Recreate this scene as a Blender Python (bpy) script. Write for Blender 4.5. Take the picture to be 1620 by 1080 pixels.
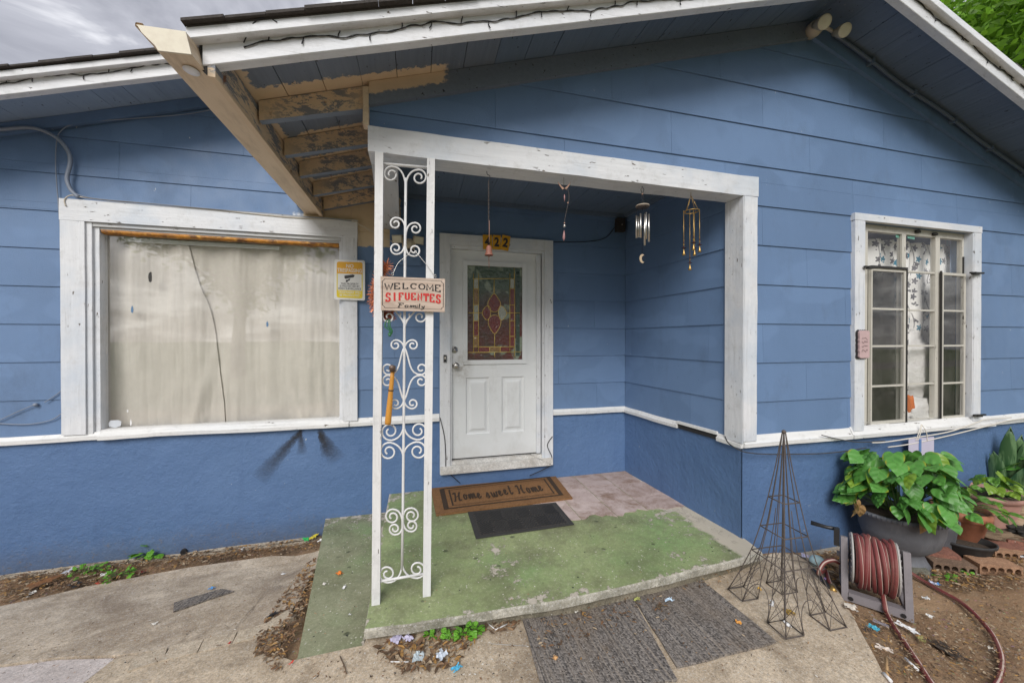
import bpy, bmesh, math, random
from mathutils import Vector, Matrix, noise as mnoise
rnd = random.Random(7)
S = bpy.context.scene
COL = S.collection
for o in list(bpy.data.objects): bpy.data.objects.remove(o)

# ------------------------------------------------------------------ camera, sky, sun, exposure
CAM = (0.0, 0.0, 1.43); YAW = 14.234; PITCH = -0.329; FPX = 586.25
cd = bpy.data.cameras.new('camera'); cam = bpy.data.objects.new('camera', cd); COL.objects.link(cam)
cd.sensor_width = 36; cd.lens = FPX/1620*36; cd.clip_start = .02; cd.clip_end = 600
cam.location = CAM; cam.rotation_euler = (math.radians(90+PITCH), 0, math.radians(-YAW))
S.camera = cam

SUN_EL, SUN_AZ = 38.0, 203.0      # azimuth measured clockwise from +Y (the house front looks towards -Y)
w = bpy.data.worlds.new('World'); S.world = w; w.use_nodes = True
nt = w.node_tree; nt.nodes.clear()
def wn(t, **k):
    n = nt.nodes.new(t)
    for a, b in k.items(): setattr(n, a, b)
    return n
sky = wn('ShaderNodeTexSky', sky_type='NISHITA', sun_disc=False)
sky.sun_elevation = math.radians(SUN_EL); sky.sun_rotation = math.radians(SUN_AZ)
tc = wn('ShaderNodeTexCoord'); sep = wn('ShaderNodeSeparateXYZ'); nt.links.new(tc.outputs['Generated'], sep.inputs[0])
zz = wn('ShaderNodeMath', operation='MAXIMUM'); nt.links.new(sep.outputs[2], zz.inputs[0]); zz.inputs[1].default_value = 0
za = wn('ShaderNodeMath', operation='ADD'); nt.links.new(zz.outputs[0], za.inputs[0]); za.inputs[1].default_value = .25
cmb = wn('ShaderNodeCombineXYZ')
for i in (0, 1):
    d = wn('ShaderNodeMath', operation='DIVIDE'); nt.links.new(sep.outputs[i], d.inputs[0]); nt.links.new(za.outputs[0], d.inputs[1]); nt.links.new(d.outputs[0], cmb.inputs[i])
n1 = wn('ShaderNodeTexNoise'); n1.inputs['Scale'].default_value = 2.1; n1.inputs['Detail'].default_value = 7; n1.inputs['Roughness'].default_value = .58; n1.inputs['Distortion'].default_value = .35
nt.links.new(cmb.outputs[0], n1.inputs['Vector'])
cr = wn('ShaderNodeValToRGB'); el = cr.color_ramp.elements
el[0].position = .34; el[0].color = (.20, .205, .24, 1)
el[1].position = .63; el[1].color = (1.1, 1.1, 1.12, 1)
e = el.new(.50); e.color = (.42, .425, .47, 1)
nt.links.new(n1.outputs['Fac'], cr.inputs[0])
vm = wn('ShaderNodeVectorMath', operation='SCALE'); vm.inputs['Scale'].default_value = 7.0
nt.links.new(cr.outputs[0], vm.inputs[0])
mx = wn('ShaderNodeMixRGB'); mx.inputs[0].default_value = .93
nt.links.new(sky.outputs[0], mx.inputs[1]); nt.links.new(vm.outputs[0], mx.inputs[2])
bg = wn('ShaderNodeBackground'); bg.inputs['Strength'].default_value = .10
wo = wn('ShaderNodeOutputWorld'); nt.links.new(mx.outputs[0], bg.inputs[0]); nt.links.new(bg.outputs[0], wo.inputs[0])
ld = bpy.data.lights.new('sun', 'SUN'); ld.energy = 1.5; ld.angle = math.radians(32); ld.color = (1, .965, .92)
sun = bpy.data.objects.new('sun', ld); COL.objects.link(sun)
a_, e_ = math.radians(SUN_AZ), math.radians(SUN_EL)
sd = Vector((math.sin(a_)*math.cos(e_), math.cos(a_)*math.cos(e_), math.sin(e_)))
sun.rotation_euler = sd.to_track_quat('Z', 'Y').to_euler(); sun.location = sd*20
S.view_settings.view_transform = 'Standard'; S.view_settings.look = 'None'
S.view_settings.gamma = 1; S.view_settings.use_curve_mapping = False; S.view_settings.exposure = 0.98
S.render.engine = 'CYCLES'; S.cycles.max_bounces = 8; S.cycles.transparent_max_bounces = 16

# ------------------------------------------------------------------ survey helpers (sight lines onto real planes)
_y, _p = math.radians(YAW), math.radians(PITCH)
def ray(u, v):
    x, y, z = (u-810)/FPX, (v-540)/FPX, 1.0
    c, s = math.cos(_p), math.sin(_p)
    y, z = c*y - s*z, s*y + c*z
    c, s = math.cos(_y), math.sin(_y)
    return Vector((c*x + s*z, -s*x + c*z, -y))
def W(u, v, Y):                       # point of a wall plane y = Y
    d = ray(u, v); t = Y/d.y; return Vector((d.x*t, Y, CAM[2]+d.z*t))
def lerp(x, xs, ys):
    if x <= xs[0]: return ys[0]
    for i in range(1, len(xs)):
        if x <= xs[i]: return ys[i-1] + (ys[i]-ys[i-1])*(x-xs[i-1])/(xs[i]-xs[i-1])
    return ys[-1]
def gz(x, y):                         # height of the ground (0 = porch floor at the wall)
    zl = lerp(y, [-2, 1.0, 1.95, 2.6, 3.2, 3.6], [-.2, -.13, -.12, -.22, -.335, -.33])
    zf = lerp(x, [-.3, .4, .9, 1.6, 2.3, 2.9, 5, 12], [-.11, -.135, -.157, -.145, -.115, -.19, -.23, -.3])
    if y < 1: zf -= (1-y)*.02
    t = min(1, max(0, (x+.9)/.6))
    return zl*(1-t)+zf*t
def G(u, v, off=0.0):                 # point of the ground
    d = ray(u, v); z = -.15
    for _ in range(40):
        t = (z+off-CAM[2])/d.z; z = .5*z + .5*gz(d.x*t, d.y*t)
    t = (z+off-CAM[2])/d.z
    return Vector((d.x*t, d.y*t, z+off))
def slab_z(x, y): return -.03*(3.6-y)/1.6*(1-.5*min(1, max(0, x/2.2)))
def F(u, v, off=0.0):                 # point of the porch floor
    d = ray(u, v); z = 0.
    for _ in range(20):
        t = (z+off-CAM[2])/d.z; z = slab_z(d.x*t, d.y*t)
    t = (z+off-CAM[2])/d.z
    return Vector((d.x*t, d.y*t, z+off))

# ------------------------------------------------------------------ mesh helpers
def nb(): return bmesh.new()
def box(bm, x0, x1, y0, y1, z0, z1, mi=0, M=None):
    vs = [bm.verts.new((x, y, z)) for x in (x0, x1) for y in (y0, y1) for z in (z0, z1)]
    fs = []
    for q in ((0,1,3,2),(4,6,7,5),(0,4,5,1),(2,3,7,6),(0,2,6,4),(1,5,7,3)):
        f = bm.faces.new([vs[i] for i in q]); f.material_index = mi; fs.append(f)
    if M is not None: bmesh.ops.transform(bm, matrix=M, verts=vs)
    return vs, fs
def bevel(bm, w=.003, seg=1):
    es = [e for e in bm.edges if len(e.link_faces) == 2 and e.calc_face_angle(0) > .6]
    if es: bmesh.ops.bevel(bm, geom=es, offset=w, segments=seg, affect='EDGES', profile=.6)
def prism(bm, pts, vec, mi=0):        # closed polygon (3D points) extruded along vec
    a = [bm.verts.new(p) for p in pts]; b = [bm.verts.new(Vector(p)+Vector(vec)) for p in pts]
    n = len(a); fs = [bm.faces.new(a), bm.faces.new(b[::-1])]
    for i in range(n): fs.append(bm.faces.new((a[i], b[i], b[(i+1) % n], a[(i+1) % n])))
    for f in fs: f.material_index = mi
    return a, b
def frame_of(d):
    d = Vector(d).normalized(); u = d.cross(Vector((0, 0, 1)))
    if u.length < .05: u = d.cross(Vector((1, 0, 0)))
    u.normalize(); return u, d.cross(u)
def tube(bm, pts, r, n=6, mi=0, cap=True, close=False):
    pts = [Vector(p) for p in pts]; N = len(pts)
    rs = r if isinstance(r, (list, tuple)) else [r]*N
    rings = []; u = None
    for i, p in enumerate(pts):
        if close: d = pts[(i+1) % N]-pts[i-1]
        else: d = pts[min(i+1, N-1)]-pts[max(i-1, 0)]
        if d.length < 1e-9: d = Vector((0, 0, 1))
        d.normalize()
        if u is None: u, v = frame_of(d)
        else:
            u = u - d*u.dot(d)
            if u.length < 1e-6: u, v = frame_of(d)
            u.normalize(); v = d.cross(u)
        rings.append([bm.verts.new(p+(u*math.cos(2*math.pi*k/n)+v*math.sin(2*math.pi*k/n))*rs[i]) for k in range(n)])
    for i in range(N if close else N-1):
        A, B = rings[i], rings[(i+1) % N]
        for k in range(n):
            f = bm.faces.new((A[k], A[(k+1) % n], B[(k+1) % n], B[k])); f.material_index = mi; f.smooth = True
    if cap and not close:
        for R_ in (rings[0][::-1], rings[-1]):
            f = bm.faces.new(R_); f.material_index = mi
def lathe(bm, prof, c=(0, 0, 0), n=20, mi=0, M=None, sx=1, sy=1, cap0=True, cap1=False):
    rings = []; vs = []
    for r, z in prof:
        ring = [bm.verts.new((c[0]+sx*r*math.cos(2*math.pi*k/n), c[1]+sy*r*math.sin(2*math.pi*k/n), c[2]+z)) for k in range(n)]
        rings.append(ring); vs += ring
    for A, B in zip(rings, rings[1:]):
        for k in range(n):
            f = bm.faces.new((A[k], A[(k+1) % n], B[(k+1) % n], B[k])); f.material_index = mi; f.smooth = True
    if cap0: bm.faces.new(rings[0][::-1]).material_index = mi
    if cap1: bm.faces.new(rings[-1]).material_index = mi
    if M is not None: bmesh.ops.transform(bm, matrix=M, verts=vs)
    return vs
def catmull(P, k=6, close=False):
    P = [Vector(p) for p in P]; n = len(P); out = []
    rng = range(n) if close else range(n-1)
    for i in rng:
        if close: a, b, c, d = P[i-1], P[i], P[(i+1) % n], P[(i+2) % n]
        else: a, b, c, d = P[max(i-1, 0)], P[i], P[i+1], P[min(i+2, n-1)]
        for j in range(k):
            t = j/k
            out.append(.5*((2*b)+(c-a)*t+(2*a-5*b+4*c-d)*t*t+(3*b-a-3*c+d)*t**3))
    if not close: out.append(P[-1])
    return out
def rough_edge(bm, amt, seed=0, scale=9):
    for v in bm.verts:
        v.co += Vector(mnoise.noise_vector(v.co*scale+Vector((seed, 0, 0))))*amt
def fin(name, bm, mats, smooth=False):
    bmesh.ops.recalc_face_normals(bm, faces=bm.faces[:])
    me = bpy.data.meshes.new(name); bm.to_mesh(me); bm.free()
    for m in (mats if isinstance(mats, (list, tuple)) else [mats]): me.materials.append(m)
    if smooth:
        for p in me.polygons: p.use_smooth = True
    return me
def obj(name, bm, mats, parent=None, smooth=False, world=True, label=None, kind=None):
    me = bm if isinstance(bm, bpy.types.Mesh) else fin(name, bm, mats, smooth)
    o = bpy.data.objects.new(name, me); COL.objects.link(o)
    if parent is not None:
        o.parent = parent
        if world and parent.type == 'EMPTY':
            o.matrix_parent_inverse = base_matrix(parent).inverted()
    if label: o['label'] = label
    if kind: o['kind'] = kind
    return o
def base_matrix(o): return Matrix.LocRotScale(o.location, o.rotation_euler, o.scale)
def thing(name, label, cat, loc=(0, 0, 0), rot=(0, 0, 0), group=None):
    o = bpy.data.objects.new(name, None); COL.objects.link(o); o.empty_display_size = .1
    o.location = loc; o.rotation_euler = rot; o['label'] = label; o['category'] = cat
    group = group or GROUPS.get(name)
    if group: o['group'] = group
    return o
GROUPS = {'string_lights': 'strings of unlit lights along the rakes', 'carpet_mat': 'carpet mats on the pavement', 'hollow_brick': 'hollow bricks by the pots', 'paver': 'red and grey pavers under the pots', 'weed': 'weeds along the walls and the porch edge', 'tree': 'trees round the house', 'white_cord': 'white cords under the casement window', 'curtain': 'curtains behind the windows', 'loose_wire': 'loose wires left of the picture window', 'paper_scrap': 'paper scraps on the ground', 'wrapper': 'wrappers on the ground', 'leaf_scrap': 'single fallen leaves', 'driftwood': 'driftwood by the pots', 'straw': 'white straw pieces', 'door_wire': 'black wires by the door', 'leaf_litter': 'fallen leaves'}
def tag(o, label, cat, group=None):
    group = group or GROUPS.get(o.name.split('.')[0])
    o['label'] = label; o['category'] = cat
    if group: o['group'] = group
    return o
def struct(name, bm, mats, smooth=False):
    o = obj(name, bm, mats, None, smooth); o['kind'] = 'structure'; return o
def child_mesh(name, me, parent, loc=(0, 0, 0), rot=(0, 0, 0), sc=(1, 1, 1)):   # shares mesh data, sits in its parent's own frame
    o = bpy.data.objects.new(name, me); COL.objects.link(o); o.parent = parent
    o.location = loc; o.rotation_euler = rot; o.scale = sc; return o
def copy_tree(o, parent=None):
    c = o.copy(); COL.objects.link(c)
    if parent: c.parent = parent
    for ch in o.children: copy_tree(ch, c)
    return c

# ------------------------------------------------------------------ material helper
class Mat:
    def __init__(s, name):
        s.m = bpy.data.materials.new(name); s.m.use_nodes = True; s.t = s.m.node_tree; s.t.nodes.clear()
        s.o = s.n('ShaderNodeOutputMaterial'); s.tc = s.n('ShaderNodeTexCoord'); s._v = s.tc.outputs['Object']
    def n(s, t, **k):
        x = s.t.nodes.new(t)
        for a, b in k.items(): setattr(x, a, b)
        return x
    def put(s, sock, v):
        if v is None: return
        if isinstance(v, bpy.types.NodeSocket): s.t.links.new(v, sock)
        elif isinstance(v, (tuple, list)):
            sock.default_value = tuple(v)+((1,) if len(v) == 3 and sock.type == 'RGBA' else ())
        else: sock.default_value = v
    def vec(s, scale=(1, 1, 1), rand=0, rot=(0, 0, 0), off=(0, 0, 0)):
        mp = s.n('ShaderNodeMapping'); s.t.links.new(s._v, mp.inputs[0]); mp.inputs['Scale'].default_value = scale
        mp.inputs['Rotation'].default_value = rot; mp.inputs['Location'].default_value = off
        if rand:
            oi = s.n('ShaderNodeObjectInfo'); a = s.n('ShaderNodeVectorMath', operation='SCALE'); c = s.n('ShaderNodeCombineXYZ')
            for i in range(3): s.t.links.new(oi.outputs['Random'], c.inputs[i])
            s.t.links.new(c.outputs[0], a.inputs[0]); a.inputs['Scale'].default_value = rand
            b = s.n('ShaderNodeVectorMath', operation='ADD'); s.t.links.new(mp.outputs[0], b.inputs[0]); s.t.links.new(a.outputs[0], b.inputs[1]); return b.outputs[0]
        return mp.outputs[0]
    def noise(s, sc=5, det=4, ro=.5, v=None, dist=0):
        x = s.n('ShaderNodeTexNoise'); s.put(x.inputs['Vector'], v if v is not None else s._v)
        x.inputs['Scale'].default_value = sc; x.inputs['Detail'].default_value = det; x.inputs['Roughness'].default_value = ro; x.inputs['Distortion'].default_value = dist
        return x.outputs['Fac']
    def vor(s, sc=5, v=None, feature='F1', out='Distance', rnd_=1):
        x = s.n('ShaderNodeTexVoronoi', feature=feature); s.put(x.inputs['Vector'], v if v is not None else s._v)
        x.inputs['Scale'].default_value = sc; x.inputs['Randomness'].default_value = rnd_; return x.outputs[out]
    def step(s, f, a, b, lo=0., hi=1.):
        x = s.n('ShaderNodeMapRange'); s.put(x.inputs[0], f); x.inputs[1].default_value = a; x.inputs[2].default_value = b
        x.inputs[3].default_value = lo; x.inputs[4].default_value = hi; return x.outputs[0]
    def math(s, op, a, b=None, c=None):
        x = s.n('ShaderNodeMath', operation=op); s.put(x.inputs[0], a); s.put(x.inputs[1], b)
        if c is not None: s.put(x.inputs[2], c)
        return x.outputs[0]
    def mix(s, f, a, b, mode='MIX'):
        x = s.n('ShaderNodeMixRGB', blend_type=mode); s.put(x.inputs[0], f); s.put(x.inputs[1], a); s.put(x.inputs[2], b); return x.outputs[0]
    def xyz(s, v=None):
        x = s.n('ShaderNodeSeparateXYZ'); s.put(x.inputs[0], v if v is not None else s._v); return x.outputs
    def rand(s): return s.n('ShaderNodeObjectInfo').outputs['Random']
    def bump(s, h, dist=.002, st=1, nrm=None):
        x = s.n('ShaderNodeBump'); x.inputs['Distance'].default_value = dist; x.inputs['Strength'].default_value = st
        s.put(x.inputs['Height'], h); s.put(x.inputs['Normal'], nrm); return x.outputs[0]
    def done(s, col, rough=.6, nrm=None, metal=0, spec=.5, trans=0, **k):
        p = s.n('ShaderNodeBsdfPrincipled'); s.put(p.inputs['Base Color'], col); s.put(p.inputs['Roughness'], rough)
        s.put(p.inputs['Metallic'], metal); s.put(p.inputs['Specular IOR Level'], spec); s.put(p.inputs['Normal'], nrm)
        for a, b in k.items(): s.put(p.inputs[a.replace('_', ' ')], b)
        s.t.links.new(p.outputs[0], s.o.inputs[0]); s.p = p; return s.m
def band(m, x, a, b, soft=.02):      # 1 inside a..b
    return m.math('MULTIPLY', m.step(x, a-soft, a+soft), m.step(x, b-soft, b+soft, 1, 0))
def simple(name, col, rough=.6, var=.12, sc=14, metal=0, spec=.5, bump=0, bsc=60, rand=0):
    m = Mat(name); f = m.noise(sc, 5, .6, m.vec(rand=rand) if rand else None)
    c = m.mix(f, tuple(x*(1-var) for x in col), tuple(min(1, x*(1+var)) for x in col))
    return m.done(c, rough, m.bump(m.noise(bsc, 4), bump) if bump else None, metal, spec)

def siding_mat(name, base, tan_mask=False):
    m = Mat(name)
    big = m.noise(.9, 4, .55); fine = m.noise(9, 6, .6, m.vec((1, 1, .12)))
    c = m.mix(m.step(big, .3, .7), tuple(x*.9 for x in base), tuple(x*1.08 for x in base))
    c = m.mix(m.step(fine, .35, .7, 0, .16), c, tuple(x*.72 for x in base))
    c = m.mix(m.math('MULTIPLY', m.rand(), .3), c, tuple(x*1.22+.01 for x in base))      # boards differ a little
    roller = m.noise(1.7, 2, .4, m.vec((1, 1, 1.6), off=(3, 1, 7)))
    c = m.mix(m.step(roller, .55, .58, 0, .26), c, tuple(x*1.3+.015 for x in base))        # touch-up patches
    grime = m.noise(3.2, 8, .7, m.vec((1.0, 1, .5)))
    c = m.mix(m.step(grime, .55, .8, 0, .35), c, (.05, .065, .085))
    spk = m.vor(16); c = m.mix(m.math('MULTIPLY', m.step(spk, .045, .03), m.step(m.noise(2.2, 2), .55, .62)), c, (.03, .04, .06))
    chip = m.noise(34, 3, .6, m.vec((1, 1, .5)))
    c = m.mix(m.math('MULTIPLY', m.step(chip, .735, .75), m.step(m.noise(1.4, 2, v=m.vec(off=(5, 2, 9))), .52, .6)), c, (.5, .52, .55))
    if tan_mask:
        X, Y, Z = m.xyz()
        rag = m.math('MULTIPLY_ADD', m.noise(26, 5, .6), .05, -.025)
        k = m.math('MULTIPLY', band(m, m.math('ADD', X, rag), -.97, -.155, .004), m.step(m.math('ADD', Z, rag), 2.268, 2.274))
        k2 = m.math('MULTIPLY', band(m, m.math('ADD', X, m.math('MULTIPLY', rag, 2.2)), -1.06, -.90, .01), m.step(m.math('ADD', Z, m.math('MULTIPLY', rag, 2.5)), 2.53, 2.50))
        c = m.mix(m.math('MULTIPLY', k2, m.step(Z, 2.44, 2.45)), c, (.7, .71, .72))
        c = m.mix(k, c, m.mix(m.noise(12, 4), (.54, .42, .28), (.68, .54, .38)))
    h = m.math('ADD', m.math('MULTIPLY', m.noise(55, 5, .6, m.vec((1, 1, .3))), .6), m.noise(170, 2))
    return m.done(c, m.step(m.noise(6, 3), .3, .7, .5, .68), m.bump(h, .0011))
BLUE = (.116, .195, .342)
M_siding = siding_mat('siding_blue_paint', BLUE)
M_siding_main = siding_mat('siding_blue_paint_with_tan', BLUE, True)
def stucco():
    m = Mat('blue_stucco'); base = (.088, .163, .32)
    X, Y, Z = m.xyz()
    c = m.mix(m.step(m.noise(.8, 4, .6), .3, .7), (.066, .132, .275), (.094, .170, .325))
    c = m.mix(m.step(m.noise(14, 7, .7), .4, .75, 0, .25), c, (.11, .20, .36))
    low = m.math('ADD', Z, m.math('MULTIPLY', m.noise(5, 4), .16))
    c = m.mix(m.step(low, -.02, -.27, 0, .6), c, (.085, .095, .115)); c = m.mix(m.math('MULTIPLY', m.step(m.noise(34, 5, .8), .56, .68), m.step(low, .10, -.25)), c, (.16, .13, .10))       # splash dirt near the ground
    streak = m.noise(5, 5, .7, m.vec((2.2, 2.2, .25)))
    c = m.mix(m.step(streak, .54, .75, 0, .3), c, (.05, .10, .22))
    chip = m.noise(30, 3, .55); c = m.mix(m.math('MULTIPLY', m.step(chip, .74, .755), m.step(m.noise(1.6, 2), .5, .58)), c, (.5, .5, .48))
    # two soot fans below the picture window
    for (x0, z0, x1, z1, wd) in ((-.99, .63, -1.33, .23, .08), (-1.0, .63, -.985, .42, .045), (-.845, .62, -.70, .34, .08), (-.845, .60, -.78, .38, .05)):
        dx, dz = x1-x0, z1-z0; L = math.hypot(dx, dz); dx /= L; dz /= L
        ax = m.math('SUBTRACT', X, x0); az = m.math('SUBTRACT', Z, z0)
        t = m.math('ADD', m.math('MULTIPLY', ax, dx), m.math('MULTIPLY', az, dz))
        q = m.math('SUBTRACT', m.math('MULTIPLY', ax, dz), m.math('MULTIPLY', az, dx))
        q = m.math('ADD', q, m.math('MULTIPLY_ADD', m.noise(28, 4, .7, m.vec((1, 1, 1))), .05, -.025))
        wdt = m.math('MULTIPLY_ADD', m.math('MAXIMUM', t, 0), wd/L*.75, wd*.28)
        side = m.step(m.math('DIVIDE', m.math('ABSOLUTE', q), wdt), .2, 1.0, 1, 0)
        k = m.math('MULTIPLY', side, m.math('MULTIPLY', m.step(t, -.02, .02), m.step(t, .1*L, L, 1, 0)))
        k = m.math('MULTIPLY', k, m.step(m.noise(70, 4, .8), .36, .52, .45, 1)); k = m.math('MULTIPLY', m.math('SQRT', k), 1.0)
        k = m.math('MULTIPLY', k, m.step(Y, 3.4, 3.5))
        c = m.mix(k, c, (.012, .013, .018))
    h = m.math('ADD', m.noise(26, 6, .55), m.math('MULTIPLY', m.noise(75, 4, .6), .7))
    h2 = m.noise(4, 3, .5)
    return m.done(c, .62, m.bump(h, .0085, .75, m.bump(h2, .03, .5)))
M_stucco = stucco()
def white_mat(name, axis='z', base=(.70, .715, .74), wear=.5):
    m = Mat(name); sc = {'z': (14, 14, .9), 'x': (.9, 14, 14), 'y': (14, .9, 14)}[axis]
    g = m.noise(3.2, 6, .65, m.vec(sc)); b = m.noise(2.3, 4, .6, m.vec(off=(4, 4, 2)))
    c = m.mix(m.step(g, .3, .75), base, tuple(x*.86 for x in base))
    c = m.mix(m.math('MULTIPLY', m.step(b, .46, .66), wear), c, (.42, .50, .60))           # thin spots where the blue shows through
    c = m.mix(m.step(m.noise(9, 8, .78), .52, .72, 0, .5), c, (.40, .40, .39))
    chip = m.noise(26, 5, .66, m.vec({'z': (1.6, 1.6, .5), 'x': (.5, 1.6, 1.6), 'y': (1.6, .5, 1.6)}[axis]))
    k = m.math('MULTIPLY', m.step(chip, .655, .67), m.step(m.noise(2.7, 2, v=m.vec(off=(1, 8, 3))), .46, .55)); c = m.mix(m.step(m.noise(1, 5, .7, m.vec({'z': (60, 60, 1.5), 'x': (1.5, 60, 60), 'y': (60, 1.5, 60)}[axis])), .60, .68, 0, .45), c, (.33, .33, .33))
    c = m.mix(k, c, (.13, .105, .08))
    h = m.math('ADD', m.math('MULTIPLY', g, 1.0), m.math('MULTIPLY', k, -2.0))
    h = m.math('ADD', h, m.math('MULTIPLY', m.noise(40, 5, .6), .8))
    return m.done(c, .5, m.bump(h, .0022))
M_wz = white_mat('white_trim_upright', 'z'); M_wx = white_mat('white_trim_level', 'x'); M_wy = white_mat('white_trim_deep', 'y')
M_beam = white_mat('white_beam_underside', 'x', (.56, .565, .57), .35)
M_fascia = white_mat('white_fascia', 'x', (.74, .75, .78), .18)
M_ledge = white_mat('white_ledge', 'x', (.74, .74, .73), .15)
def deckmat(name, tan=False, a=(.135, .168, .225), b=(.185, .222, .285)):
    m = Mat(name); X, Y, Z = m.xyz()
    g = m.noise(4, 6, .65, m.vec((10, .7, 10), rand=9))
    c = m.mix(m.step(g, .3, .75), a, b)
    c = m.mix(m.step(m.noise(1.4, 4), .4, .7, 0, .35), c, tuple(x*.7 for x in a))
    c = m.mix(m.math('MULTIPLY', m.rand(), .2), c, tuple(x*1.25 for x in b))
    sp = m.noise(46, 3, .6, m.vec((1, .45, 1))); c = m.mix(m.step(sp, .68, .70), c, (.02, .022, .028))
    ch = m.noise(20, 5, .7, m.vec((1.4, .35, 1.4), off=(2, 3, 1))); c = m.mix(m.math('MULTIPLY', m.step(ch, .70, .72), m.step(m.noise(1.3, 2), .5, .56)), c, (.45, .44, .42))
    if tan:
        rag = m.math('MULTIPLY_ADD', m.noise(30, 6, .65), .10, -.05)
        k = m.step(m.math('ADD', X, rag), -.775, -.785)
        for y in RAF[1:]:
            k = m.math('MAXIMUM', k, m.math('MULTIPLY', m.math('MULTIPLY', band(m, m.math('ADD', Y, rag), y-.03, y+.055, .004), m.step(X, -.27, -.275)), m.step(m.noise(7, 3), .38, .42)))
        k = m.math('MAXIMUM', k, m.math('MULTIPLY', m.math('MULTIPLY', band(m, m.math('ADD', Y, rag), RAF[0]-.085, RAF[0]+.02, .004), m.step(m.math('SUBTRACT', m.math('ADD', Z, m.math('MULTIPLY', rag, .6)), m.math('MULTIPLY', X, .316)), 2.845, 2.853)), m.step(m.math('ADD', X, m.math('MULTIPLY', rag, 1.6)), .17, .14)))
        k = m.math('MAXIMUM', k, m.math('MULTIPLY', m.step(m.math('ADD', Y, rag), 3.19, 3.2), m.step(X, -.2, -.21)))
        c = m.mix(k, c, m.mix(m.noise(10, 5, .6), (.56, .43, .29), (.70, .55, .40)))
    return m.done(c, .62, m.bump(m.math('ADD', g, m.math('MULTIPLY', m.noise(50, 4), .5)), .0016))
RAF = [2.185, 2.56, 2.86, 3.21, 3.535]
M_deck = deckmat('soffit_blue_boards', False, (.10, .145, .215), (.14, .19, .27)); M_deck_lit = deckmat('long_soffit_lit_blue', False, (.22, .30, .43), (.27, .36, .49)); M_deck_tan = deckmat('soffit_boards_half_tan', True)  # long soffit gets a lightened copy of the blue so it looks lit
def rafter_side(name, bluek=.5, whole=False):
    m = Mat(name); g = m.noise(3.5, 6, .65, m.vec((1, 12, 12), rand=7))
    t = m.mix(m.noise(9, 6, .6), (.58, .445, .30), (.72, .57, .41)); X, Y, Z = m.xyz()
    patch = m.noise(9, 10, .8, m.vec((1.2, 1.2 if not whole else .5, 2.4), rot=(0, .5, 0), rand=3), .25)
    mid = band(m, X, -.72, -.32, .08) if not whole else m.step(Z, 2.515, 2.535)
    k = m.math('MULTIPLY', m.step(patch, .50, .515), mid)
    c = m.mix(m.math('MULTIPLY', k, bluek*1.9 if bluek < .53 else 1), t, (.19, .205, .235))
    c = m.mix(m.math('MULTIPLY', m.step(m.noise(6, 5, .6, m.vec(rand=12)), .66, .68), mid), c, (.19, .075, .035))
    return m.done(c, .6, m.bump(g, .002))
M_rafter = rafter_side('rafter_tan_scraped'); M_rafter_under = simple('rafter_blue_underside', (.17, .21, .275), .6, .15, 9, bump=.0015)
def tanmat(name, a=(.60, .475, .33), b=(.74, .60, .44), gr=.55):
    m = Mat(name); X, Y, Z = m.xyz()
    c = m.mix(m.noise(5, 5, .6), a, b); c = m.mix(m.step(m.noise(4, 6, .7, m.vec((5, .8, 5))), .48, .75, 0, gr), c, (.30, .205, .13))
    return m.done(c, .48, m.bump(m.noise(30, 3), .0008))
M_gut = tanmat('gutter_tan_paint'); M_gutcap = tanmat('gutter_cream_paint', (.60, .55, .43), (.68, .63, .51), .22); M_tanfas = rafter_side('eave_board_tan_scraped', .55, True)
M_shingle = simple('roof_shingle', (.055, .048, .045), .9, .5, 60, bump=.004, bsc=90)
def doormat_():
    m = Mat('door_white_paint'); X, Y, Z = m.xyz()
    c = m.mix(m.noise(2.5, 5, .6), (.62, .645, .66), (.73, .745, .75))
    c = m.mix(m.step(m.noise(7, 6, .7, m.vec((1, 1, .5))), .54, .8, 0, .45), c, (.42, .42, .40))
    # grime round the knob
    dx = m.math('SUBTRACT', X, .40); dz = m.math('SUBTRACT', Z, 1.17)
    d = m.math('SQRT', m.math('ADD', m.math('MULTIPLY', dx, dx), m.math('MULTIPLY', m.math('MULTIPLY', dz, dz), .45)))
    c = m.mix(m.math('MULTIPLY', m.step(d, .02, .15, .75, 0), m.step(m.noise(20, 5, .7), .3, .65)), c, (.25, .22, .18))
    low = m.math('ADD', Z, m.math('MULTIPLY', m.noise(9, 4), .25)); c = m.mix(m.step(low, .52, .33, 0, .4), c, (.43, .40, .36))
    return m.done(c, .42, m.bump(m.noise(20, 4, .6), .0012))
M_door = doormat_()
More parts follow.
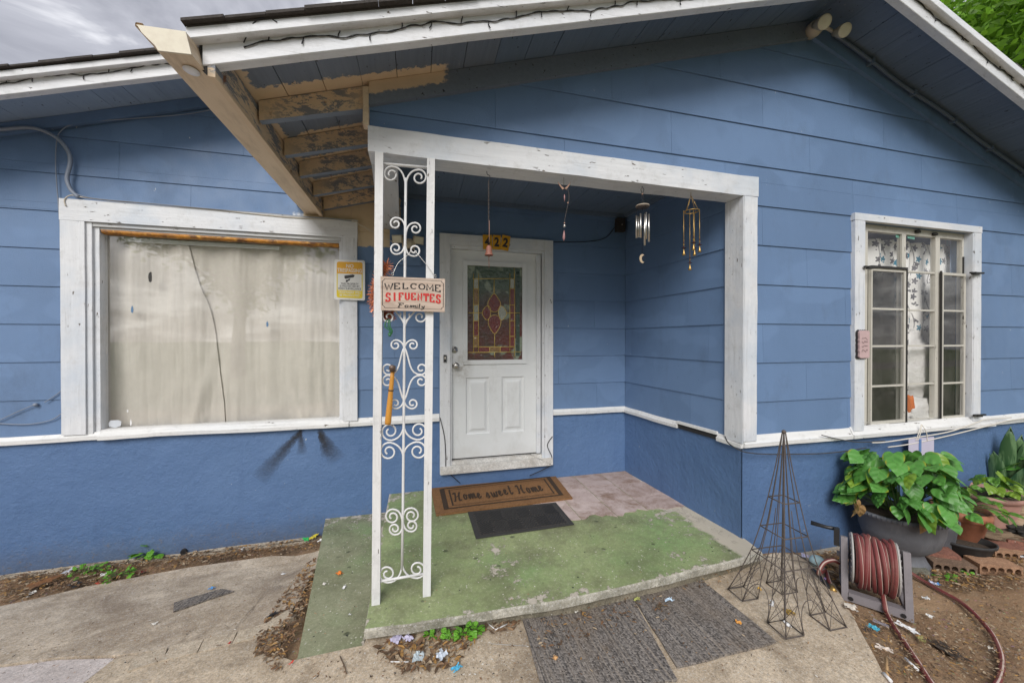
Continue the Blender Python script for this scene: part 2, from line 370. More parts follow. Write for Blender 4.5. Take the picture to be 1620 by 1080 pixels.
def concrete(name, a, b, stain=(.10, .085, .065), wet=.55, sc=1.0, speck=True):
    m = Mat(name)
    c = m.mix(m.step(m.noise(2.4*sc, 9, .72), .36, .64), a, b)
    c = m.mix(m.step(m.noise(1.5*sc, 9, .76, m.vec(off=(7, 1, 0)), .6), .47, .64, 0, wet), c, stain)
    c = m.mix(m.step(m.noise(4.3*sc, 9, .75, m.vec(off=(2, 9, 0)), .4), .53, .72, 0, .6), c, tuple(x*1.35 for x in b))
    c = m.mix(m.step(m.noise(70, 6, .9), .44, .62, 0, .75), c, tuple(x*.5 for x in a)); c = m.mix(m.step(m.noise(95, 5, .9, m.vec(off=(4, 4, 4))), .53, .66, 0, .7), c, tuple(min(.7, x*1.5) for x in b)); c = m.mix(m.step(m.noise(9, 9, .85, m.vec(off=(1, 6, 0))), .52, .62, 0, .55), c, tuple(x*.55 for x in a))
    if speck:
        v = m.vor(42); c = m.mix(m.math('MULTIPLY', m.step(v, .14, .09), m.step(m.noise(5, 2), .5, .58)), c, (.05, .042, .034))
        v = m.vor(27, m.vec(off=(3, 3, 0))); c = m.mix(m.math('MULTIPLY', m.step(v, .11, .07), m.step(m.noise(4, 2, v=m.vec(off=(9, 0, 0))), .52, .6)), c, (.50, .47, .42))
    cr = m.vor(.75, m.vec(off=(.3, .2, 0)), 'DISTANCE_TO_EDGE'); cr = m.math('ADD', cr, m.math('MULTIPLY_ADD', m.noise(6, 6, .7), .06, -.03))
    crk = m.math('MULTIPLY', m.step(m.math('ABSOLUTE', cr), .0, .006, 1, 0), m.step(m.noise(.9, 2), .48, .55))
    c = m.mix(m.math('MULTIPLY', crk, .7), c, (.045, .037, .03))
    h = m.math('ADD', m.noise(30, 8, .72), m.math('MULTIPLY', m.noise(160, 3, .7), .45)); h = m.math('SUBTRACT', h, crk)
    return m.done(c, .88, m.bump(h, .006, .8))
M_thresh = concrete('worn_threshold', (.68, .67, .64), (.76, .75, .72), (.33, .27, .20), .55, 3, False)
M_path = concrete('old_concrete_path', (.44, .35, .25), (.72, .62, .49), (.20, .14, .09), .75)
M_pave = concrete('front_concrete', (.44, .345, .24), (.70, .585, .44), (.17, .12, .075), .8)
M_pink = concrete('pinkish_new_concrete', (.60, .53, .50), (.74, .67, .64), (.42, .35, .30), .35)
M_lip = concrete('slab_edge_concrete', (.33, .31, .25), (.60, .57, .49), (.11, .11, .07), .75, 2.5)
M_foot = concrete('footing_concrete', (.33, .29, .23), (.46, .40, .33), (.17, .13, .09), .5, 2)
def greenfloor(name, ramp=False):
    m = Mat(name); X, Y, Z = m.xyz()
    a, b = ((.215, .275, .115), (.36, .41, .205)) if not ramp else ((.20, .215, .125), (.34, .34, .225))
    c = m.mix(m.step(m.noise(1.7, 6, .65), .3, .72), a, b)
    c = m.mix(m.step(m.noise(1.2, 5, .6, m.vec(off=(8, 3, 0))), .50, .70, 0, .55), c, (.17, .33, .11))       # fresher green
    c = m.mix(m.step(m.noise(2.4, 8, .72, m.vec(off=(1, 5, 0))), .47, .64, 0, .75), c, (.125, .125, .07))      # dirt
    c = m.mix(m.step(m.noise(45, 6, .88), .45, .62, 0, .5), c, (.15, .175, .08)); c = m.mix(m.step(m.noise(60, 5, .88, m.vec(off=(6, 1, 0))), .54, .66, 0, .6), c, (.52, .54, .39)); c = m.mix(m.step(m.noise(6, 9, .82, m.vec(off=(2, 2, 0))), .52, .63, 0, .5), c, (.17, .18, .10))
    drop = m.vor(7.5, m.vec((1, 1.3, 1))); c = m.mix(m.math('MULTIPLY', m.step(m.math('ADD', drop, m.math('MULTIPLY', m.noise(17, 4, .7), .30)), .30, .23, 0, .8), m.step(m.noise(2.1, 3, v=m.vec(off=(4, 4, 0))), .44, .52)), c, (.055, .065, .035))
    drop = m.vor(15, m.vec(off=(2, 1, 0))); c = m.mix(m.math('MULTIPLY', m.step(m.math('ADD', drop, m.math('MULTIPLY', m.noise(23, 3, v=m.vec(off=(1, 1, 0))), .16)), .17, .14), m.step(m.noise(2.6, 2), .5, .54)), c, (.02, .022, .018))
    chip = m.noise(11, 9, .78, m.vec(off=(3, 7, 0)))
    th = m.step(m.noise(1.3, 2, .5, m.vec(off=(0, 2, 0))), .45, .7, .69, .60)
    if not ramp:
        edge = m.math('MAXIMUM', m.step(X, 1.35, 2.15), m.math('MULTIPLY', m.step(Y, 3.15, 3.6), .8))
        th = m.math('SUBTRACT', th, m.math('MULTIPLY', m.math('MULTIPLY', edge, m.step(Y, 2.15, 2.75, .55, 1.0)), .175))
        th = m.math('SUBTRACT', th, m.math('MULTIPLY', m.math('MULTIPLY', band(m, X, .40, .62, .1), band(m, Y, 2.1, 2.95, .15)), .085))
    if ramp:
        edge = m.math('MAXIMUM', m.step(Y, 3.25, 3.6), m.step(m.math('ADD', X, m.math('MULTIPLY_ADD', m.noise(8, 4), .05, -.025)), -.31, -.275))
        th = m.math('SUBTRACT', th, m.math('MULTIPLY', edge, .17))
    else: th = m.math('SUBTRACT', th, m.math('MULTIPLY', m.math('MAXIMUM', m.step(X, -.235, -.255), m.step(Y, 2.03, 1.97)), .13))
    chipk = m.math('GREATER_THAN', chip, th)
    c = m.mix(chipk, c, m.mix(m.noise(20, 6, .7), (.38, .33, .26), (.60, .56, .49)))
    if not ramp:
        e2 = m.math('ADD', X, m.math('MULTIPLY_ADD', m.noise(9, 5, .7), .16, -.08))
        c = m.mix(m.step(e2, 2.07, 2.10, 0, .9), c, (.56, .50, .41))
    v = m.vor(30, m.vec(off=(5, 5, 0))); c = m.mix(m.math('MULTIPLY', m.step(v, .14, .10), m.step(m.noise(6, 2), .48, .56)), c, (.66, .64, .58)); c = m.mix(m.math('MULTIPLY', m.step(m.noise(38, 4, .7, m.vec(off=(8, 8, 0))), .66, .68), m.step(m.noise(1.9, 3, .6, m.vec(off=(3, 1, 0))), .50, .58)), c, (.60, .57, .50))
    h = m.math('SUBTRACT', m.math('MULTIPLY', m.noise(45, 6, .7), .5), chipk)
    return m.done(c, m.step(m.noise(3, 4), .3, .7, .5, .8), m.bump(h, .0025))
M_green = greenfloor('worn_green_floor_paint'); M_ramp = greenfloor('faded_green_ramp', True)
def tilemat():
    m = Mat('pink_vinyl_tile'); o = m.vec(rand=5)
    c = m.mix(m.step(m.noise(5, 7, .7, o), .3, .7), (.42, .32, .29), (.60, .50, .47))
    c = m.mix(m.step(m.noise(2.6, 9, .8, m.vec(rand=.3), .5), .44, .62, 0, .85), c, (.20, .115, .065)); c = m.mix(m.step(m.xyz()[1], 3.2, 3.6, 0, .35), c, (.20, .12, .07))
    return m.done(c, .6, m.bump(m.noise(20, 5), .001))
M_tile = tilemat()
def dirtmat():
    m = Mat('bare_dirt')
    c = m.mix(m.step(m.noise(1.6, 7, .65), .3, .7), (.21, .125, .066), (.37, .24, .138))
    c = m.mix(m.step(m.noise(5, 8, .75), .5, .7, 0, .7), c, (.36, .26, .165))
    c = m.mix(m.step(m.noise(2.2, 6, .7, m.vec(off=(5, 0, 0))), .54, .66, 0, .75), c, (.11, .075, .048))
    v = m.vor(45, out='Color'); d = m.vor(45); c = m.mix(m.math('MULTIPLY', m.step(d, .30, .2), m.step(m.noise(18, 2), .5, .55)), c, m.mix(.8, v, (.30, .22, .14)))
    # lawn takes over away from the house front
    X, Y, Z = m.xyz(); g = m.math('ADD', Y, m.math('MULTIPLY', m.noise(.6, 5, .6), 3))
    gr = m.mix(m.noise(3, 8, .7), (.035, .075, .018), (.10, .15, .045))
    c = m.mix(m.math('MAXIMUM', m.step(g, -1.0, -2.2), m.step(m.math('ADD', X, m.math('MULTIPLY', m.noise(.6, 5, .6), 3)), 7.6, 9.0)), c, gr)
    h = m.math('ADD', m.noise(14, 8, .7), m.math('MULTIPLY', m.noise(70, 5, .7), .5))
    return m.done(c, .95, m.bump(h, .02, .9))
M_dirt = dirtmat()
def glass(name, fac=1.0, tint=(1, 1, 1)):
    m = Mat(name); t = m.n('ShaderNodeBsdfTransparent'); t.inputs[0].default_value = tint+(1,)
    g = m.n('ShaderNodeBsdfGlossy'); g.inputs['Roughness'].default_value = .015; fr = m.n('ShaderNodeFresnel'); fr.inputs[0].default_value = 1.5
    s_ = m.n('ShaderNodeMixShader'); geo = m.n('ShaderNodeNewGeometry'); m.t.links.new(m.math('MULTIPLY', m.math('MULTIPLY', fr.outputs[0], fac), m.math('SUBTRACT', 1, geo.outputs['Backfacing'])), s_.inputs[0]); m.t.links.new(t.outputs[0], s_.inputs[1]); m.t.links.new(g.outputs[0], s_.inputs[2])
    # dusty film
    d = m.n('ShaderNodeBsdfDiffuse'); d.inputs[0].default_value = (.5, .48, .43, 1)
    s2 = m.n('ShaderNodeMixShader'); m.t.links.new(m.step(m.noise(3, 8, .75), .42, .8, .0, .07), s2.inputs[0]); m.t.links.new(s_.outputs[0], s2.inputs[1]); m.t.links.new(d.outputs[0], s2.inputs[2])
    wv = m.noise(1.3, 2, .4); g.inputs['Normal'].default_value = (0, 0, 0); m.t.links.new(m.bump(wv, .004, .5), g.inputs['Normal'])
    m.t.links.new(s2.outputs[0], m.o.inputs[0]); return m.m
M_glass = glass('window_glass', 3.6)
M_black = simple('black_plastic', (.018, .018, .02), .45, .3); M_blackpaint_gap = simple('black_old_paint_gap', (.02, .019, .018), .6, .5, 30, bump=.002)
M_iron = white_mat('white_painted_iron', 'z', (.74, .74, .74), .12)
M_metal = simple('brushed_steel', (.55, .53, .50), .32, .1, 40, metal=1)
M_brass = simple('old_brass', (.46, .30, .10), .4, .3, 40, metal=.85)
M_gold = simple('gold_came', (.70, .52, .16), .4, .2, 40, metal=.35)
M_rust = simple('rusty_wire', (.088, .072, .063), .7, .45, 50, bump=.0006)
M_cable = simple('blue_grey_cable', (.22, .255, .32), .55, .25, 9); M_cream = simple('cream_cable', (.55, .50, .42), .6, .25, 12)
M_blackwire = simple('black_wire', (.012, .012, .014), .6, .3)
M_dark = simple('dark_room', (.03, .028, .026), .9, .2)

# ------------------------------------------------------------------ ground
def poly_sheet(name, pts, off, mat, cell=.12, thick=.05, hf=gz, wob=.0):
    """a real slab following the ground: a polygon cut into cells, lifted onto the terrain, with sides going down"""
    bm = nb(); vs = [bm.verts.new((p[0], p[1], 0)) for p in pts]; bm.faces.new(vs)
    xs = [p[0] for p in pts]; ys = [p[1] for p in pts]
    for ax, lo, hi in ((0, min(xs), max(xs)), (1, min(ys), max(ys))):
        k = lo+cell
        while k < hi-.01:
            co = [0, 0, 0]; no = [0, 0, 0]; co[ax] = k; no[ax] = 1
            bmesh.ops.bisect_plane(bm, geom=bm.verts[:]+bm.edges[:]+bm.faces[:], plane_co=co, plane_no=no); k += cell
    bd = [e for e in bm.edges if len(e.link_faces) == 1]
    r = bmesh.ops.extrude_edge_only(bm, edges=bd)
    low = {g for g in r['geom'] if isinstance(g, bmesh.types.BMVert)}
    for v in bm.verts:
        x, y = v.co.x, v.co.y
        if wob:
            q = mnoise.noise_vector(Vector((x*7, y*7, 1.3)))*wob
            if any(len(e.link_faces) < 2 or v in low for e in v.link_edges): v.co.x += q.x; v.co.y += q.y
        v.co.z = hf(x, y)+off-(thick if v in low else 0)
    return fin(name, bm, mat)
bm = nb()
def axis_pts(dense0, dense1, step, far0, far1):
    a = []; k = dense0
    while k > far0: k -= max(step, (dense0-k)*.35+step); a.append(k)
    a = a[::-1]; k = dense0
    while k < dense1: a.append(k); k += step
    while k < far1: a.append(k); k += max(step, (k-dense1)*.35+step)
    return a
XS = axis_pts(-3.6, 5.6, .085, -220, 220); YS = axis_pts(.7, 3.8, .085, -260, 220)
grid = []
for x in XS:
    row = []
    for y in YS:
        z = gz(x, min(y, 3.6))-.012
        if -4 < x < 6 and .3 < y < 4: z += mnoise.fractal(Vector((x*3.2, y*3.2, 0)), 1, 2, 4)*.012
        if y > 2.07 and lerp(y, [2, 3.6], [-.5, -.74]) < x < 2.15: z -= .3
        if x > 2.2 and y > 1.0: z += mnoise.noise(Vector((x*9, y*9, 4)))*.006
        row.append(bm.verts.new((x, y, z)))
    grid.append(row)
for i in range(len(XS)-1):
    for j in range(len(YS)-1):
        bm.faces.new((grid[i][j], grid[i+1][j], grid[i+1][j+1], grid[i][j+1]))
struct('ground', bm, M_dirt, True)

pL0, pL3 = G(0, 962), G(510, 870)
path_pts = [(-6, 3.02), (-4.2, 3.10)] + [tuple(G(u, v)[:2]) for u, v in ((0, 962), (140, 930), (300, 900), (430, 882), (508, 872), (500, 900), (470, 958), (446, 985), (400, 1008), (290, 1028), (186, 1040))] + [(-1.75, 2.36), (-2.6, 2.42), (-6, 2.5)]
struct('concrete_path', poly_sheet('concrete_path', path_pts, .016, M_path, .14, .08, wob=.012), None)
pk = [(-6, 2.49), (-2.6, 2.41), (-1.75, 2.35)] + [tuple(G(u, v)[:2]) for u, v in ((183, 1043), (160, 1060), (128, 1085))] + [(-1.2, 1.6), (-1.3, .2), (-6, .2)]
struct('lower_path', poly_sheet('lower_path', pk, .008, M_pink, .16, .06, wob=.006), None)
q = [G(183, 1043), G(292, 1031), G(402, 1011), G(450, 988), G(440, 1040), G(462, 1048), G(575, 1024)]
pv = [tuple(p[:2]) for p in q] + [(-.25, 2.06), (2.20, 2.08), (2.55, 2.15)] + [tuple(G(u, v)[:2]) for u, v in ((1295, 882), (1312, 912), (1335, 952), (1358, 995), (1384, 1042), (1404, 1082))] + [(1.86, .9), (1.55, .2), (-1.28, .2), (-1.18, 1.6), tuple(G(131, 1085)[:2])]
pave = struct('front_pavement', poly_sheet('front_pavement', pv, .012, M_pave, .13, .07, wob=.008), None)
# row of pale edging bricks set along the path's near edge
pav_b = concrete('pale_edging_brick', (.46, .38, .28), (.60, .51, .40), (.25, .18, .13), .5, 3)
epts = [G(205, 1058), G(262, 1040), G(318, 1027), G(372, 1014), G(424, 1000), G(462, 975)]
for i in range(len(epts)-1):
    a, b = epts[i], epts[i+1]; d = (b-a); L = d.length*.97; d.normalize(); n_ = Vector((0, 0, 1)).cross(d).normalized()
    c = (a+b)/2+Vector((0, 0, .012)); bm = nb(); box(bm, -L/2, L/2, -.045, .045, -.03, .012); bevel(bm, .008, 2)
    bmesh.ops.subdivide_edges(bm, edges=bm.edges[:], cuts=1); rough_edge(bm, .004, i)
    M = Matrix.Translation(c) @ Matrix((d, n_, (0, 0, 1))).transposed().to_4x4(); bmesh.ops.transform(bm, matrix=M, verts=bm.verts[:])
    obj('edging_brick', bm, pav_b, pave)
# green ramp at the left of the porch
rp = [tuple(G(u, v)[:2]) for u, v in ((470, 1046), (575, 1022))] + [(-.255, 3.598), (-.80, 3.598)]
def ramp_z(x, y): return lerp(y, [1.9, 3.6], [-.105, -.165])
me = poly_sheet('green_ramp', rp, 0, [M_ramp, M_foot], .15, .24, ramp_z, .006); struct('green_ramp', me, None)
# porch slab
sl = [(-.258, 3.6), (-.262, 2.7), (-.262, 1.986), (.25, 1.955), (.834, 1.936), (1.5, 1.965), (2.1, 2.0), (2.262, 2.016), (2.285, 2.12), (2.30, 2.24), (2.20, 3.6)]
bm = nb(); vs = [bm.verts.new((x, y, 0)) for x, y in sl]; f = bm.faces.new(vs)
for ax, lo, hi in ((0, -.25, 2.3), (1, 1.93, 3.6)):
    k = lo+.1
    while k < hi-.01:
        co = [0, 0, 0]; no = [0, 0, 0]; co[ax] = k; no[ax] = 1
        bmesh.ops.bisect_plane(bm, geom=bm.verts[:]+bm.edges[:]+bm.faces[:], plane_co=co, plane_no=no); k += .1
bd = [e for e in bm.edges if len(e.link_faces) == 1]
def ext(edges, dz, inset, mi, drop=0):
    r = bmesh.ops.extrude_edge_only(bm, edges=edges)
    nv = [g for g in r['geom'] if isinstance(g, bmesh.types.BMVert)]
    for g in r['geom']:
        if isinstance(g, bmesh.types.BMFace): g.material_index = mi
    for v in nv:
        v.co.z += dz
        if v.co.y < 2.2: v.co.y += inset
        if v.co.x < -.2: v.co.x += inset*.3
    s_ = set(nv); return [e for e in bm.edges if e.verts[0] in s_ and e.verts[1] in s_ and len(e.link_faces) == 1]
bd = ext(bd, -.008, -.008, 1); bd = ext(bd, -.036, -.002, 1); bd = ext(bd, -.008, .032, 1); bd = ext(bd, -.25, .0, 2)
for v in bm.verts:
    v.co.z += slab_z(v.co.x, v.co.y)
    if v.co.y < 2.1: v.co += Vector((0, mnoise.noise(v.co*6)*.008+mnoise.noise(v.co*23)*.003, mnoise.noise(v.co*19)*.002))
porch = struct('porch_floor', bm, [M_green, M_lip, concrete('slab_base_shaded_concrete', (.20, .175, .125), (.30, .265, .20), (.07, .07, .045), .8, 3)])  # base colour carries grime and the shadow under the lip
# pink tiles at the back right of the porch floor
TS = .305
for i in range(4):
    for j in range(3):
        x0, y1 = 2.185-(i+1)*TS, 3.592-j*TS; x1, y0 = x0+TS-.006, y1-TS+.004
        xr = 2.18+(3.6-(y0+y1)/2)*.0674
        if i == 0: x1 = min(x1+.06, xr-.004+.03) if j else x1
        if j < 2: pts = [(x0, y0), (x1, y0), (x1, y1), (x0, y1)]
        else:
            fr = [ (x0+(x1-x0)*t, y0+.06+.10*mnoise.noise(Vector((x0*9+t*3, 1, 2)))+.03*mnoise.noise(Vector((x0*31+t*11, 5, 2)))) for t in (0, .15, .3, .45, .6, .75, .9, 1)]
            pts = fr+[(x1, y1), (x0, y1)]
        bm = nb(); prism(bm, [Vector((x, y, slab_z(x, y)+.0005)) for x, y in pts], (0, 0, .0022))
        obj('floor_tile', bm, M_tile, porch)

# ------------------------------------------------------------------ the house
HL = 'blue wooden house with white trim, a gabled porch and a peeling tan eave'
house = thing('house', HL, 'house', (0, 0, 0))
YM, YF = 3.60, 2.19
CRS, Z0 = .2867, .684
def clip(poly, a, b, c):             # keep a*s + b*z <= c
    out = []
    for i in range(len(poly)):
        p, q = poly[i-1], poly[i]; dp = a*p[0]+b*p[1]-c; dq = a*q[0]+b*q[1]-c
        if (dp <= 0) != (dq <= 0):
            t = dp/(dp-dq); out.append((p[0]+(q[0]-p[0])*t, p[1]+(q[1]-p[1])*t))
        if dq <= 0: out.append(q)
    return out
def siding(parent, O, d, n, s0, s1, z0, ztop, openings, lines, mat, jl=1.22, seed=1):
    """lap siding: every board one part; its lower edge stands proud of the course below"""
    O, d, n = Vector(O), Vector(d), Vector(n); r = random.Random(seed); k = 0; z = z0
    while z < ztop:
        zb, zt = z, z+CRS
        cuts = sorted({zb, zt} | {q for o in openings for q in (o[2], o[3]) if zb < q < zt})
        j = s0-(.1+ (k % 3)*.41+r.uniform(-.04, .04)); 
        while j < s1:
            a, b = max(j, s0), min(j+jl, s1); j += jl
            if b-a < .02: continue
            bm = nb(); any_ = False
            for c0, c1 in zip(cuts, cuts[1:]):
                iv = [(a+.0008, b-.0008)]
                for o in openings:
                    if o[2] < (c0+c1)/2 < o[3]:
                        iv = [p for (x0, x1) in iv for p in ((x0, min(x1, o[0])), (max(x0, o[1]), x1)) if p[1]-p[0] > .004]
                for x0, x1 in iv:
                    P = [(x0, c0+.001), (x1, c0+.001), (x1, c1), (x0, c1)]
                    for ln in lines: P = clip(P, *ln) if P else P
                    if len(P) < 3: continue
                    def off(zv): return .0105-.008*(zv-zb)/CRS
                    A = [bm.verts.new(O+d*s+n*off(zv)+Vector((0, 0, zv))) for s, zv in P]
                    B = [bm.verts.new(O+d*s-n*.002+Vector((0, 0, zv))) for s, zv in P]
                    bm.faces.new(A); m_ = len(A)
                    for i in range(m_): bm.faces.new((A[i], B[i], B[(i+1) % m_], A[(i+1) % m_]))
                    any_ = True
            if any_: obj('siding_board', bm, mat, parent)
            else: bm.free()
        z += CRS; k += 1
def wall_block(name, quads, mat, parent=house):
    bm = nb()
    for (x0, x1, y0, y1, z0, z1) in quads: box(bm, x0, x1, y0, y1, z0, z1)
    return obj(name, bm, mat, parent)
# picture-window and door openings in the long wall
LW = dict(x0=-2.63, x1=-.525, z0=.70, z1=2.495)
DW = dict(x0=.20, x1=1.337, z0=.15, z1=2.435)
iw0, iw1, iz0, iz1 = -2.46, -.665, .71, 2.33
main = wall_block('main_wall', [(-6, iw0, YM+.002, YM+.12, -.6, 2.0), (iw1, .29, YM+.002, YM+.12, -.6, 3.4), (1.245, 2.4, YM+.002, YM+.12, -.6, 3.4),
    (iw0, iw1, YM+.002, YM+.12, -.6, iz0), (iw0, iw1, YM+.002, YM+.12, iz1, 2.8), (.29, 1.245, YM+.002, YM+.12, -.6, .2), (.29, 1.245, YM+.002, YM+.12, 2.33, 3.4)], M_siding)
bm = nb(); prism(bm, [(-6, YM+.004, 2.001), (iw0-.001, YM+.004, 2.001), (iw0-.001, YM+.004, 3.10), (-6, YM+.004, 2.04)], (0, .1, 0)); prism(bm, [(iw0, YM+.004, 2.801), (iw1, YM+.004, 2.801), (iw1, YM+.004, 3.70), (iw0, YM+.004, 3.10)], (0, .1, 0)); obj('gable_backing', bm, M_siding, main)
mlow = (-.326, 1, 3.038+.326*2.567)      # z <= 3.038 + .326 (x + 2.567)
siding(main, (0, YM, 0), (1, 0, 0), (0, -1, 0), -5.4, 2.178, Z0, 3.6, [(LW['x0']+.03, LW['x1']-.03, 0, LW['z1']-.03), (DW['x0']+.02, DW['x1']-.02, 0, DW['z1']-.02), (-.3, 3, 2.76, 9)], [mlow], M_siding_main, 1.22, 3)
def stucco_sheet(name, pts2, z0, z1, n, parent, cell=.07):
    """stucco face: a fine grid with real waviness"""
    a, b = Vector(pts2[0]+(0,)), Vector(pts2[1]+(0,)); L = (b-a).length; d = (b-a)/L; n = Vector(n); bm = nb()
    nx, nz = max(2, int(L/cell)), max(2, int((z1-z0)/cell)); g = []
    for i in range(nx+1):
        row = []
        for j in range(nz+1):
            p = a+d*(L*i/nx)+Vector((0, 0, z0+(z1-z0)*j/nz)); q = mnoise.fractal(p*2.3, 1, 2, 4)*.006
            if i in (0, nx): q = 0
            row.append(bm.verts.new(p+n*(.004+q)))
        g.append(row)
    for i in range(nx):
        for j in range(nz): bm.faces.new((g[i][j], g[i+1][j], g[i+1][j+1], g[i][j+1]))
    return obj(name, bm, M_stucco, parent, True)
for a, b, z0, z1 in (((-6, YM), (DW['x0']+.01, YM), -.6, .665), ((DW['x0']+.01, YM), (DW['x1']-.01, YM), -.3, .155), ((DW['x1']-.01, YM), (2.178, YM), -.3, .665)):
    stucco_sheet('stucco_base', (a, b), z0, z1, (0, -1, 0), main)
SA, SB = Vector((2.18, 3.6, 0)), Vector((2.275, 2.19, 0)); sdv = (SB-SA); SL = sdv.length; sdv.normalize(); snv = Vector((-sdv.y, sdv.x, 0))
if snv.x > 0: snv = -snv
bm = nb(); prism(bm, [SA-snv*.002+Vector((0, 0, -.5)), SB-snv*.002+Vector((0, .1, -.5)), SB-snv*.12+Vector((0, .1, -.5)), SA-snv*.12+Vector((0, 0, -.5))], (0, 0, 3.6))
side = obj('side_wall', bm, M_siding, house)
siding(side, SA, sdv, snv, .012, SL-.02, Z0, 2.78, [], [(0, 1, 2.765)], M_siding, 1.0, 8)
stucco_sheet('stucco_base', ((2.18, 3.6), (2.275, 2.19)), -.3, .665, snv, side)
# front gable wall
FX0, FX1 = -.262, 6.1
RW = dict(x0=W(1352, 500, 2.155).x, x1=W(1553, 500, 2.155).x, z0=.69, z1=W(1352, 336, 2.155).z)
rx0, rx1, rz0, rz1 = W(1368, 500, 2.155).x, W(1541, 500, 2.155).x, .73, W(1370, 352, YF).z
front = wall_block('gable_wall', [(2.30, rx0, YF+.002, YF+.12, -.6, 2.59), (rx1, FX1, YF+.002, YF+.12, -.6, 2.59), (rx0, rx1, YF+.002, YF+.12, -.6, rz0), (rx0, rx1, YF+.002, YF+.12, rz1, 2.59)], M_siding)
bm = nb(); prism(bm, [(FX0, YF+.004, 2.592), (FX1, YF+.004, 2.592), (2.88, YF+.004, 3.80), (FX0, YF+.004, 2.80)], (0, .1, 0)); obj('gable_backing', bm, M_siding, front)
lL = (-.326, 1, 2.694+.326*.263+.02); lR = (.34, 1, 3.72+.34*2.88+.02)
siding(front, (0, YF, 0), (1, 0, 0), (0, -1, 0), FX0, FX1, Z0, 3.9, [(-1, 2.30, 0, 2.575), (RW['x0']+.03, RW['x1']-.03, 0, RW['z1']-.03)], [lL, lR], M_siding, 1.22, 5)
stucco_sheet('stucco_base', ((2.275, YF), (FX1, YF)), -.6, .665, (0, -1, 0), front)
bm = nb(); box(bm, 2.29, FX1, YF-.055, YF, -.5, W(1300, 868, YF).z); bmesh.ops.subdivide_edges(bm, edges=bm.edges[:], cuts=24); rough_edge(bm, .012, 3, 6); obj('footing', bm, M_foot, front)
bm = nb(); box(bm, -6, -.6, YM-.05, YM, -.6, -.315); bmesh.ops.subdivide_edges(bm, edges=bm.edges[:], cuts=24); rough_edge(bm, .02, 5, 6); obj('footing', bm, M_foot, main)
# unseen sides and inside, so that the house is a closed, dark volume
bm = nb()
box(bm, -6.1, -6, YM, 11, -.6, 2.2); box(bm, 6.1, 6.2, YF, 11, -.6, 2.75); box(bm, -6.1, 6.2, 11, 11.1, -.6, 2.2)
obj('outer_wall', bm, M_siding, house)
bm = nb(); box(bm, -2.9, -.2, YM+.9, YM+.95, 0, 2.75); box(bm, .05, 1.7, YM+1.2, YM+1.25, 0, 2.75); box(bm, 3.0, 5.4, YF+1.3, YF+1.35, 0, 2.75); box(bm, -5, 6.1, 5.1, 5.15, -.5, 2.3); obj('inner_partition', bm, M_dark, house)

# ---- ledges (white sill moulding running round the house)
def ledge(pa, pb, n, z0=.648, z1=.706, mat=M_ledge, parent=house, seed=0, th=.034, name='sill_moulding'):
    a, b, n = Vector(pa), Vector(pb), Vector(n); L = (b-a).length; d = (b-a)/L; bm = nb(); N = max(2, int(L/.09)); prof = [(0, z0), (th, z0+.002), (th+.002, z0+.03), (th*.75, z0+.036), (.012, z1), (0, z1)]
    rings = []
    for i in range(N+1):
        p = a+d*(L*i/N); dz = mnoise.noise(Vector((p.x*2.1, p.y*2.1, seed)))*.007+mnoise.noise(Vector((p.x*13, p.y*13, seed)))*.0028
        rings.append([bm.verts.new(p+n*(o+(mnoise.noise(Vector((p.x*17, p.y*17, o*90)))*.0025 if o > .005 else 0))+Vector((0, 0, z+dz))) for o, z in prof])
    for A, B in zip(rings, rings[1:]):
        for k in range(len(prof)): bm.faces.new((A[k], A[(k+1) % 6], B[(k+1) % 6], B[k]))
    bm.faces.new(rings[0]); bm.faces.new(rings[-1][::-1])
    return obj(name, bm, mat, parent)
ledge((-6, YM, 0), (-2.4, YM, 0), (0, -1, 0), seed=1, parent=main); ledge((-2.398, YM, 0), (-.60, YM, 0), (0, -1, 0), .652, .712, seed=2, parent=main, th=.05); ledge((-.598, YM, 0), (.196, YM, 0), (0, -1, 0), .65, .72, seed=3, parent=main)
ledge((1.34, YM, 0), (2.178, YM, 0), (0, -1, 0), seed=4, parent=main)
ledge(SA+sdv*.012, SA+sdv*.80, snv, seed=5, parent=side); ledge(SA+sdv*1.22, SA+sdv*(SL+.02), snv, seed=6, parent=side)
ledge(SA+sdv*.802, SA+sdv*1.218, snv, .652, .690, M_blackpaint_gap, side, 7, .016, 'bare_black_strip')
bm = nb(); prism(bm, [SA+sdv*.80+snv*.013+Vector((0, 0, .693)), SA+sdv*.80+snv*.03+Vector((0, 0, .692)), SA+sdv*1.22+snv*.03+Vector((0, 0, .694)), SA+sdv*1.22+snv*.013+Vector((0, 0, .697))], (0, 0, .022)); obj('loose_white_strip', bm, M_ledge, side)
ledge((2.262, YF, 0), (3.3, YF, 0), (0, -1, 0), .652, .735, seed=8, parent=front, th=.04); ledge((3.302, YF, 0), (5.0, YF, 0), (0, -1, 0), .655, .742, seed=9, parent=front, th=.05); ledge((5.002, YF, 0), (FX1, YF, 0), (0, -1, 0), .66, .74, seed=10, parent=front)

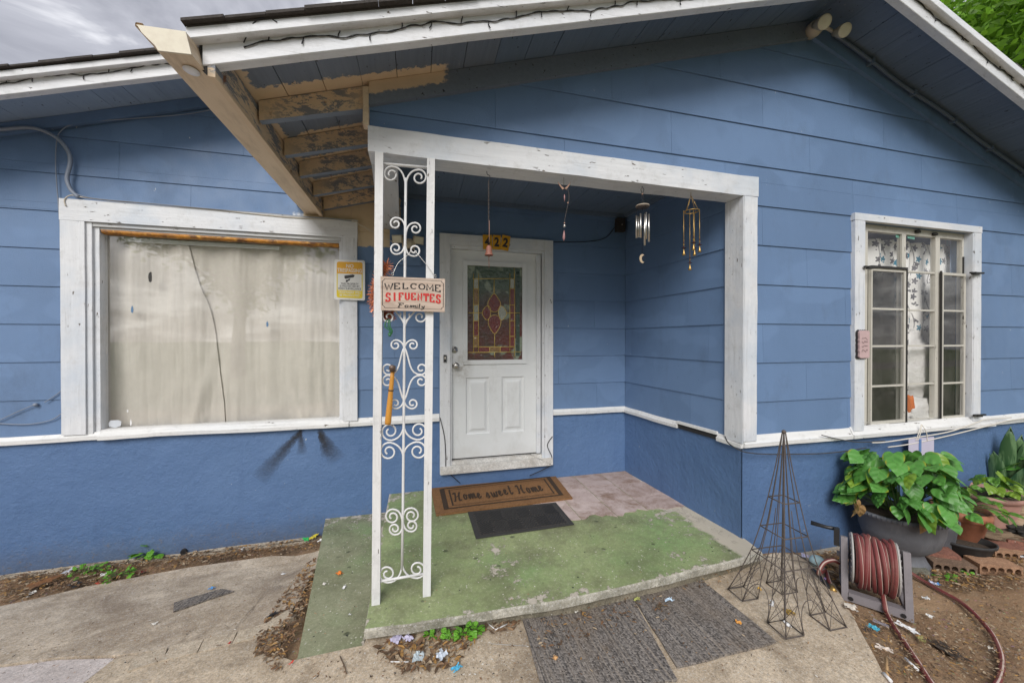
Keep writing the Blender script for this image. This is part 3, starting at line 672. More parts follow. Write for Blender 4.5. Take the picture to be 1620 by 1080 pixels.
# ---- porch opening: beam, right-hand jamb post, ceiling
def board(name, x0, x1, y0, y1, z0, z1, mat, parent, bv=.004, wob=.0):
    bm = nb(); box(bm, x0, x1, y0, y1, z0, z1)
    L = max(x1-x0, y1-y0, z1-z0); ax = 0 if L == x1-x0 else (1 if L == y1-y0 else 2)
    bevel(bm, bv, 1)
    if wob:
        n = int(L/.08)
        for i in range(1, n):
            co = [x0, y0, z0]; co[ax] += L*i/n; no = [0, 0, 0]; no[ax] = 1
            bmesh.ops.bisect_plane(bm, geom=bm.verts[:]+bm.edges[:]+bm.faces[:], plane_co=co, plane_no=no)
        rough_edge(bm, wob, x0*3+z0, 5)
    return obj(name, bm, mat, parent)
BT = W(900, 246, 2.15).z
beam = board('porch_beam', -.262, 2.372, 2.15, 2.30, 2.452, 2.592, M_wx, house, .004, .003)
# right jamb: front board and inner return
XJ0 = W(1177, 600, 2.155).x
board('jamb_board', XJ0-.004, 2.372-.006, 2.152, 2.188, .70, 2.449, M_wz, house, .004, .003)
pj = [(2.288, 2.1895), (XJ0-.005, 2.168), (XJ0-.006, 2.153), (XJ0-.012, 2.153), (2.238, 2.31), (2.262, 2.31)]
bm = nb(); prism(bm, [(x, y, .685) for x, y in pj], (0, 0, 1.763)); obj('jamb_return', bm, M_wz, house)
# side beam running back to the wall (its pale underside is what one sees)
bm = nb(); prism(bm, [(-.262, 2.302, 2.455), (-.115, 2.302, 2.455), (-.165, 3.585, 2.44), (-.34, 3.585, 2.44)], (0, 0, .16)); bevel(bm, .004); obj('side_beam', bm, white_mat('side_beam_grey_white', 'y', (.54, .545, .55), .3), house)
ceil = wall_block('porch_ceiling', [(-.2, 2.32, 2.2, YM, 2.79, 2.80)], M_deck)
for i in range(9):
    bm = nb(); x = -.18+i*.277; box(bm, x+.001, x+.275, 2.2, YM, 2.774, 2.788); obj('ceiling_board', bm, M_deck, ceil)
bm = nb(); box(bm, -.2, 2.19, YM-.035, YM-.014, 2.735, 2.773); bevel(bm, .006); obj('cove_moulding', bm, M_deck, ceil)
bm = nb(); prism(bm, [SA+snv*.016+sdv*.02+Vector((0, 0, 2.735)), SA+snv*.036+sdv*.02+Vector((0, 0, 2.735)), SB+snv*.036-sdv*.05+Vector((0, 0, 2.735)), SB+snv*.016-sdv*.05+Vector((0, 0, 2.735))], (0, 0, .037)); obj('cove_moulding', bm, M_deck, ceil)

# ---- roofs
SLL, SLR, AX = .316, -.34, 2.88
def dk(x): return 2.833+SLL*(x+.263) if x < AX else 3.826+SLR*(x-AX)          # underside of the porch roof boards
def md(x): return 3.10+.315*(x+2.702) if x < 1.2 else 4.329-.315*(x-1.2)       # underside of the long roof's boards
bm = nb(); E0 = -.86
def slope_slab(bm, x0, x1, f, lo, hi, y0, y1): prism(bm, [(x0, y0, f(x0)+lo), (x1, y0, f(x1)+lo), (x1, y0, f(x1)+hi), (x0, y0, f(x0)+hi)], (0, y1-y0, 0))
slope_slab(bm, E0-.02, AX-.001, dk, .0205, .028, 1.735, 6.0); slope_slab(bm, AX+.001, 6.9, dk, .0205, .028, 1.735, 6.0)
roof = obj('porch_roof', bm, M_shingle, house)
# ragged shingle courses seen edge-on along the rakes
for x0, x1, s_ in ((E0-.03, AX, 1), (AX, 6.9, -1)):
    x = x0
    while x < x1-.01:
        L = min(.145, x1-x); bm = nb(); yv = 1.715+rnd.uniform(-.008, .010)
        slope_slab(bm, x, x+L-.002, dk, .0285, .0285+rnd.uniform(.010, .017), yv, 2.4); obj('shingle', bm, M_shingle, roof); x += L
# soffit boards: run front to back, each one a board
x = E0+.02; i = 0
while x < 6.7:
    wd = .183; x1 = x+wd; g_ = rnd.choice((.002, .0025, .004, .0035))
    if x < AX < x1: x1 = AX
    yend = 3.55 if x < -.1 else 2.24
    bm = nb(); dz = rnd.uniform(0, .0025)
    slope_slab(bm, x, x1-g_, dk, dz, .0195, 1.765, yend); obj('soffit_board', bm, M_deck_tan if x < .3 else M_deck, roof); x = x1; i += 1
# frieze boards under the soffit along the wall, and the five rafter tails over the left eave
bm = nb(); slope_slab(bm, -.258, AX-.001, dk, -.128, -.002, 2.155, 2.188); obj('frieze_board', bm, M_deck_tan, roof)
bm = nb(); slope_slab(bm, AX+.001, 6.1, dk, -.118, -.002, 2.158, 2.188); obj('frieze_board', bm, M_siding, roof)
bm = nb(); box(bm, -.288, -.2585, 2.150, 2.20, 2.593, 2.80); obj('corner_board', bm, M_gut, roof)
bm = nb(); prism(bm, [(-.262, 2.20, 2.601), (-.20, 2.20, 2.601), (-.26, 3.58, 2.601), (-.335, 3.58, 2.601)], (0, 0, .21)); obj('plate_board', bm, M_tanfas, roof)
for k, y in enumerate(RAF):
    bm = nb(); a, b = -.795, -.262-(0 if k == 0 else .03)
    P = [(a, y, dk(a)-.105), (b, y, dk(b)-(.125 if k else .128)), (b, y, dk(b)-.003), (a, y, dk(a)-.003)]
    prism(bm, P, (0, .04, 0)); bm.normal_update()
    for f in bm.faces:
        if abs(f.normal.z) > .7: f.material_index = 1
    obj('rafter', bm, [M_rafter, M_rafter_under], roof)
bm = nb(); box(bm, -.833, -.806, 1.782, 3.575, 2.506, dk(-.833)-.003); bevel(bm, .003); obj('eave_board', bm, M_tanfas, roof)
# rake fascias, two boards deep, mitred at the ridge
def rake(xa, x1, f, yl, yu, parent, nm='fascia_board', cap='rake_trim', x0b=None):
    for name, lo, hi, y0, y1 in ((nm, -.105, .0195, yl, yl+.045), (cap, -.022, .0275, yu, yl-.0005)):
        x0 = x0b if (x0b is not None and name == cap) else xa
        bm = nb(); n = max(2, int(abs(x1-x0)/.12)); rings = []
        for i in range(n+1):
            x = x0+(x1-x0)*i/n; q = mnoise.noise(Vector((x*2, lo, 3)))*.004
            rings.append([bm.verts.new((x, y, f(x)+z+q)) for y, z in ((y0, lo+.003), (y0+.003, lo), (y1, lo), (y1, hi), (y0+.003, hi), (y0, hi-.003))])
        for A, B in zip(rings, rings[1:]):
            for k in range(6): bm.faces.new((A[k], A[(k+1) % 6], B[(k+1) % 6], B[k]))
        bm.faces.new(rings[0]); bm.faces.new(rings[-1][::-1]); obj(name, bm, M_fascia, parent)
rake(-.848, AX-.0005, dk, 1.778, 1.738, roof, x0b=-.885); rake(AX+.0005, 6.75, dk, 1.745, 1.705, roof)
# long roof behind
bm = nb(); slope_slab(bm, -6.6, 1.2, md, .0205, .03, 3.125, 11.6); slope_slab(bm, 1.2, 9, md, .0205, .03, 3.125, 11.6)
mroof = obj('long_roof', bm, M_shingle, house)
x = -6.5
while x < -.9:
    bm = nb(); g_ = rnd.choice((.001, .002, .0035)); slope_slab(bm, x, x+.183-g_, md, rnd.uniform(0, .002), .0195, 3.15, 3.605); obj('soffit_board', bm, M_deck_lit, mroof); x += .183
x = -6.6
while x < -.6:
    bm = nb(); slope_slab(bm, x, x+.143, md, .0305, .0305+rnd.uniform(.01, .018), 3.105+rnd.uniform(-.01, .008), 3.6); obj('shingle', bm, M_shingle, mroof); x += .145
rake(-6.6, -.6, md, 3.165, 3.125, mroof)
bm = nb(); slope_slab(bm, -5.6, -.9, md, -.083, -.002, 3.565, 3.5995); obj('frieze_board', bm, M_siding, mroof)
# ---- gutter along the left eave
gp = [(-.864, 2.612), (-.8455, 2.528), (-.952, 2.522), (-.962, 2.540), (-.983, 2.560), (-1.003, 2.580), (-1.014, 2.600), (-1.026, 2.602), (-1.026, 2.615), (-1.006, 2.615)]
bm = nb(); R_ = []
for j in range(27):
    y = 1.70+1.885*j/26; s_ = mnoise.noise(Vector((1, y*2, 0)))*.0025
    R_.append(([bm.verts.new((X, y, Z+s_)) for X, Z in gp], [bm.verts.new((X+(.0025 if X < -.9 else -.0025), y, Z+s_+.0025)) for X, Z in gp]))
for (A, a), (B, b) in zip(R_, R_[1:]):
    for k in range(len(gp)-1): bm.faces.new((A[k], A[k+1], B[k+1], B[k])); bm.faces.new((a[k+1], a[k], b[k], b[k+1]))
gutter = obj('gutter', bm, M_gut, house)
bm = nb(); prism(bm, [(X, 1.695, Z) for X, Z in gp[:7]+[(-1.02, 2.606)]], (0, .006, 0)); obj('end_cap', bm, M_gutcap, gutter)
bm = nb(); prism(bm, [(X, 3.583, Z) for X, Z in gp[:7]], (0, .006, 0)); obj('end_cap', bm, M_gut, gutter)
bm = nb(); lathe(bm, [(.0005, 0), (.021, 0), (.021, -.0015), (.0005, -.0015)], (-.893, 1.79, 2.5225), 18, sy=1.5, sx=1.3); obj('outlet_hole_lining', bm, simple('outlet_white', (.75, .76, .8), .4), gutter)
bm = nb(); prism(bm, [(-.8625, 1.7835, 2.535), (-.836, 1.7835, 2.515), (-.836, 1.7835, 2.64), (-.8625, 1.7835, 2.64)], (0, .02, 0)); obj('dark_gap_fill', bm, M_blackpaint_gap, gutter)  # black piece stands in for the dark rotten gap beside the gutter end

# ---- picture window
bm = nb(); box(bm, LW['x0'], LW['x1'], YM-.038, YM, 2.335, 2.497); bevel(bm, .004); pwin = obj('picture_window', bm, M_wx, house)
T_ = [('side_trim', LW['x0']+.004, -2.478, YM-.036, YM, .70, 2.334, M_wz), ('side_trim', -.645, LW['x1']-.004, YM-.036, YM, .70, 2.334, M_wz),
      ('stop', -2.477, -2.442, YM-.022, YM+.06, .70, 2.334, M_wz), ('stop', -2.441, -2.408, YM-.002, YM+.075, .70, 2.334, M_wz),
      ('stop', -.664, -.646, YM-.022, YM+.06, .70, 2.334, M_wz), ('stop', -.683, -.665, YM-.002, YM+.075, .70, 2.334, M_wz),
      ('stop', -2.44, -.666, YM-.018, YM+.06, 2.306, 2.333, M_beam), ('head_stop', -2.406, -.684, YM+.002, YM+.075, 2.288, 2.305, M_beam), ('sill_stop', -2.406, -.684, YM-.002, YM+.075, .70, .722, M_ledge)]
for n_, a, b, c, d, e1, f1, m_ in T_: board(n_, a, b, c, d, e1, f1, m_, pwin, .003, .0012)
m = Mat('orange_sealant'); c = m.mix(m.step(m.noise(8, 7, .75, m.vec((1, 1, 3))), .42, .62), (.50, .20, .012), (.075, .028, .01)); M_orange = m.done(m.mix(m.step(m.noise(30, 4), .55, .7), c, (.62, .33, .05)), .5, m.bump(m.noise(60, 5), .004))
bm = nb(); R_ = []
for i in range(90):
    x = -2.402+1.715*i/89; dr = max(0, mnoise.noise(Vector((x*7, 0, 1))))*.016+mnoise.noise(Vector((x*30, 0, 1)))*.004
    R_.append([bm.verts.new((x, YM+.0, 2.287)), bm.verts.new((x, YM+.008, 2.262-dr)), bm.verts.new((x, YM+.046, 2.258-dr)), bm.verts.new((x, YM+.046, 2.287))])
for A, B in zip(R_, R_[1:]):
    for k in range(4): bm.faces.new((A[k], A[(k+1) % 4], B[(k+1) % 4], B[k]))
obj('orange_sealant', bm, M_orange, pwin, True)
bm = nb(); box(bm, -2.405, -.685, YM+.048, YM+.052, .723, 2.286); obj('pane', bm, M_glass, pwin)
bm = nb(); prism(bm, [(x, YM+.0465, z) for x, z in ((-2.385, .735), (-2.345, .725), (-2.31, .738), (-2.305, .772), (-2.325, .785), (-2.375, .785), (-2.388, .765))], (0, -.0015, 0)); obj('pane_sticker', bm, simple('grey_sticker', (.55, .58, .62), .5, .1), pwin)
for (u, v, du, dv, c_) in ((238, 438, 2.2, 8, 0), (209, 490, 1.6, 5, 1), (423, 513, 1.6, 4, 1), (207, 668, 1, 4, 2), (202, 650, .8, 2.5, 2)):
    p = W(u, v, YM+.046); bm = nb(); s_ = p.y/FPX*1.0
    bm2 = [(p.x+du*s_*math.cos(t)*(.7+.5*rnd.random()), p.y, p.z+dv*s_*math.sin(t)*(.7+.5*rnd.random())) for t in [k*math.pi/4 for k in range(8)]]
    prism(bm, bm2, (0, -.001, 0)); obj('paint_fleck', bm, (M_blackpaint_gap, simple('blue_fleck', (.10, .2, .34)), simple('white_fleck', (.7, .7, .7)))[c_], pwin)
# curtain
def cloth(name, x0, x1, z0, z1, y, mat, amp=.02, freq=9, nx=110, nz=50, seed=0, parent=None, pin=.4, fold=None):
    bm = nb(); g = []
    for i in range(nx+1):
        row = []
        for j in range(nz+1):
            s, t = i/nx, j/nz; x = x0+(x1-x0)*s; z = z0+(z1-z0)*t
            a = amp*(pin+(1-pin)*(1-t))
            d = a*math.sin(x*freq*2+mnoise.noise(Vector((x*1.3, z*.5, seed)))*4)+a*.9*mnoise.fractal(Vector((x*3.0, z*.8, seed+5)), 1, 2, 4)+mnoise.fractal(Vector((x*4, z*3.5, seed+9)), 1, 2, 5)*amp*.38
            if fold: d += fold(x, z)
            row.append(bm.verts.new((x, y+d, z)))
        g.append(row)
    for i in range(nx):
        for j in range(nz): bm.faces.new((g[i][j], g[i+1][j], g[i+1][j+1], g[i][j+1]))
    return obj(name, bm, mat, parent, True)
m = Mat('beige_curtain_cloth'); c = m.mix(m.noise(2, 5, .6), (.56, .53, .47), (.68, .65, .59))
c = m.mix(m.step(m.noise(1.1, 6, .7, m.vec((2, 1, .6))), .5, .75, 0, .3), c, (.46, .43, .37)); wv = m.n('ShaderNodeTexWave'); wv.inputs['Scale'].default_value = 160
M_curt = m.done(c, .9, m.bump(m.noise(9, 5), .002), 0, .2, **{'Subsurface_Weight': 0.0})
def cfold(x, z):
    f = 0
    for cx, lean, wdt, dep in ((-1.52, .10, .016, -.035), (-1.60, .02, .03, -.02), (-1.76, -.22, .05, -.014), (-1.10, .22, .05, -.014)):
        k = max(0, min(1, (1.75-z)/.8)) if cx > -1.55 else max(0, min(1, (1.3-z)/.5)); q = (x-cx-lean*(1-z))/wdt; f += dep*k*math.exp(-q*q)
    return f
def EDGE(z): return lerp(z, [.6, .787, 1.009, 1.287, 1.73, 2.2, 2.4], [-1.60, -1.62, -1.645, -1.67, -1.745, -1.875, -1.93])
def edge_l(z): return EDGE(z)+.008*math.sin(z*9)
def panel(label, xa, xb, y, seed, amp):
    nx, nz = 120, 70; bm = nb(); g = []
    for i in range(nx+1):
        row = []
        for j in range(nz+1):
            sx, z = i/nx, .60+1.76*j/nz; x0, x1 = xa(z), xb(z); x = x0+(x1-x0)*sx; t = j/nz
            a = amp*(.55+.45*t)
            d = a*(math.sin(x*21+2.4*mnoise.noise(Vector((x*2, z*.35, seed))))*.55+mnoise.fractal(Vector((x*6.5, z*.5, seed+5)), 1, 2, 4)*.9)+mnoise.fractal(Vector((x*5, z*4, seed+9)), 1, 2, 5)*amp*.35*(1.25-t)
            for cx, lean, wdt, dep in ((-1.78, -.24, .045, -.03), (-1.10, .24, .05, -.03), (-1.62, .05, .03, -.025), (-.86, .10, .04, -.02)):
                q = (x-cx-lean*(1-z))/wdt; d += dep*max(0, min(1, (1.35-z)/.5))*math.exp(-q*q)
            row.append(bm.verts.new((x, y+d, z)))
        g.append(row)
    for i in range(nx):
        for j in range(nz): bm.faces.new((g[i][j], g[i+1][j], g[i+1][j+1], g[i][j+1]))
    o = obj('curtain', bm, M_curt, None, True); so = o.modifiers.new('cloth', 'SOLIDIFY'); so.thickness = .003; return tag(o, label, 'curtain')
panel('left half of the beige cloth curtain closed behind the big picture window', lambda z: -2.45, edge_l, YM+.12, 2, .030)
panel('right half of the beige cloth curtain in the picture window, tucked behind the left half', lambda z: edge_l(z)-.03, lambda z: -.62, YM+.134, 2, .030)
bm = nb(); box(bm, -2.30, -1.19, YM+.085, YM+.10, 2.222, 2.252); bevel(bm, .003); tag(obj('white_strip', bm, simple('flat_white', (.72, .76, .74), .4)), 'flat white strip across the top of the beige curtain', 'curtain rail')  # flat white strip standing just behind the pane

# ---- front door
def dpt(u, v, y=3.6): return W(u, v, y)
bm = nb(); box(bm, .20, .295, YM-.036, YM, .15, 2.434); bevel(bm, .004); door = obj('front_door', bm, M_wz, house)       # left casing carries the rest
for n_, a, b, c, d, e1, f1, m_ in [('casing', 1.245, 1.337, YM-.036, YM, .15, 2.434, M_wz), ('casing', .296, 1.244, YM-.036, YM, 2.33, 2.434, M_wx), ('casing', .205, 1.33, YM-.05, YM, .148, .225, M_thresh),
    ('jamb', .296, .312, YM-.02, YM+.06, .226, 2.329, M_wz), ('jamb', 1.226, 1.244, YM-.02, YM+.06, .226, 2.329, M_wz), ('jamb', .313, 1.225, YM-.02, YM+.06, 2.30, 2.329, M_wx), ('threshold', .313, 1.225, YM-.012, YM+.06, .226, .256, M_thresh),
    ('door_stop', 1.17, 1.212, YM-.006, YM+.012, .27, 2.28, M_wz)]:
    board(n_, a, b, c, d, e1, f1, m_, door, .003, .001)
g0, g1, h0, h1 = .455, 1.035, 1.215, 2.165
PZ0, PZ1 = .497, 1.055; PN = ((.452, .690), (.812, 1.045))
bm = nb(); Y0, Y1 = YM+.018, YM+.058
XSd = [.315, PN[0][0], g0, PN[0][1], PN[1][0], g1, PN[1][1], 1.222]
def dq(x0, x1, z0, z1): box(bm, x0, x1, Y0, Y1, z0, z1)
dq(.315, .452, .273, 2.298); dq(1.046, 1.222, .273, 2.298); dq(.4521, 1.0459, 2.166, 2.298); dq(.4521, 1.0459, 1.0555, 1.214); dq(.4521, 1.0459, .273, .4965); dq(.6905, .8115, .497, 1.055)
obj('door_leaf', bm, M_door, door)
bm = nb(); box(bm, .313, 1.225, Y0+.02, Y0+.05, .257, .2725); obj('dark_gap_strip', bm, M_blackpaint_gap, door)  # black strip stands in for the dark of the gap under the leaf
for a, b in PN:                      # raised panels: sloping margins round a raised field
    bm = nb(); R_ = []
    for ins, y in ((.0, Y0+.001), (.012, Y0+.012), (.03, Y0+.012), (.055, Y0+.002)):
        R_.append([bm.verts.new((x, y, z)) for x, z in ((a+ins, PZ0+ins), (b-ins, PZ0+ins), (b-ins, PZ1-ins), (a+ins, PZ1-ins))])
    for A, B in zip(R_, R_[1:]):
        for k in range(4): bm.faces.new((A[k], A[(k+1) % 4], B[(k+1) % 4], B[k]))
    bm.faces.new(R_[-1]); obj('raised_panel', bm, M_door, door)
bm = nb()
for x0, x1, z0, z1 in ((g0-.03, g0+.012, h0-.03, h1+.03), (g1-.012, g1+.03, h0-.03, h1+.03), (g0+.0125, g1-.0125, h1-.012, h1+.03), (g0+.0125, g1-.0125, h0-.03, h0+.012)): box(bm, x0, x1, Y0-.014, Y0+.004, z0, z1)
bevel(bm, .005, 2); obj('lite_frame', bm, M_door, door)
bm = nb(); box(bm, g0, g1, Y0+.009, Y0+.012, h0, h1)
m = Mat('textured_door_glass'); c = m.mix(m.step(m.noise(4, 4, .6), .35, .65), (.06, .05, .04), (.12, .03, .026)); vz = m.xyz()
c = m.mix(m.step(vz[2], 1.78, 1.95), c, (.075, .11, .08)); c = m.mix(m.step(m.noise(7, 3, .5, m.vec(off=(1, 1, 1))), .58, .63), c, (.22, .26, .20))
MG = m.done(c, .07, m.bump(m.noise(30, 3, .5), .010, 1), 0, .6); lite = obj('lite_pane', bm, MG, door)
def gpane(name, col):
    m = Mat(name); c = m.mix(m.noise(14, 4), tuple(x*.7 for x in col), tuple(x*1.35 for x in col)); return m.done(c, .06, m.bump(m.noise(38, 3), .010, 1), 0, .7)
GP = [gpane('red_glass', (.15, .028, .026)), gpane('amber_glass', (.22, .13, .05)), gpane('clear_pale_glass', (.34, .35, .30)), gpane('dark_green_glass', (.035, .06, .045))]
def dg(u, v): p = W(720+u/5.4, 400+v/5.4, Y0+.006); return (p.x, p.z)       # read off the enlarged view of the lite
yc = Y0+.0065
def pane(pts, mi, dy=0): bm = nb(); prism(bm, [(x, yc+dy, z) for x, z in pts], (0, .0022, 0)); obj('coloured_pane', bm, GP[mi], lite)
def came(pts, r=.0036, close=False): bm = nb(); tube(bm, [(x, yc-.001, z) for x, z in pts], r, 5, close=close); obj('came', bm, M_gold, lite)
def rect(a, b, c, d): return [dg(a, b), dg(c, b), dg(c, d), dg(a, d)]
def sq(p): return [p[0], p[1]]
for x0, x1, cs in ((158, 200, (2, 1, 2, 0, 1, 2)), (468, 508, (2, 0, 0, 0, 0, 0))):
    ys = [220, 305, 445, 580, 712, 800]
    for i, (a, b) in enumerate(zip(ys, ys[1:])): pane(rect(x0+2, a+3, x1-2, b-3), cs[i]); came([dg(x0, b), dg(x1, b)])
    came([dg(x0, 175), dg(x0, 845)]); came([dg(x1, 175), dg(x1, 885 if x1 > 300 else 845)])
for a, b, k in ((205, 293, 0), (300, 382, 1), (389, 465, 0)): pane(rect(a, 806, b, 840), k); came([dg(b+3, 802), dg(b+3, 845)])
pane(rect(520, 135, 552, 880), 3)
came([dg(150, 220), dg(508, 220)]); came([dg(205, 802), dg(510, 802)]); came([dg(110, 850), dg(560, 845)]); came([dg(333, 225), dg(333, 345)]); came([dg(338, 690), dg(338, 800)]); came([dg(338, 848), dg(338, 890)]); came([dg(110, 512), dg(232, 512)]); came([dg(440, 512), dg(555, 512)]); came([dg(505, 130), dg(505, 220)])
def petal(pts, k, dy=0):
    c = [(p.x, p.z) for p in catmull([Vector((a, 0, b)) for a, b in (dg(*q) for q in pts)], 5, True)]; pane(c, k, dy); came(c, .0032, True)
petal([(333, 348), (365, 385), (388, 430), (378, 480), (336, 505), (292, 480), (280, 430), (300, 385)], 0)
petal([(338, 690), (300, 645), (283, 590), (300, 545), (338, 530), (375, 545), (392, 590), (375, 645)], 0, -.0003)
petal([(232, 512), (255, 465), (285, 452), (303, 485), (300, 540), (275, 572), (250, 555)], 0, -.0006)
petal([(440, 512), (415, 465), (388, 452), (370, 485), (373, 540), (395, 575), (425, 550)], 2, -.0006)
def knob(u, v, r, prof, nm, mat):
    p = W(u, v, Y0); bm = nb(); lathe(bm, prof, (0, 0, 0), 18, M=Matrix.Translation((p.x, Y0, p.z)) @ Matrix.Rotation(math.radians(90), 4, 'X'), cap1=True); obj(nm, bm, mat, door, True)
knob(721, 578, 0, [(.033, -.001), (.033, .004), (.03, .007), (.014, .009), (.012, .028), (.024, .036), (.028, .048), (.025, .058), (.012, .063), (.002, .064)], 'door_knob', M_metal)
knob(719, 553, 0, [(.032, -.001), (.032, .008), (.027, .013), (.012, .014), (.011, .022), (.001, .023)], 'deadbolt', M_metal)
bm = nb(); p = W(704, 567, YM-.036); box(bm, p.x-.014, p.x+.014, YM-.052, YM-.0365, p.z-.034, p.z+.034); bevel(bm, .004); db = obj('doorbell', bm, M_black, None); tag(db, 'small black doorbell button on the left door casing', 'doorbell')
bm = nb(); box(bm, p.x-.006, p.x+.006, YM-.055, YM-.0525, p.z-.005, p.z+.02); obj('button', bm, simple('pale_button', (.5, .48, .42), .4), db)

# ---- steel casement window on the right
def rw(u, v, y): return W(u, v, y)
bm = nb(); yt = YF-.036
zt_ = RW['z1']; tw = .088
box(bm, RW['x0'], RW['x1'], yt, YF, rz1, zt_); bevel(bm, .004); cw = obj('casement_window', bm, M_wx, house)
for n_, a, b, c, d, e1, f1, m_ in [('side_trim', RW['x0']+.004, rx0, yt+.002, YF, .71, rz1-.001, M_wz), ('side_trim', rx1, RW['x1']-.004, yt+.002, YF, .71, rz1-.001, M_wz)]: board(n_, a, b, c, d, e1, f1, m_, cw, .004, .0015)
board('reveal', rx1-.012, rx1-.0005, YF-.03, YF+.045, .742, rz1-.0015, M_wz, cw, .002); board('reveal', rx0+.0005, rx0+.010, YF-.03, YF+.02, .742, rz1-.0015, M_wz, cw, .002)
M_steel = white_mat('cream_steel_bar', 'z', (.56, .54, .48), .0); yg = YF+.03
c1, c2, c3, c4, c5, c6 = [W(u, 430, yg).x for u in (1370, 1426, 1431, 1479, 1485, 1534)]
c6 = rx1-.045
top_z, t1 = W(1430, 371, yg).z, W(1430, 429, yg).z
rows = [t1, W(1430, 490, yg).z, W(1430, 547, yg).z, W(1430, 608, yg).z, W(1430, 664, yg).z]
bm = nb()
box(bm, rx0, rx1, yg-.004, yg+.03, top_z, rz1-.001); box(bm, rx0, rx1, yg-.004, yg+.03, rows[4]-.028, rows[4]); box(bm, c6+.012, rx1, yg-.004, yg+.03, rows[4], top_z)
box(bm, rx0, c1+.012, yg-.004, yg+.03, rows[4], top_z)
for a, b in ((c2-.004, c3+.004), (c4-.004, c5+.004)): box(bm, a, b, yg-.006, yg+.03, rows[4], top_z)
obj('steel_frame', bm, M_steel, cw)
for zr in rows[1:4]+[t1]: bm = nb(); box(bm, c3+.006, c4-.006, yg-.003, yg+.02, zr-.007, zr+.007); obj('muntin', bm, M_steel, cw)
m = Mat('insect_screen'); tr = m.n('ShaderNodeBsdfTransparent'); df = m.n('ShaderNodeBsdfDiffuse'); df.inputs[0].default_value = (.05, .048, .042, 1); ms = m.n('ShaderNodeMixShader'); ms.inputs[0].default_value = .74
m.t.links.new(tr.outputs[0], ms.inputs[1]); m.t.links.new(df.outputs[0], ms.inputs[2]); m.t.links.new(ms.outputs[0], m.o.inputs[0]); M_screen = m.m
M_glass2 = glass('casement_glass', 1.3)
def pane_at(x0, x1, z0, z1, y, par): bm = nb(); box(bm, x0, x1, y, y+.004, z0, z1); obj('pane', bm, M_glass2, par)
for a, b in ((c1+.012, c2-.004), (c3+.004, c4-.004), (c5+.004, c6+.012)): pane_at(a, b, t1+.006, top_z, yg+.008, cw)
for za, zb in zip(rows, rows[1:]): pane_at(c3+.004, c4-.004, zb+.004, za-.004, yg+.008, cw)
for a, b, edge in ((c1+.013, c2+.004, 1), (c5-.006, c6+.011, 0)):         # two outward casements with dark edges
    bm = nb(); y0 = yg-.03; zb, zt2 = rows[4]-.01, t1+.004; fw = .022
    box(bm, a, a+fw*.6, y0, y0+.022, zb, zt2); box(bm, b-fw, b, y0, y0+.022, zb, zt2); box(bm, a+fw*.6, b-fw, y0, y0+.022, zt2-fw, zt2); box(bm, a+fw*.6, b-fw, y0, y0+.022, zb, zb+.022); bevel(bm, .003)
    cs = obj('casement', bm, M_steel, cw)
    bm = nb()
    if edge: box(bm, b+.0005, b+.014, y0-.004, y0+.03, zb-.012, zt2+.014); box(bm, a-.01, b, y0-.012, y0+.03, zt2+.0005, zt2+.018); box(bm, a-.01, b, y0-.006, y0+.03, zb-.02, zb-.0005)
    else: box(bm, a-.009, a-.0005, y0+.002, y0+.014, zb-.012, zt2+.012); box(bm, a, b, y0-.006, y0+.02, zb-.018, zb-.0005)
    rough_edge(bm, .003, 4, 12); obj('black_edge', bm, M_blackpaint_gap, cs)
    for zr in rows[1:4]: bm = nb(); box(bm, a+fw*.6, b-fw, y0+.002, y0+.016, zr-.0075, zr+.0075); obj('muntin', bm, M_steel, cs)
    zz_ = [zt2-fw]+rows[1:4]+[zb+.022]
    for za, zb_ in zip(zz_, zz_[1:]): pane_at(a+fw*.6, b-fw, zb_+.002, za-.002, y0+.007, cs)
    bm = nb(); box(bm, a, b, yg+.034, yg+.036, zb, zt2); obj('insect_screen', bm, M_screen, cs)
bm = nb(); box(bm, c6+.016, rx1-.014, yg-.012, yg-.0045, rows[4], W(1540, 408, yg).z); rough_edge(bm, .004, 2, 14); obj('peeled_black_jamb', bm, M_blackpaint_gap, cw)
for u, v, l in ((1540, 432, .10), (1545, 656, .09), (1374, 423, .07)):
    p = W(u, v, YF-.04); bm = nb(); box(bm, p.x-.06, p.x+l, YF-.06, YF-.045, p.z-.007, p.z+.007); box(bm, p.x-.03, p.x+.03, YF-.065, YF-.038, p.z-.014, p.z+.006); rough_edge(bm, .004, u, 20); obj('hinge', bm, M_blackpaint_gap, cw)
for u, v in ((1449, 367), (1476, 371)):
    p = W(u, v, yg); bm = nb(); lathe(bm, [(.001, -.012), (.028, -.01), (.03, 0), (.02, .012), (.001, .014)], (p.x, yg-.012, p.z), 10, sy=.6); obj('catch', bm, M_blackpaint_gap, cw)
for u, v, w_ in ((1419, 372, .05), (1440, 374, .09)):
    p = W(u, v, yg+.02); bm = nb(); box(bm, p.x-w_/2, p.x+w_/2, yg+.014, yg+.016, p.z-.022, p.z+.018); rough_edge(bm, .006, u, 30); obj('green_tape', bm, simple('green_tape', (.16, .50, .38), .5), cw)
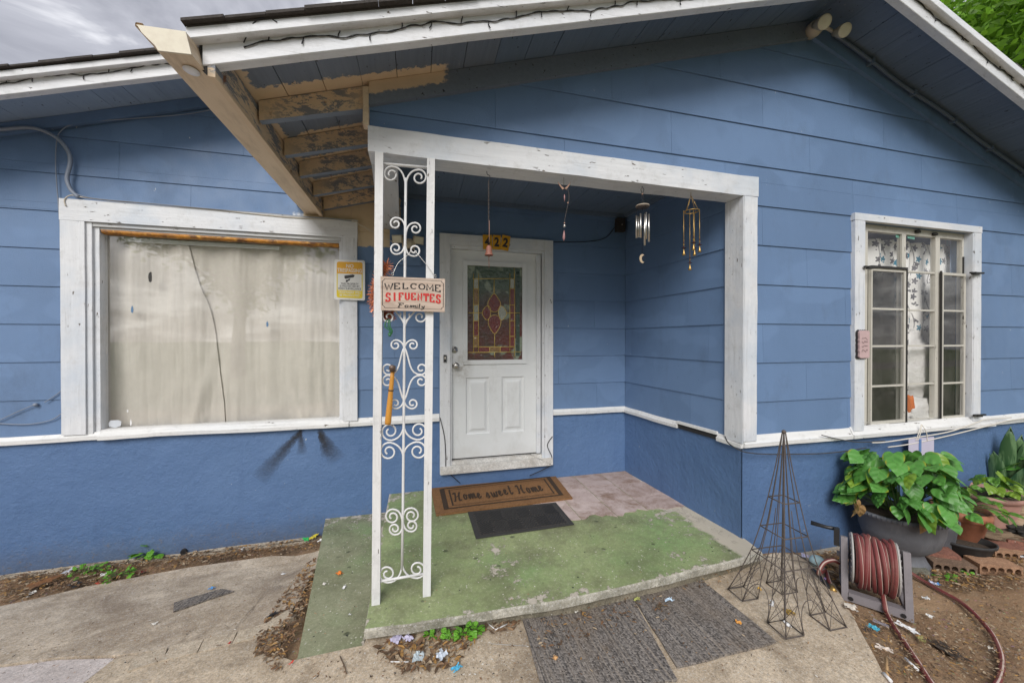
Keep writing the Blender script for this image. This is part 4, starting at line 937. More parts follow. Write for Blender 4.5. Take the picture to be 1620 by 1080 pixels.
# what shows behind the casement window: flowered curtain, bags, a blue inner wall
m = Mat('flowered_curtain'); v = m.vec((12, 0, 9.5)); vn = m.n('ShaderNodeTexVoronoi', voronoi_dimensions='3D'); m.put(vn.inputs['Vector'], v); vn.inputs['Scale'].default_value = 1; vn.inputs['Randomness'].default_value = .75
df = m.n('ShaderNodeVectorMath', operation='SUBTRACT'); m.put(df.inputs[0], v); m.put(df.inputs[1], vn.outputs['Position']); X, Y, Z = m.xyz(df.outputs[0])
ang = m.math('ARCTAN2', Z, X); pet = m.math('MULTIPLY_ADD', m.math('COSINE', m.math('MULTIPLY', ang, 5)), .075, .235); rr = m.math('SQRT', m.math('ADD', m.math('MULTIPLY', X, X), m.math('MULTIPLY', Z, Z)))
k = m.math('LESS_THAN', rr, pet); cs_ = m.xyz(vn.outputs['Color'])
flo = m.mix(m.math('GREATER_THAN', cs_[0], .78), (.13, .125, .135), (.05, .20, .29)); k = m.math('MULTIPLY', k, m.math('GREATER_THAN', cs_[1], .12))
k = m.math('MULTIPLY', k, m.step(m.noise(30, 3, .6), .28, .36))
stem = m.math('ABSOLUTE', m.math('ADD', m.xyz()[0], m.math('MULTIPLY', m.math('SINE', m.math('MULTIPLY', m.xyz()[2], 11)), .03))); stem = m.math('PINGPONG', stem, .06)
k2 = m.math('MULTIPLY', m.math('LESS_THAN', stem, .0045), m.step(m.noise(5, 2), .45, .5))
c = m.mix(k, (.80, .79, .76), flo); c = m.mix(m.math('MULTIPLY', k2, .8), c, (.14, .135, .14)); M_flow = m.done(c, .85, None, 0, .2)
tag(cloth('curtain', rx0+.02, W(1512, 400, YF+.2).x, .95, 2.30, YF+.16, M_flow, .026, 16, 130, 40, 11, None, .8), 'white curtain printed with grey and teal flowers in the casement window', 'curtain')
m = Mat('white_plastic_bag'); M_bag = m.done(m.mix(m.noise(6, 5), (.62, .61, .59), (.75, .74, .72)), .35, m.bump(m.noise(12, 7, .7), .02))
def lump(name, c, r, mat, seed, amp=.22, fz=1.0):
    bm = nb(); bmesh.ops.create_icosphere(bm, subdivisions=4, radius=1)
    for q in bm.verts:
        k = 1+amp*mnoise.fractal(q.co*1.6+Vector((seed, 0, 0)), 1, 2, 5)+amp*.5*abs(mnoise.noise(q.co*4+Vector((seed, 3, 0))))
        q.co = Vector((q.co.x*r[0], q.co.y*r[1], q.co.z*r[2]))*k+Vector(c)
    return obj(name, bm, mat, None, True)
p = W(1452, 590, YF+.15); tag(lump('pillow', (p.x, YF+.16, p.z), (.23, .06, .34), M_bag, 4), 'white pillow bundle pressed against the middle panes of the casement window', 'pillow')
p = W(1455, 645, YF+.1); tag(lump('plastic_bag', (p.x, YF+.10, p.z-.03), (.21, .04, .13), M_bag, 9, .35), 'crumpled white plastic bag in the lowest middle pane', 'bag')
p = W(1436, 640, YF+.1); tag(lump('orange_cloth', (p.x, YF+.09, p.z), (.035, .03, .09), simple('orange_cloth', (.55, .15, .04), .8), 2), 'small orange cloth beside the white plastic bag in the window', 'cloth')
bm = nb(); a = W(1512, 400, YF+.4); box(bm, a.x, a.x+.9, YF+.45, YF+.47, 1.9, 2.5); obj('inner_blue_wall', bm, simple('inner_blue', (.06, .24, .50), .6, .1), house)

# ------------------------------------------------------------------ fixtures on the walls
def on(pts, Y, off=0): return [W(u, v, Y-off) for u, v in pts]
def cable(name, pts, r, mat, label, cat='cable', group=None, k=6, n=6, sag=.0):
    P = catmull(pts, k); bm = nb(); tube(bm, P, r, n); return tag(obj(name, bm, mat, None), label, cat, group)
cable('electric_conduit', on([(-40, 206), (0, 205), (40, 202), (66, 206), (92, 220), (108, 240), (111, 258), (106, 282), (112, 300), (124, 312)], YM, .045), .013, M_cable, 'thick blue-grey conduit curving down to the corner of the picture window')
cable('thin_cable', on([(350, 170), (300, 180), (220, 187), (150, 192), (112, 198), (96, 208), (90, 222), (88, 260), (92, 320), (97, 380), (100, 440), (101, 560)], YM, .025), .0035, M_cable, 'thin blue-grey cable running under the soffit and down beside the picture window')
cable('cable_bundle', on([(104, 326), (102, 316), (112, 309), (130, 312), (180, 318), (260, 324), (360, 334), (460, 344), (552, 349), (570, 356), (592, 368), (616, 380), (632, 388)], YM, .043), .004, M_cream, 'bundle of cream cords lying along the top of the picture window')
cable('cable', on([(118, 306), (150, 314), (230, 321), (330, 330), (430, 338), (520, 346), (556, 350)], YM, .05), .0032, M_cable, 'second thin cord along the top edge of the picture window')
cable('loose_wire', on([(101, 612), (92, 622), (74, 634), (70, 636)], YM, .02), .003, M_cable, 'short loose wire end beside the lower left of the picture window')
cable('loose_wire', on([(103, 645), (97, 654), (78, 665), (40, 671), (-10, 669)], YM, .022), .0035, M_cable, 'blue painted wire sagging to the left from the picture window frame')
cable('loose_wire', on([(54, 640), (30, 650), (0, 664), (-20, 672)], YM, .022), .0032, M_cable, 'wire with a round end pinned on the siding left of the picture window')
p = W(56, 640, YM-.02); bm = nb(); lathe(bm, [(.001, -.012), (.012, -.008), (.014, .004), (.008, .012), (.001, .013)], (p.x, p.y, p.z), 10); tag(obj('wire_clip', bm, M_cable), 'round painted clip holding the wire left of the picture window', 'clip')
cable('door_wire', on([(696, 660), (703, 690), (705, 720), (706, 742), (715, 752), (728, 764)], YM, .042), .004, M_blackwire, 'black wire dropping along the left door casing to the mat')
cable('door_wire', on([(874, 690), (866, 704), (873, 722), (872, 734), (860, 742), (838, 752)], YM, .045), .004, M_blackwire, 'black wire running out under the right door casing')
cable('chime_wire', on([(700, 372), (760, 378), (820, 381), (880, 383), (930, 382), (958, 376), (972, 360)], YM, .018), .004, M_blackwire, 'dark wire looping from the door top to the dark box in the porch corner')
p = W(981, 357, YM-.03); bm = nb(); box(bm, p.x-.055, p.x+.04, YM-.07, YM-.015, p.z-.07, p.z+.07); bevel(bm, .012, 2); t = tag(obj('junction_box', bm, simple('dark_brown_box', (.035, .028, .022), .5)), 'dark old box fixed high in the porch corner', 'junction box')
bm = nb(); lathe(bm, [(.006, 0), (.006, .004), (.001, .005)], (0, 0, 0), 8, M=Matrix.Translation((p.x, YM-.07, p.z)) @ Matrix.Rotation(math.radians(90), 4, 'X')); obj('screw', bm, M_cream, t)
# conduit following the right-hand frieze, with the flood lamp at the ridge
P = [Vector((AX+.18, 2.13, dk(AX+.18)-.035))]+[Vector((x, 2.13+.004*math.sin(x*7), dk(x)-.030-.012*math.sin((x-3.0)*2.3)**2)) for x in [3.2+.24*i for i in range(13)]]
cd_ = cable('soffit_conduit', P, .0145, simple('dark_blue_conduit', (.10, .135, .19), .5, .2), 'dark blue conduit running down under the right-hand soffit')
for i in (2, 4, 6, 8, 10):
    if i < len(P):
        q = P[i]; bm = nb(); box(bm, q.x-.012, q.x+.012, q.y-.018, 2.158, q.z-.018, q.z+.018); obj('conduit_clip', bm, simple('blue_clip', (.11, .15, .21)), cd_)
fl = thing('flood_lamp', 'twin cream flood lamps on a box under the porch ridge', 'lamp', (AX-.06, 2.1, dk(AX)-.09))
bp = W(1290, 45, 2.12); M_lampbody = simple('old_cream_lamp', (.50, .44, .34), .5, .25, 20); M_lens = simple('lamp_lens_cream', (.60, .56, .44), .25, .1, 20)
bm = nb(); lathe(bm, [(.001, -.05), (.05, -.048), (.055, .0), (.045, .03), (.001, .032)], (0, 0, 0), 12, M=Matrix.Translation((bp.x, 2.12, bp.z)) @ Matrix.Rotation(math.radians(90), 4, 'X')); obj('mount', bm, M_lampbody, fl)
for (u, v, Yl, r) in ((1305, 35, 1.99, .046), (1337, 48, 2.0, .044)):
    q = W(u, v, Yl); src = Vector((bp.x+.02, 2.10, bp.z)); ax = Vector((-.22, -.80, -.50)).normalized(); b0 = q-ax*.10
    rot = ax.to_track_quat('Z', 'Y').to_matrix().to_4x4()
    bm = nb(); tube(bm, [src, (src+b0)/2+Vector((0, 0, .01)), b0], .012, 8); obj('arm', bm, M_lampbody, fl)
    bm = nb(); lathe(bm, [(.022, -.005), (.026, .02), (r*.8, .045), (r*.97, .075), (r, .10)], (0, 0, 0), 20, M=Matrix.Translation(b0) @ rot); o = obj('lamp_can', bm, M_lampbody, fl, True)
    bm = nb(); lathe(bm, [(.001, .106), (r*.5, .105), (r*.9, .102), (r, .0985)], (0, 0, 0), 20, M=Matrix.Translation(b0) @ rot, cap0=False); obj('lens', bm, M_lens, o, True)
# security lamp left of the door
sl_ = thing('security_lamp', 'cream twin security lamp with a camera between its heads, left of the door', 'lamp', W(648, 385, YM))
a, b = W(617, 356, YM-.013), W(666, 421, YM-.013); bm = nb(); box(bm, a.x, b.x, YM-.034, YM-.012, b.z, a.z); bevel(bm, .003); obj('mounting_board', bm, M_siding, sl_)
q = W(647, 388, YM-.06); bm = nb(); lathe(bm, [(.045, -.05), (.06, -.02), (.058, .02), (.04, .045), (.02, .05)], (q.x, YM-.09, q.z), 16, cap1=True); obj('lamp_body', bm, M_lampbody, sl_, True)
bm = nb(); lathe(bm, [(.03, -.015), (.036, .0), (.03, .015)], (q.x+.012, YM-.115, q.z-.065), 12, cap1=True); obj('camera_eye', bm, M_black, sl_, True)
for u, v, s_ in ((629, 378, -1), (662, 380, 1)):
    h = W(u, v, YM-.12); bm = nb(); box(bm, -.045, .045, -.015, .03, -.035, .035); bevel(bm, .01, 2)
    bmesh.ops.transform(bm, matrix=Matrix.Translation(h) @ Matrix.Rotation(s_*.35, 4, 'Z') @ Matrix.Rotation(.25, 4, 'X'), verts=bm.verts[:]); o = obj('lamp_head', bm, M_lampbody, sl_, True)
    bm = nb(); box(bm, -.038, .038, -.0175, -.0155, -.028, .028); bmesh.ops.transform(bm, matrix=Matrix.Translation(h) @ Matrix.Rotation(s_*.35, 4, 'Z') @ Matrix.Rotation(.25, 4, 'X'), verts=bm.verts[:]); obj('lens', bm, M_lens, o)
    bm = nb(); tube(bm, [h+Vector((0, .03, 0)), (q.x, YM-.09, q.z+.01)], .014, 8); obj('arm', bm, M_lampbody, sl_)

# ------------------------------------------------------------------ lettering
def txt_mesh(body, size, thick=.0006, bold=0, shear=0, sp=1, align='CENTER'):
    c = bpy.data.curves.new('lettering', 'FONT'); c.body = body; c.size = size; c.align_x = align; c.align_y = 'CENTER'; c.extrude = thick; c.offset = bold; c.shear = shear; c.space_character = sp; c.resolution_u = 3
    o = bpy.data.objects.new('lettering', c); COL.objects.link(o); dg_ = bpy.context.evaluated_depsgraph_get(); me = bpy.data.meshes.new_from_object(o.evaluated_get(dg_)); bpy.data.objects.remove(o); bpy.data.curves.remove(c); return me
def text(body, size, M, mat, parent, name='lettering', width=None, **k):
    me = txt_mesh(body, size, **k); xs = [v.co.x for v in me.vertices]; wd = max(xs)-min(xs); s_ = (width/wd) if width else 1
    me.transform(Matrix.Diagonal((s_, 1, 1, 1))); me.transform(M); me.materials.clear(); me.materials.append(mat); return obj(name, me, mat, parent)
UP = Matrix.Rotation(math.radians(90), 4, 'X')
def strokes(lines, width, place, dz=.0006):
    """pen strokes as thin raised strips; place(x, y, h) puts the drawing plane in the scene"""
    bm = nb()
    for li, L in enumerate(lines):
        L = [Vector((p[0], p[1])) for p in L]; wds = width if not isinstance(width, (list, tuple)) else width[li]; A, B = [], []
        for i, p in enumerate(L):
            d0 = (L[i]-L[i-1]).normalized() if i else (L[1]-L[0]).normalized(); d1 = (L[i+1]-L[i]).normalized() if i < len(L)-1 else d0
            d = (d0+d1); d = d.normalized() if d.length > 1e-4 else d1; nn = Vector((-d.y, d.x)); k = wds/2/max(.5, nn.dot(Vector((-d1.y, d1.x))))
            h = dz+li*.00003; A.append(bm.verts.new(place(*(p+nn*k), h))); B.append(bm.verts.new(place(*(p-nn*k), h)))
        for i in range(len(L)-1): bm.faces.new((A[i], A[i+1], B[i+1], B[i]))
    return bm
def arc(cx, cy, rx, ry, a0, a1, n=10): return [(cx+rx*math.cos(math.radians(a0+(a1-a0)*i/n)), cy+ry*math.sin(math.radians(a0+(a1-a0)*i/n))) for i in range(n+1)]
SER = {
 'W': [[(0, 1), (.27, 0), (.5, .8), (.73, 0), (1, 1)]], 'E': [[(.12, 0), (.12, 1)], [(.0, 1), (.82, 1), (.82, .78)], [(.12, .52), (.6, .52)], [(.0, 0), (.86, 0), (.86, .24)]],
 'L': [[(.15, 0), (.15, 1)], [(0, 0), (.82, 0), (.82, .26)], [(0, 1), (.32, 1)]], 'C': [arc(.5, .5, .46, .5, 42, 318, 14), [(.85, 1), (.85, .72)]], 'O': [arc(.5, .5, .47, .5, 0, 360, 18)],
 'M': [[(.1, 0), (.12, 1), (.5, .2), (.88, 1), (.9, 0)], [(-.03, 0), (.24, 0)], [(.76, 0), (1.03, 0)]], 'S': [arc(.5, .74, .34, .26, 20, 270, 10)+arc(.5, .25, .36, .25, 90, -160, 10)[1:], [(.83, 1), (.83, .72)], [(.13, 0), (.13, .28)]],
 'I': [[(.5, 0), (.5, 1)], [(.25, 0), (.75, 0)], [(.25, 1), (.75, 1)]], 'F': [[(.2, 0), (.2, 1)], [(.02, 1), (.88, 1), (.88, .74)], [(.2, .52), (.66, .52)], [(.0, 0), (.42, 0)]],
 'U': [[(.15, 1), (.15, .28)]+arc(.5, .28, .35, .28, 180, 360, 8)[1:]+[(.85, 1)], [(0, 1), (.32, 1)], [(.68, 1), (1, 1)]], 'N': [[(.14, 0), (.14, 1), (.86, 0), (.86, 1)], [(0, 0), (.3, 0)], [(.7, 1), (1, 1)]],
 'T': [[(.5, 0), (.5, 1)], [(.04, .72), (.04, 1), (.96, 1), (.96, .72)], [(.3, 0), (.7, 0)]]}
def serif_line(s, x0, x1, f, h, gap=.3):
    """f(x) = base line, h(x) = letter height; returns pen lines"""
    n = len(s); pitch = (x1-x0)/(n-gap/(1+gap)*1); w_ = pitch/(1+gap); out = []
    for i, c in enumerate(s):
        xl = x0+i*pitch; ww = w_*(1.25 if c in 'WM' else .7 if c == 'I' else 1); xl -= (ww-w_)/2
        for L in SER[c]: out.append([(xl+ww*a, f(xl+ww*a)+h(xl+ww*a)*b) for a, b in L])
    return out

# ------------------------------------------------------------------ porch post of white ironwork
PY = 2.165
post = thing('porch_post', 'white ornamental iron porch post with scrollwork between two uprights', 'post', (-.08, PY, slab_z(-.08, PY)))
def pp(u, v): return W(u, v, PY)
for top, bot, nm in (((600.4, 236), (595, 956), 'upright'), ((681.7, 243), (675, 944), 'upright')):
    a, b = pp(*top), pp(*bot); a.z = 2.4515; b.z = slab_z(b.x, PY)+.001; hw = .0215
    bm = nb(); prism(bm, [(b.x-hw, PY-hw, b.z), (b.x+hw, PY-hw, b.z), (b.x+hw, PY+hw, b.z), (b.x-hw, PY+hw, b.z)], a-b); bevel(bm, .004, 2); obj(nm, bm, M_iron, post, True if False else False)
def bar(a, b, r=.006, nm='crossbar'): bm = nb(); tube(bm, [pp(*a), pp(*b)], r, 8); obj(nm, bm, M_iron, post, True)
bar((606, 259), (677, 265), .0075); bar((600, 919), (670, 907), .0075)
bm = nb(); tube(bm, [pp(642, 282), pp(641, 380), pp(640, 500), pp(639, 640), pp(637.5, 800), pp(636, 900)], .0075, 8); obj('centre_rod', bm, M_iron, post, True)
def scroll(S, T, C, r, ang, sense, turns=1.25, reach=1.0, rt=.0052):
    """S stem point, T start direction, C loop centre, r loop radius (all in the post's plane, read in photo units), spiral inwards"""
    S, C, T = Vector(S), Vector(C), Vector(T).normalized(); E_ = C+Vector((math.cos(ang), math.sin(ang)))*r
    tg = Vector((-math.sin(ang), math.cos(ang)))*sense; L = (E_-S).length*.42*reach; P = []
    for i in range(9):
        t = i/8; b = [(1-t)**3, 3*t*(1-t)**2, 3*t*t*(1-t), t**3]; P.append(S*b[0]+(S+T*L)*b[1]+(E_-tg*L)*b[2]+E_*b[3])
    N = int(18*turns)
    for i in range(1, N+1):
        q = i/N; a = ang+sense*2*math.pi*turns*q; R_ = r*(1-.72*q); P.append(C+Vector((math.cos(a), math.sin(a)))*R_)
    bm = nb(); tube(bm, [pp(p.x, p.y) for p in P], rt, 6); obj('scroll', bm, M_iron, post, True)
PI = math.pi
D_, U_ = (0, 1), (0, -1)
def pair(S, T, CL, CR, r, angR, senseR, **k):
    scroll(S, T, CR, r, angR, senseR, **k); scroll(S, T, CL, r, PI-angR, -senseR, **k)
# image y runs downwards: sense +1 turns clockwise as seen
pair((641.6, 300), U_, (619, 276), (663, 281), 12.5, -PI/2, 1, turns=1.35)
pair((641.5, 384), U_, (626, 354), (657, 362), 9.5, -PI/2, 1, turns=1.2); pair((641, 372), D_, (626.5, 393), (655.5, 396), 9.5, PI/2, -1, turns=1.2)
pair((640.5, 520), U_, (613, 470), (668, 472), 9.5, PI*.9, 1, turns=.2); scroll((668, 478), D_, (664.5, 501), 9.5, 0, 1, turns=1.1); scroll((607, 480), D_, (615, 501), 9.5, PI, -1, turns=1.1)
pair((640.2, 512), U_, (632, 496), (649, 497), 2.5, PI*.75, 1, turns=.3)
pair((639.8, 556), U_, (626, 546), (653, 546), 8.5, -PI/2-.3, 1, turns=1.2)
pair((639.5, 549), (1, 2), (613, 583), (666.5, 583), 9.5, PI/2, -1, turns=1.2) if False else None
scroll((640, 549), (.5, 1), (666.5, 583), 9.5, PI/2, -1, turns=1.15); scroll((639.5, 549), (-.5, 1), (614, 583), 9.5, PI/2, 1, turns=1.15)
scroll((639.5, 634), (.5, -1), (666, 603), 9.5, -PI/2, 1, turns=1.15); scroll((639, 634), (-.5, -1), (613.5, 603), 9.5, -PI/2, -1, turns=1.15)
pair((639, 628), D_, (625.5, 638), (652.5, 638), 8.5, PI/2+.3, -1, turns=1.2)
pair((638.6, 668), D_, (617, 682), (662, 681), 14.5, PI/2+.2, -1, turns=1.45); pair((638, 726), U_, (615, 714), (661, 713), 14.5, -PI/2-.2, 1, turns=1.45)
pair((637, 838), U_, (621, 817), (651, 815), 12, -PI/2, 1, turns=1.4); pair((637, 812), D_, (624.5, 836), (651, 831), 9.5, PI/2, -1, turns=1.3)
pair((636.2, 888), D_, (613, 907), (660, 900), 14, PI/2, -1, turns=1.5)

# things hung on the post
M_board = None
m = Mat('weathered_sign_board'); g = m.noise(3, 7, .65, m.vec((2, 12, 22))); c = m.mix(m.step(g, .3, .72), (.40, .30, .235), (.60, .50, .42)); c = m.mix(m.step(m.noise(5, 6, .7, m.vec((1, 1, 3))), .55, .75, 0, .6), c, (.27, .20, .16)); M_board = m.done(c, .7, m.bump(g, .0012))
ws = thing('welcome_sign', 'weathered wooden welcome sign with a family name in red, wired to the iron post', 'sign', W(653, 465, 2.125))
Ys = 2.118
tl, tr, br, bl = [W(u, v, Ys) for u, v in ((602, 437), (704, 441), (703.5, 493.5), (602.5, 490.5))]
bm = nb(); prism(bm, [tl, tr, br, bl], (0, .018, 0)); bevel(bm, .0018); obj('board', bm, M_board, ws)
def sg(x, y, h): p = (tl*(1-x)+tr*x)*(1-y)+(bl*(1-x)+br*x)*y; return p+Vector((0, -h, 0))
ink = simple('sign_black_ink', (.022, .020, .020), .7, .3, 60); red = simple('sign_red_ink', (.50, .022, .018), .65, .2, 60)
def frame2(x0, x1, y0, y1, cx=.035, cy=.07): return [[(x0+cx, y0), (x1-cx, y0), (x1-cx*.6, y0+cy*.7), (x1, y0+cy), (x1, y1-cy), (x1-cx*.6, y1-cy*.7), (x1-cx, y1), (x0+cx, y1), (x0+cx*.6, y1-cy*.7), (x0, y1-cy), (x0, y0+cy), (x0+cx*.6, y0+cy*.7), (x0+cx, y0)]]
obj('border', strokes(frame2(.025, .975, .07, .925), .011, sg), ink, ws)
cx_ = lambda x: (x-.5)
obj('lettering', strokes(serif_line('WELCOME', .075, .935, lambda x: .335+.10*(4*(x-.5)**2)*.9-.0, lambda x: -(.155+.06*4*(x-.5)**2), .32), .023, sg, .0009), ink, ws)
obj('lettering', strokes(serif_line('SIFUENTES', .075, .93, lambda x: .66+.125*4*(x-.5)**2, lambda x: -(.19+.10*4*(x-.5)**2), .36), .030, sg, .0011), red, ws)
obj('lettering', strokes([[(.27, .895), (.295, .775)], [(.262, .775), (.345, .775), (.34, .80)], [(.285, .83), (.325, .83)], [(.255, .895), (.29, .895)],
   [(a*.055+.365, .865+b*.03) for a, b in ((.9, -1), (.3, -1), (0, 0), (.3, 1), (.8, .6), (1, -1), (.9, 1))], [(.445, .895), (.455, .835), (.475, .84), (.47, .895)], [(.472, .85), (.50, .836), (.497, .895)], [(.50, .85), (.53, .836), (.525, .895), (.54, .89)],
   [(.56, .84), (.553, .895), (.568, .89)], [(.563, .81), (.566, .80)], [(.60, .775), (.588, .895), (.604, .89)], [(.635, .84), (.637, .885), (.66, .87)], [(.675, .835), (.655, .92), (.63, .945), (.615, .93)]], .017, sg, .0013), ink, ws)
for P in (((604+17, 435.5), (630, 416), (646, 403), (650, 394)), ((688.5, 438), (676, 420), (664, 406), (655, 395))):
    bm = nb(); tube(bm, catmull([W(u, v, Ys+.008+.01*i) for i, (u, v) in enumerate(P)], 4), .0016, 5); obj('hanging_wire', bm, M_metal, ws)
    bm = nb(); c0 = W(*P[0], Ys+.008); tube(bm, [c0+Vector((.006*math.cos(t), 0, .006+.008*math.sin(t))) for t in [k*PI/4 for k in range(9)]], .0014, 5); obj('wire_loop', bm, M_metal, ws)
# tinsel garland tied behind the post
bm = nb(); r = random.Random(5); P = catmull([W(u, v, 2.20) for u, v in ((611, 420), (604, 434), (597, 448), (594, 462), (594, 476), (598, 490), (606, 500), (618, 497))], 8)
for p in P:
    for _ in range(22):
        d = Vector((r.uniform(-1, 1), r.uniform(-1, 1), r.uniform(-1, 1))).normalized()*r.uniform(.02, .048); q = d.cross(Vector((r.uniform(-1, 1), 1, r.uniform(-1, 1)))).normalized()*.0022; b = p+Vector((r.uniform(-.006, .006),)*3)
        bm.faces.new([bm.verts.new(b-q), bm.verts.new(b+q), bm.verts.new(b+d+q*.6), bm.verts.new(b+d-q*.6)])
tube(bm, P, .003, 5)
m = Mat('copper_tinsel'); tag(obj('tinsel_garland', bm, m.done(m.mix(m.noise(60, 3), (.48, .13, .055), (.75, .32, .17)), .32, None, .45)), 'bushy copper-orange tinsel garland tied behind the left upright of the post', 'garland')
bm = nb()
for dx in (-.006, .004, .010): tube(bm, catmull([W(614+dx*300, 505, 2.14), W(612+dx*500, 516, 2.135), W(618+dx*250, 523, 2.135), W(616+dx*300, 529, 2.14)], 5), .0035, 6)
tube(bm, [W(616, 527, 2.137), W(617, 532, 2.137)], .008, 8)
tag(obj('green_cord', bm, simple('green_cord', (.03, .14, .06), .4, .2)), 'knotted dark green cord hanging just below the welcome sign', 'cord')
hm = thing('hammer', 'claw hammer with an orange handle hooked on the ironwork', 'hammer', W(617, 626, 2.125))
a, b = W(621, 590, 2.122), W(613.5, 671, 2.122); d = (b-a)
bm = nb(); tube(bm, [a+d*t for t in (-.05, .1, .35, .6, .8, .95, 1)], [.011, .0115, .013, .0155, .0165, .0175, .0155], 10); m = Mat('orange_wood_handle'); obj('handle', bm, m.done(m.mix(m.noise(4, 5, .6, m.vec((30, 30, 4))), (.46, .20, .025), (.62, .30, .05)), .45), hm, True)
q = W(621, 582, 2.122); bm = nb(); tube(bm, [q+Vector((0, -.045, .004)), q+Vector((0, -.04, .004)), q+Vector((0, -.02, .003)), q+Vector((0, .0, 0)), q+Vector((0, .03, .0)), q+Vector((0, .075, -.02))], [.0155, .0165, .012, .015, .012, .004], 10); tube(bm, [q+Vector((0, 0, .012)), q+Vector((0, 0, -.02))], .0165, 8); obj('head', bm, simple('rusty_hammer_head', (.14, .10, .08), .5, .4, 40, metal=.5), hm, True)
bm = nb(); q = W(618.6, 616, 2.122); tube(bm, [q, q+d*.03], .0148, 10); obj('worn_band', bm, simple('dark_band', (.10, .055, .02)), hm)

# ---- no-trespassing sign
nt_ = thing('warning_sign', 'yellow and white metal no trespassing sign on the right trim of the picture window', 'sign', W(553, 443, YM-.04))
Yn = YM-.052; tl2, tr2, br2, bl2 = [W(u, v, Yn) for u, v in ((529, 410.5), (577.5, 412), (577.5, 475.5), (528.5, 473.5))]
def ns(x, y, h): p = (tl2*(1-x)+tr2*x)*(1-y)+(bl2*(1-x)+br2*x)*y; return p+Vector((0, -h, 0))
def rrect(x0, x1, y0, y1, r, ry=None, n=4):
    ry = ry or r*.75; o = []
    for cx, cy, a in ((x0+r, y0+ry, 180), (x1-r, y0+ry, 270), (x1-r, y1-ry, 0), (x0+r, y1-ry, 90)): o += arc(cx, cy, r, ry, a, a+90, n)
    return o
def plate(name, pts, h, mat, par, th=.0005): bm = nb(); prism(bm, [ns(x, y, h) for x, y in pts], (0, -th, 0)); return obj(name, bm, mat, par)
wh = simple('sign_white', (.72, .72, .70), .35, .05); ye = simple('sign_yellow', (.74, .58, .02), .35, .06); oy = simple('sign_amber', (.72, .37, .015), .35, .06); bk = simple('sign_print_black', (.03, .03, .032), .5)
plate('plate', rrect(0, 1, 0, 1, .06), 0, wh, nt_, .0015)
plate('amber_field', [(.08, .345)]+arc(.14, .10, .06, .05, 180, 270, 4)+arc(.86, .10, .06, .05, 270, 360, 4)+[(.92, .345)], .0016, oy, nt_)
for pts in ([(.08, .3455), (.11, .3455), (.11, .7595), (.08, .7595)], [(.89, .3455), (.92, .3455), (.92, .7595), (.89, .7595)]): plate('yellow_edge', pts, .0016, ye, nt_)
plate('yellow_field', [(.92, .76)]+arc(.86, .90, .06, .05, 0, 90, 4)+arc(.14, .90, .06, .05, 90, 180, 4)+[(.08, .76)], .0016, ye, nt_)
wS, hS = (tr2-tl2).length, (tl2-bl2).length
for s_, y, sz, wd, mt in (('NO', .155, .105, .24, wh), ('TRESPASSING', .268, .105, .80, wh), ('THIS PROPERTY', .60, .055, .58, bk), ('IS PROTECTED BY', .66, .055, .64, bk), ('VIDEO SURVEILLANCE', .722, .055, .76, bk), ('TRESPASSERS WILL', .81, .062, .74, wh), ('BE PROSECUTED', .885, .062, .64, wh)):
    c0 = ns(.5, y, .0026); text(s_, sz*hS*1.25, Matrix.Translation(c0) @ UP, mt, nt_, width=wd*wS, thick=.0002, bold=.0006 if sz > .1 else .0002)
bm = nb(); prism(bm, [ns(x, y, .0022) for x, y in ((.33, .395), (.60, .36), (.66, .375), (.63, .43), (.36, .475), (.33, .455))], (0, -.0005, 0)); prism(bm, [ns(x, y, .0022) for x, y in ((.46, .475), (.52, .465), (.50, .51), (.44, .53), (.42, .56), (.37, .55), (.38, .50), (.45, .495))], (0, -.0004, 0)); obj('camera_pictogram', bm, bk, nt_)
bm = nb()
for x, y in ((.05, .035), (.5, .045), (.95, .035), (.05, .965), (.5, .965), (.95, .965)): q = ns(x, y, .0016); lathe(bm, [(.003, 0), (.002, .0015), (.0005, .002)], (0, 0, 0), 8, M=Matrix.Translation(q) @ UP)
obj('screw', bm, M_metal, nt_)
# ---- house number plates over the door
for ch, u0, u1, v0, v1, tilt, lab in (('4', 764, 778.5, 371, 395, .03, 'yellow number plate with a black 4, leftmost over the door and half behind the bell'), ('2', 779.5, 792, 371.5, 395, -.02, 'yellow number plate with a black 2, the middle one over the door'), ('2', 793, 806, 372, 396.5, -.16, 'yellow number plate with a black 2, rightmost over the door and tilted')):
    a, b = W(u0, v0, YM-.041), W(u1, v1, YM-.041); c0 = (a+b)/2; hw, hh = abs(b.x-a.x)/2, abs(a.z-b.z)/2; R_ = Matrix.Translation(c0) @ Matrix.Rotation(-tilt, 4, 'Y')
    bm = nb(); box(bm, -hw, hw, -.0015, .002, -hh, hh); bmesh.ops.transform(bm, matrix=R_, verts=bm.verts[:]); o = tag(obj('number_plate', bm, simple('number_yellow', (.66, .33, .015), .45, .08)), lab, 'house number', 'number plates over the front door')
    text(ch, .118, R_ @ Matrix.Translation((0, -.002, -.002)) @ UP, bk, o, 'numeral', width=hw*1.25, thick=.0006, bold=.005)

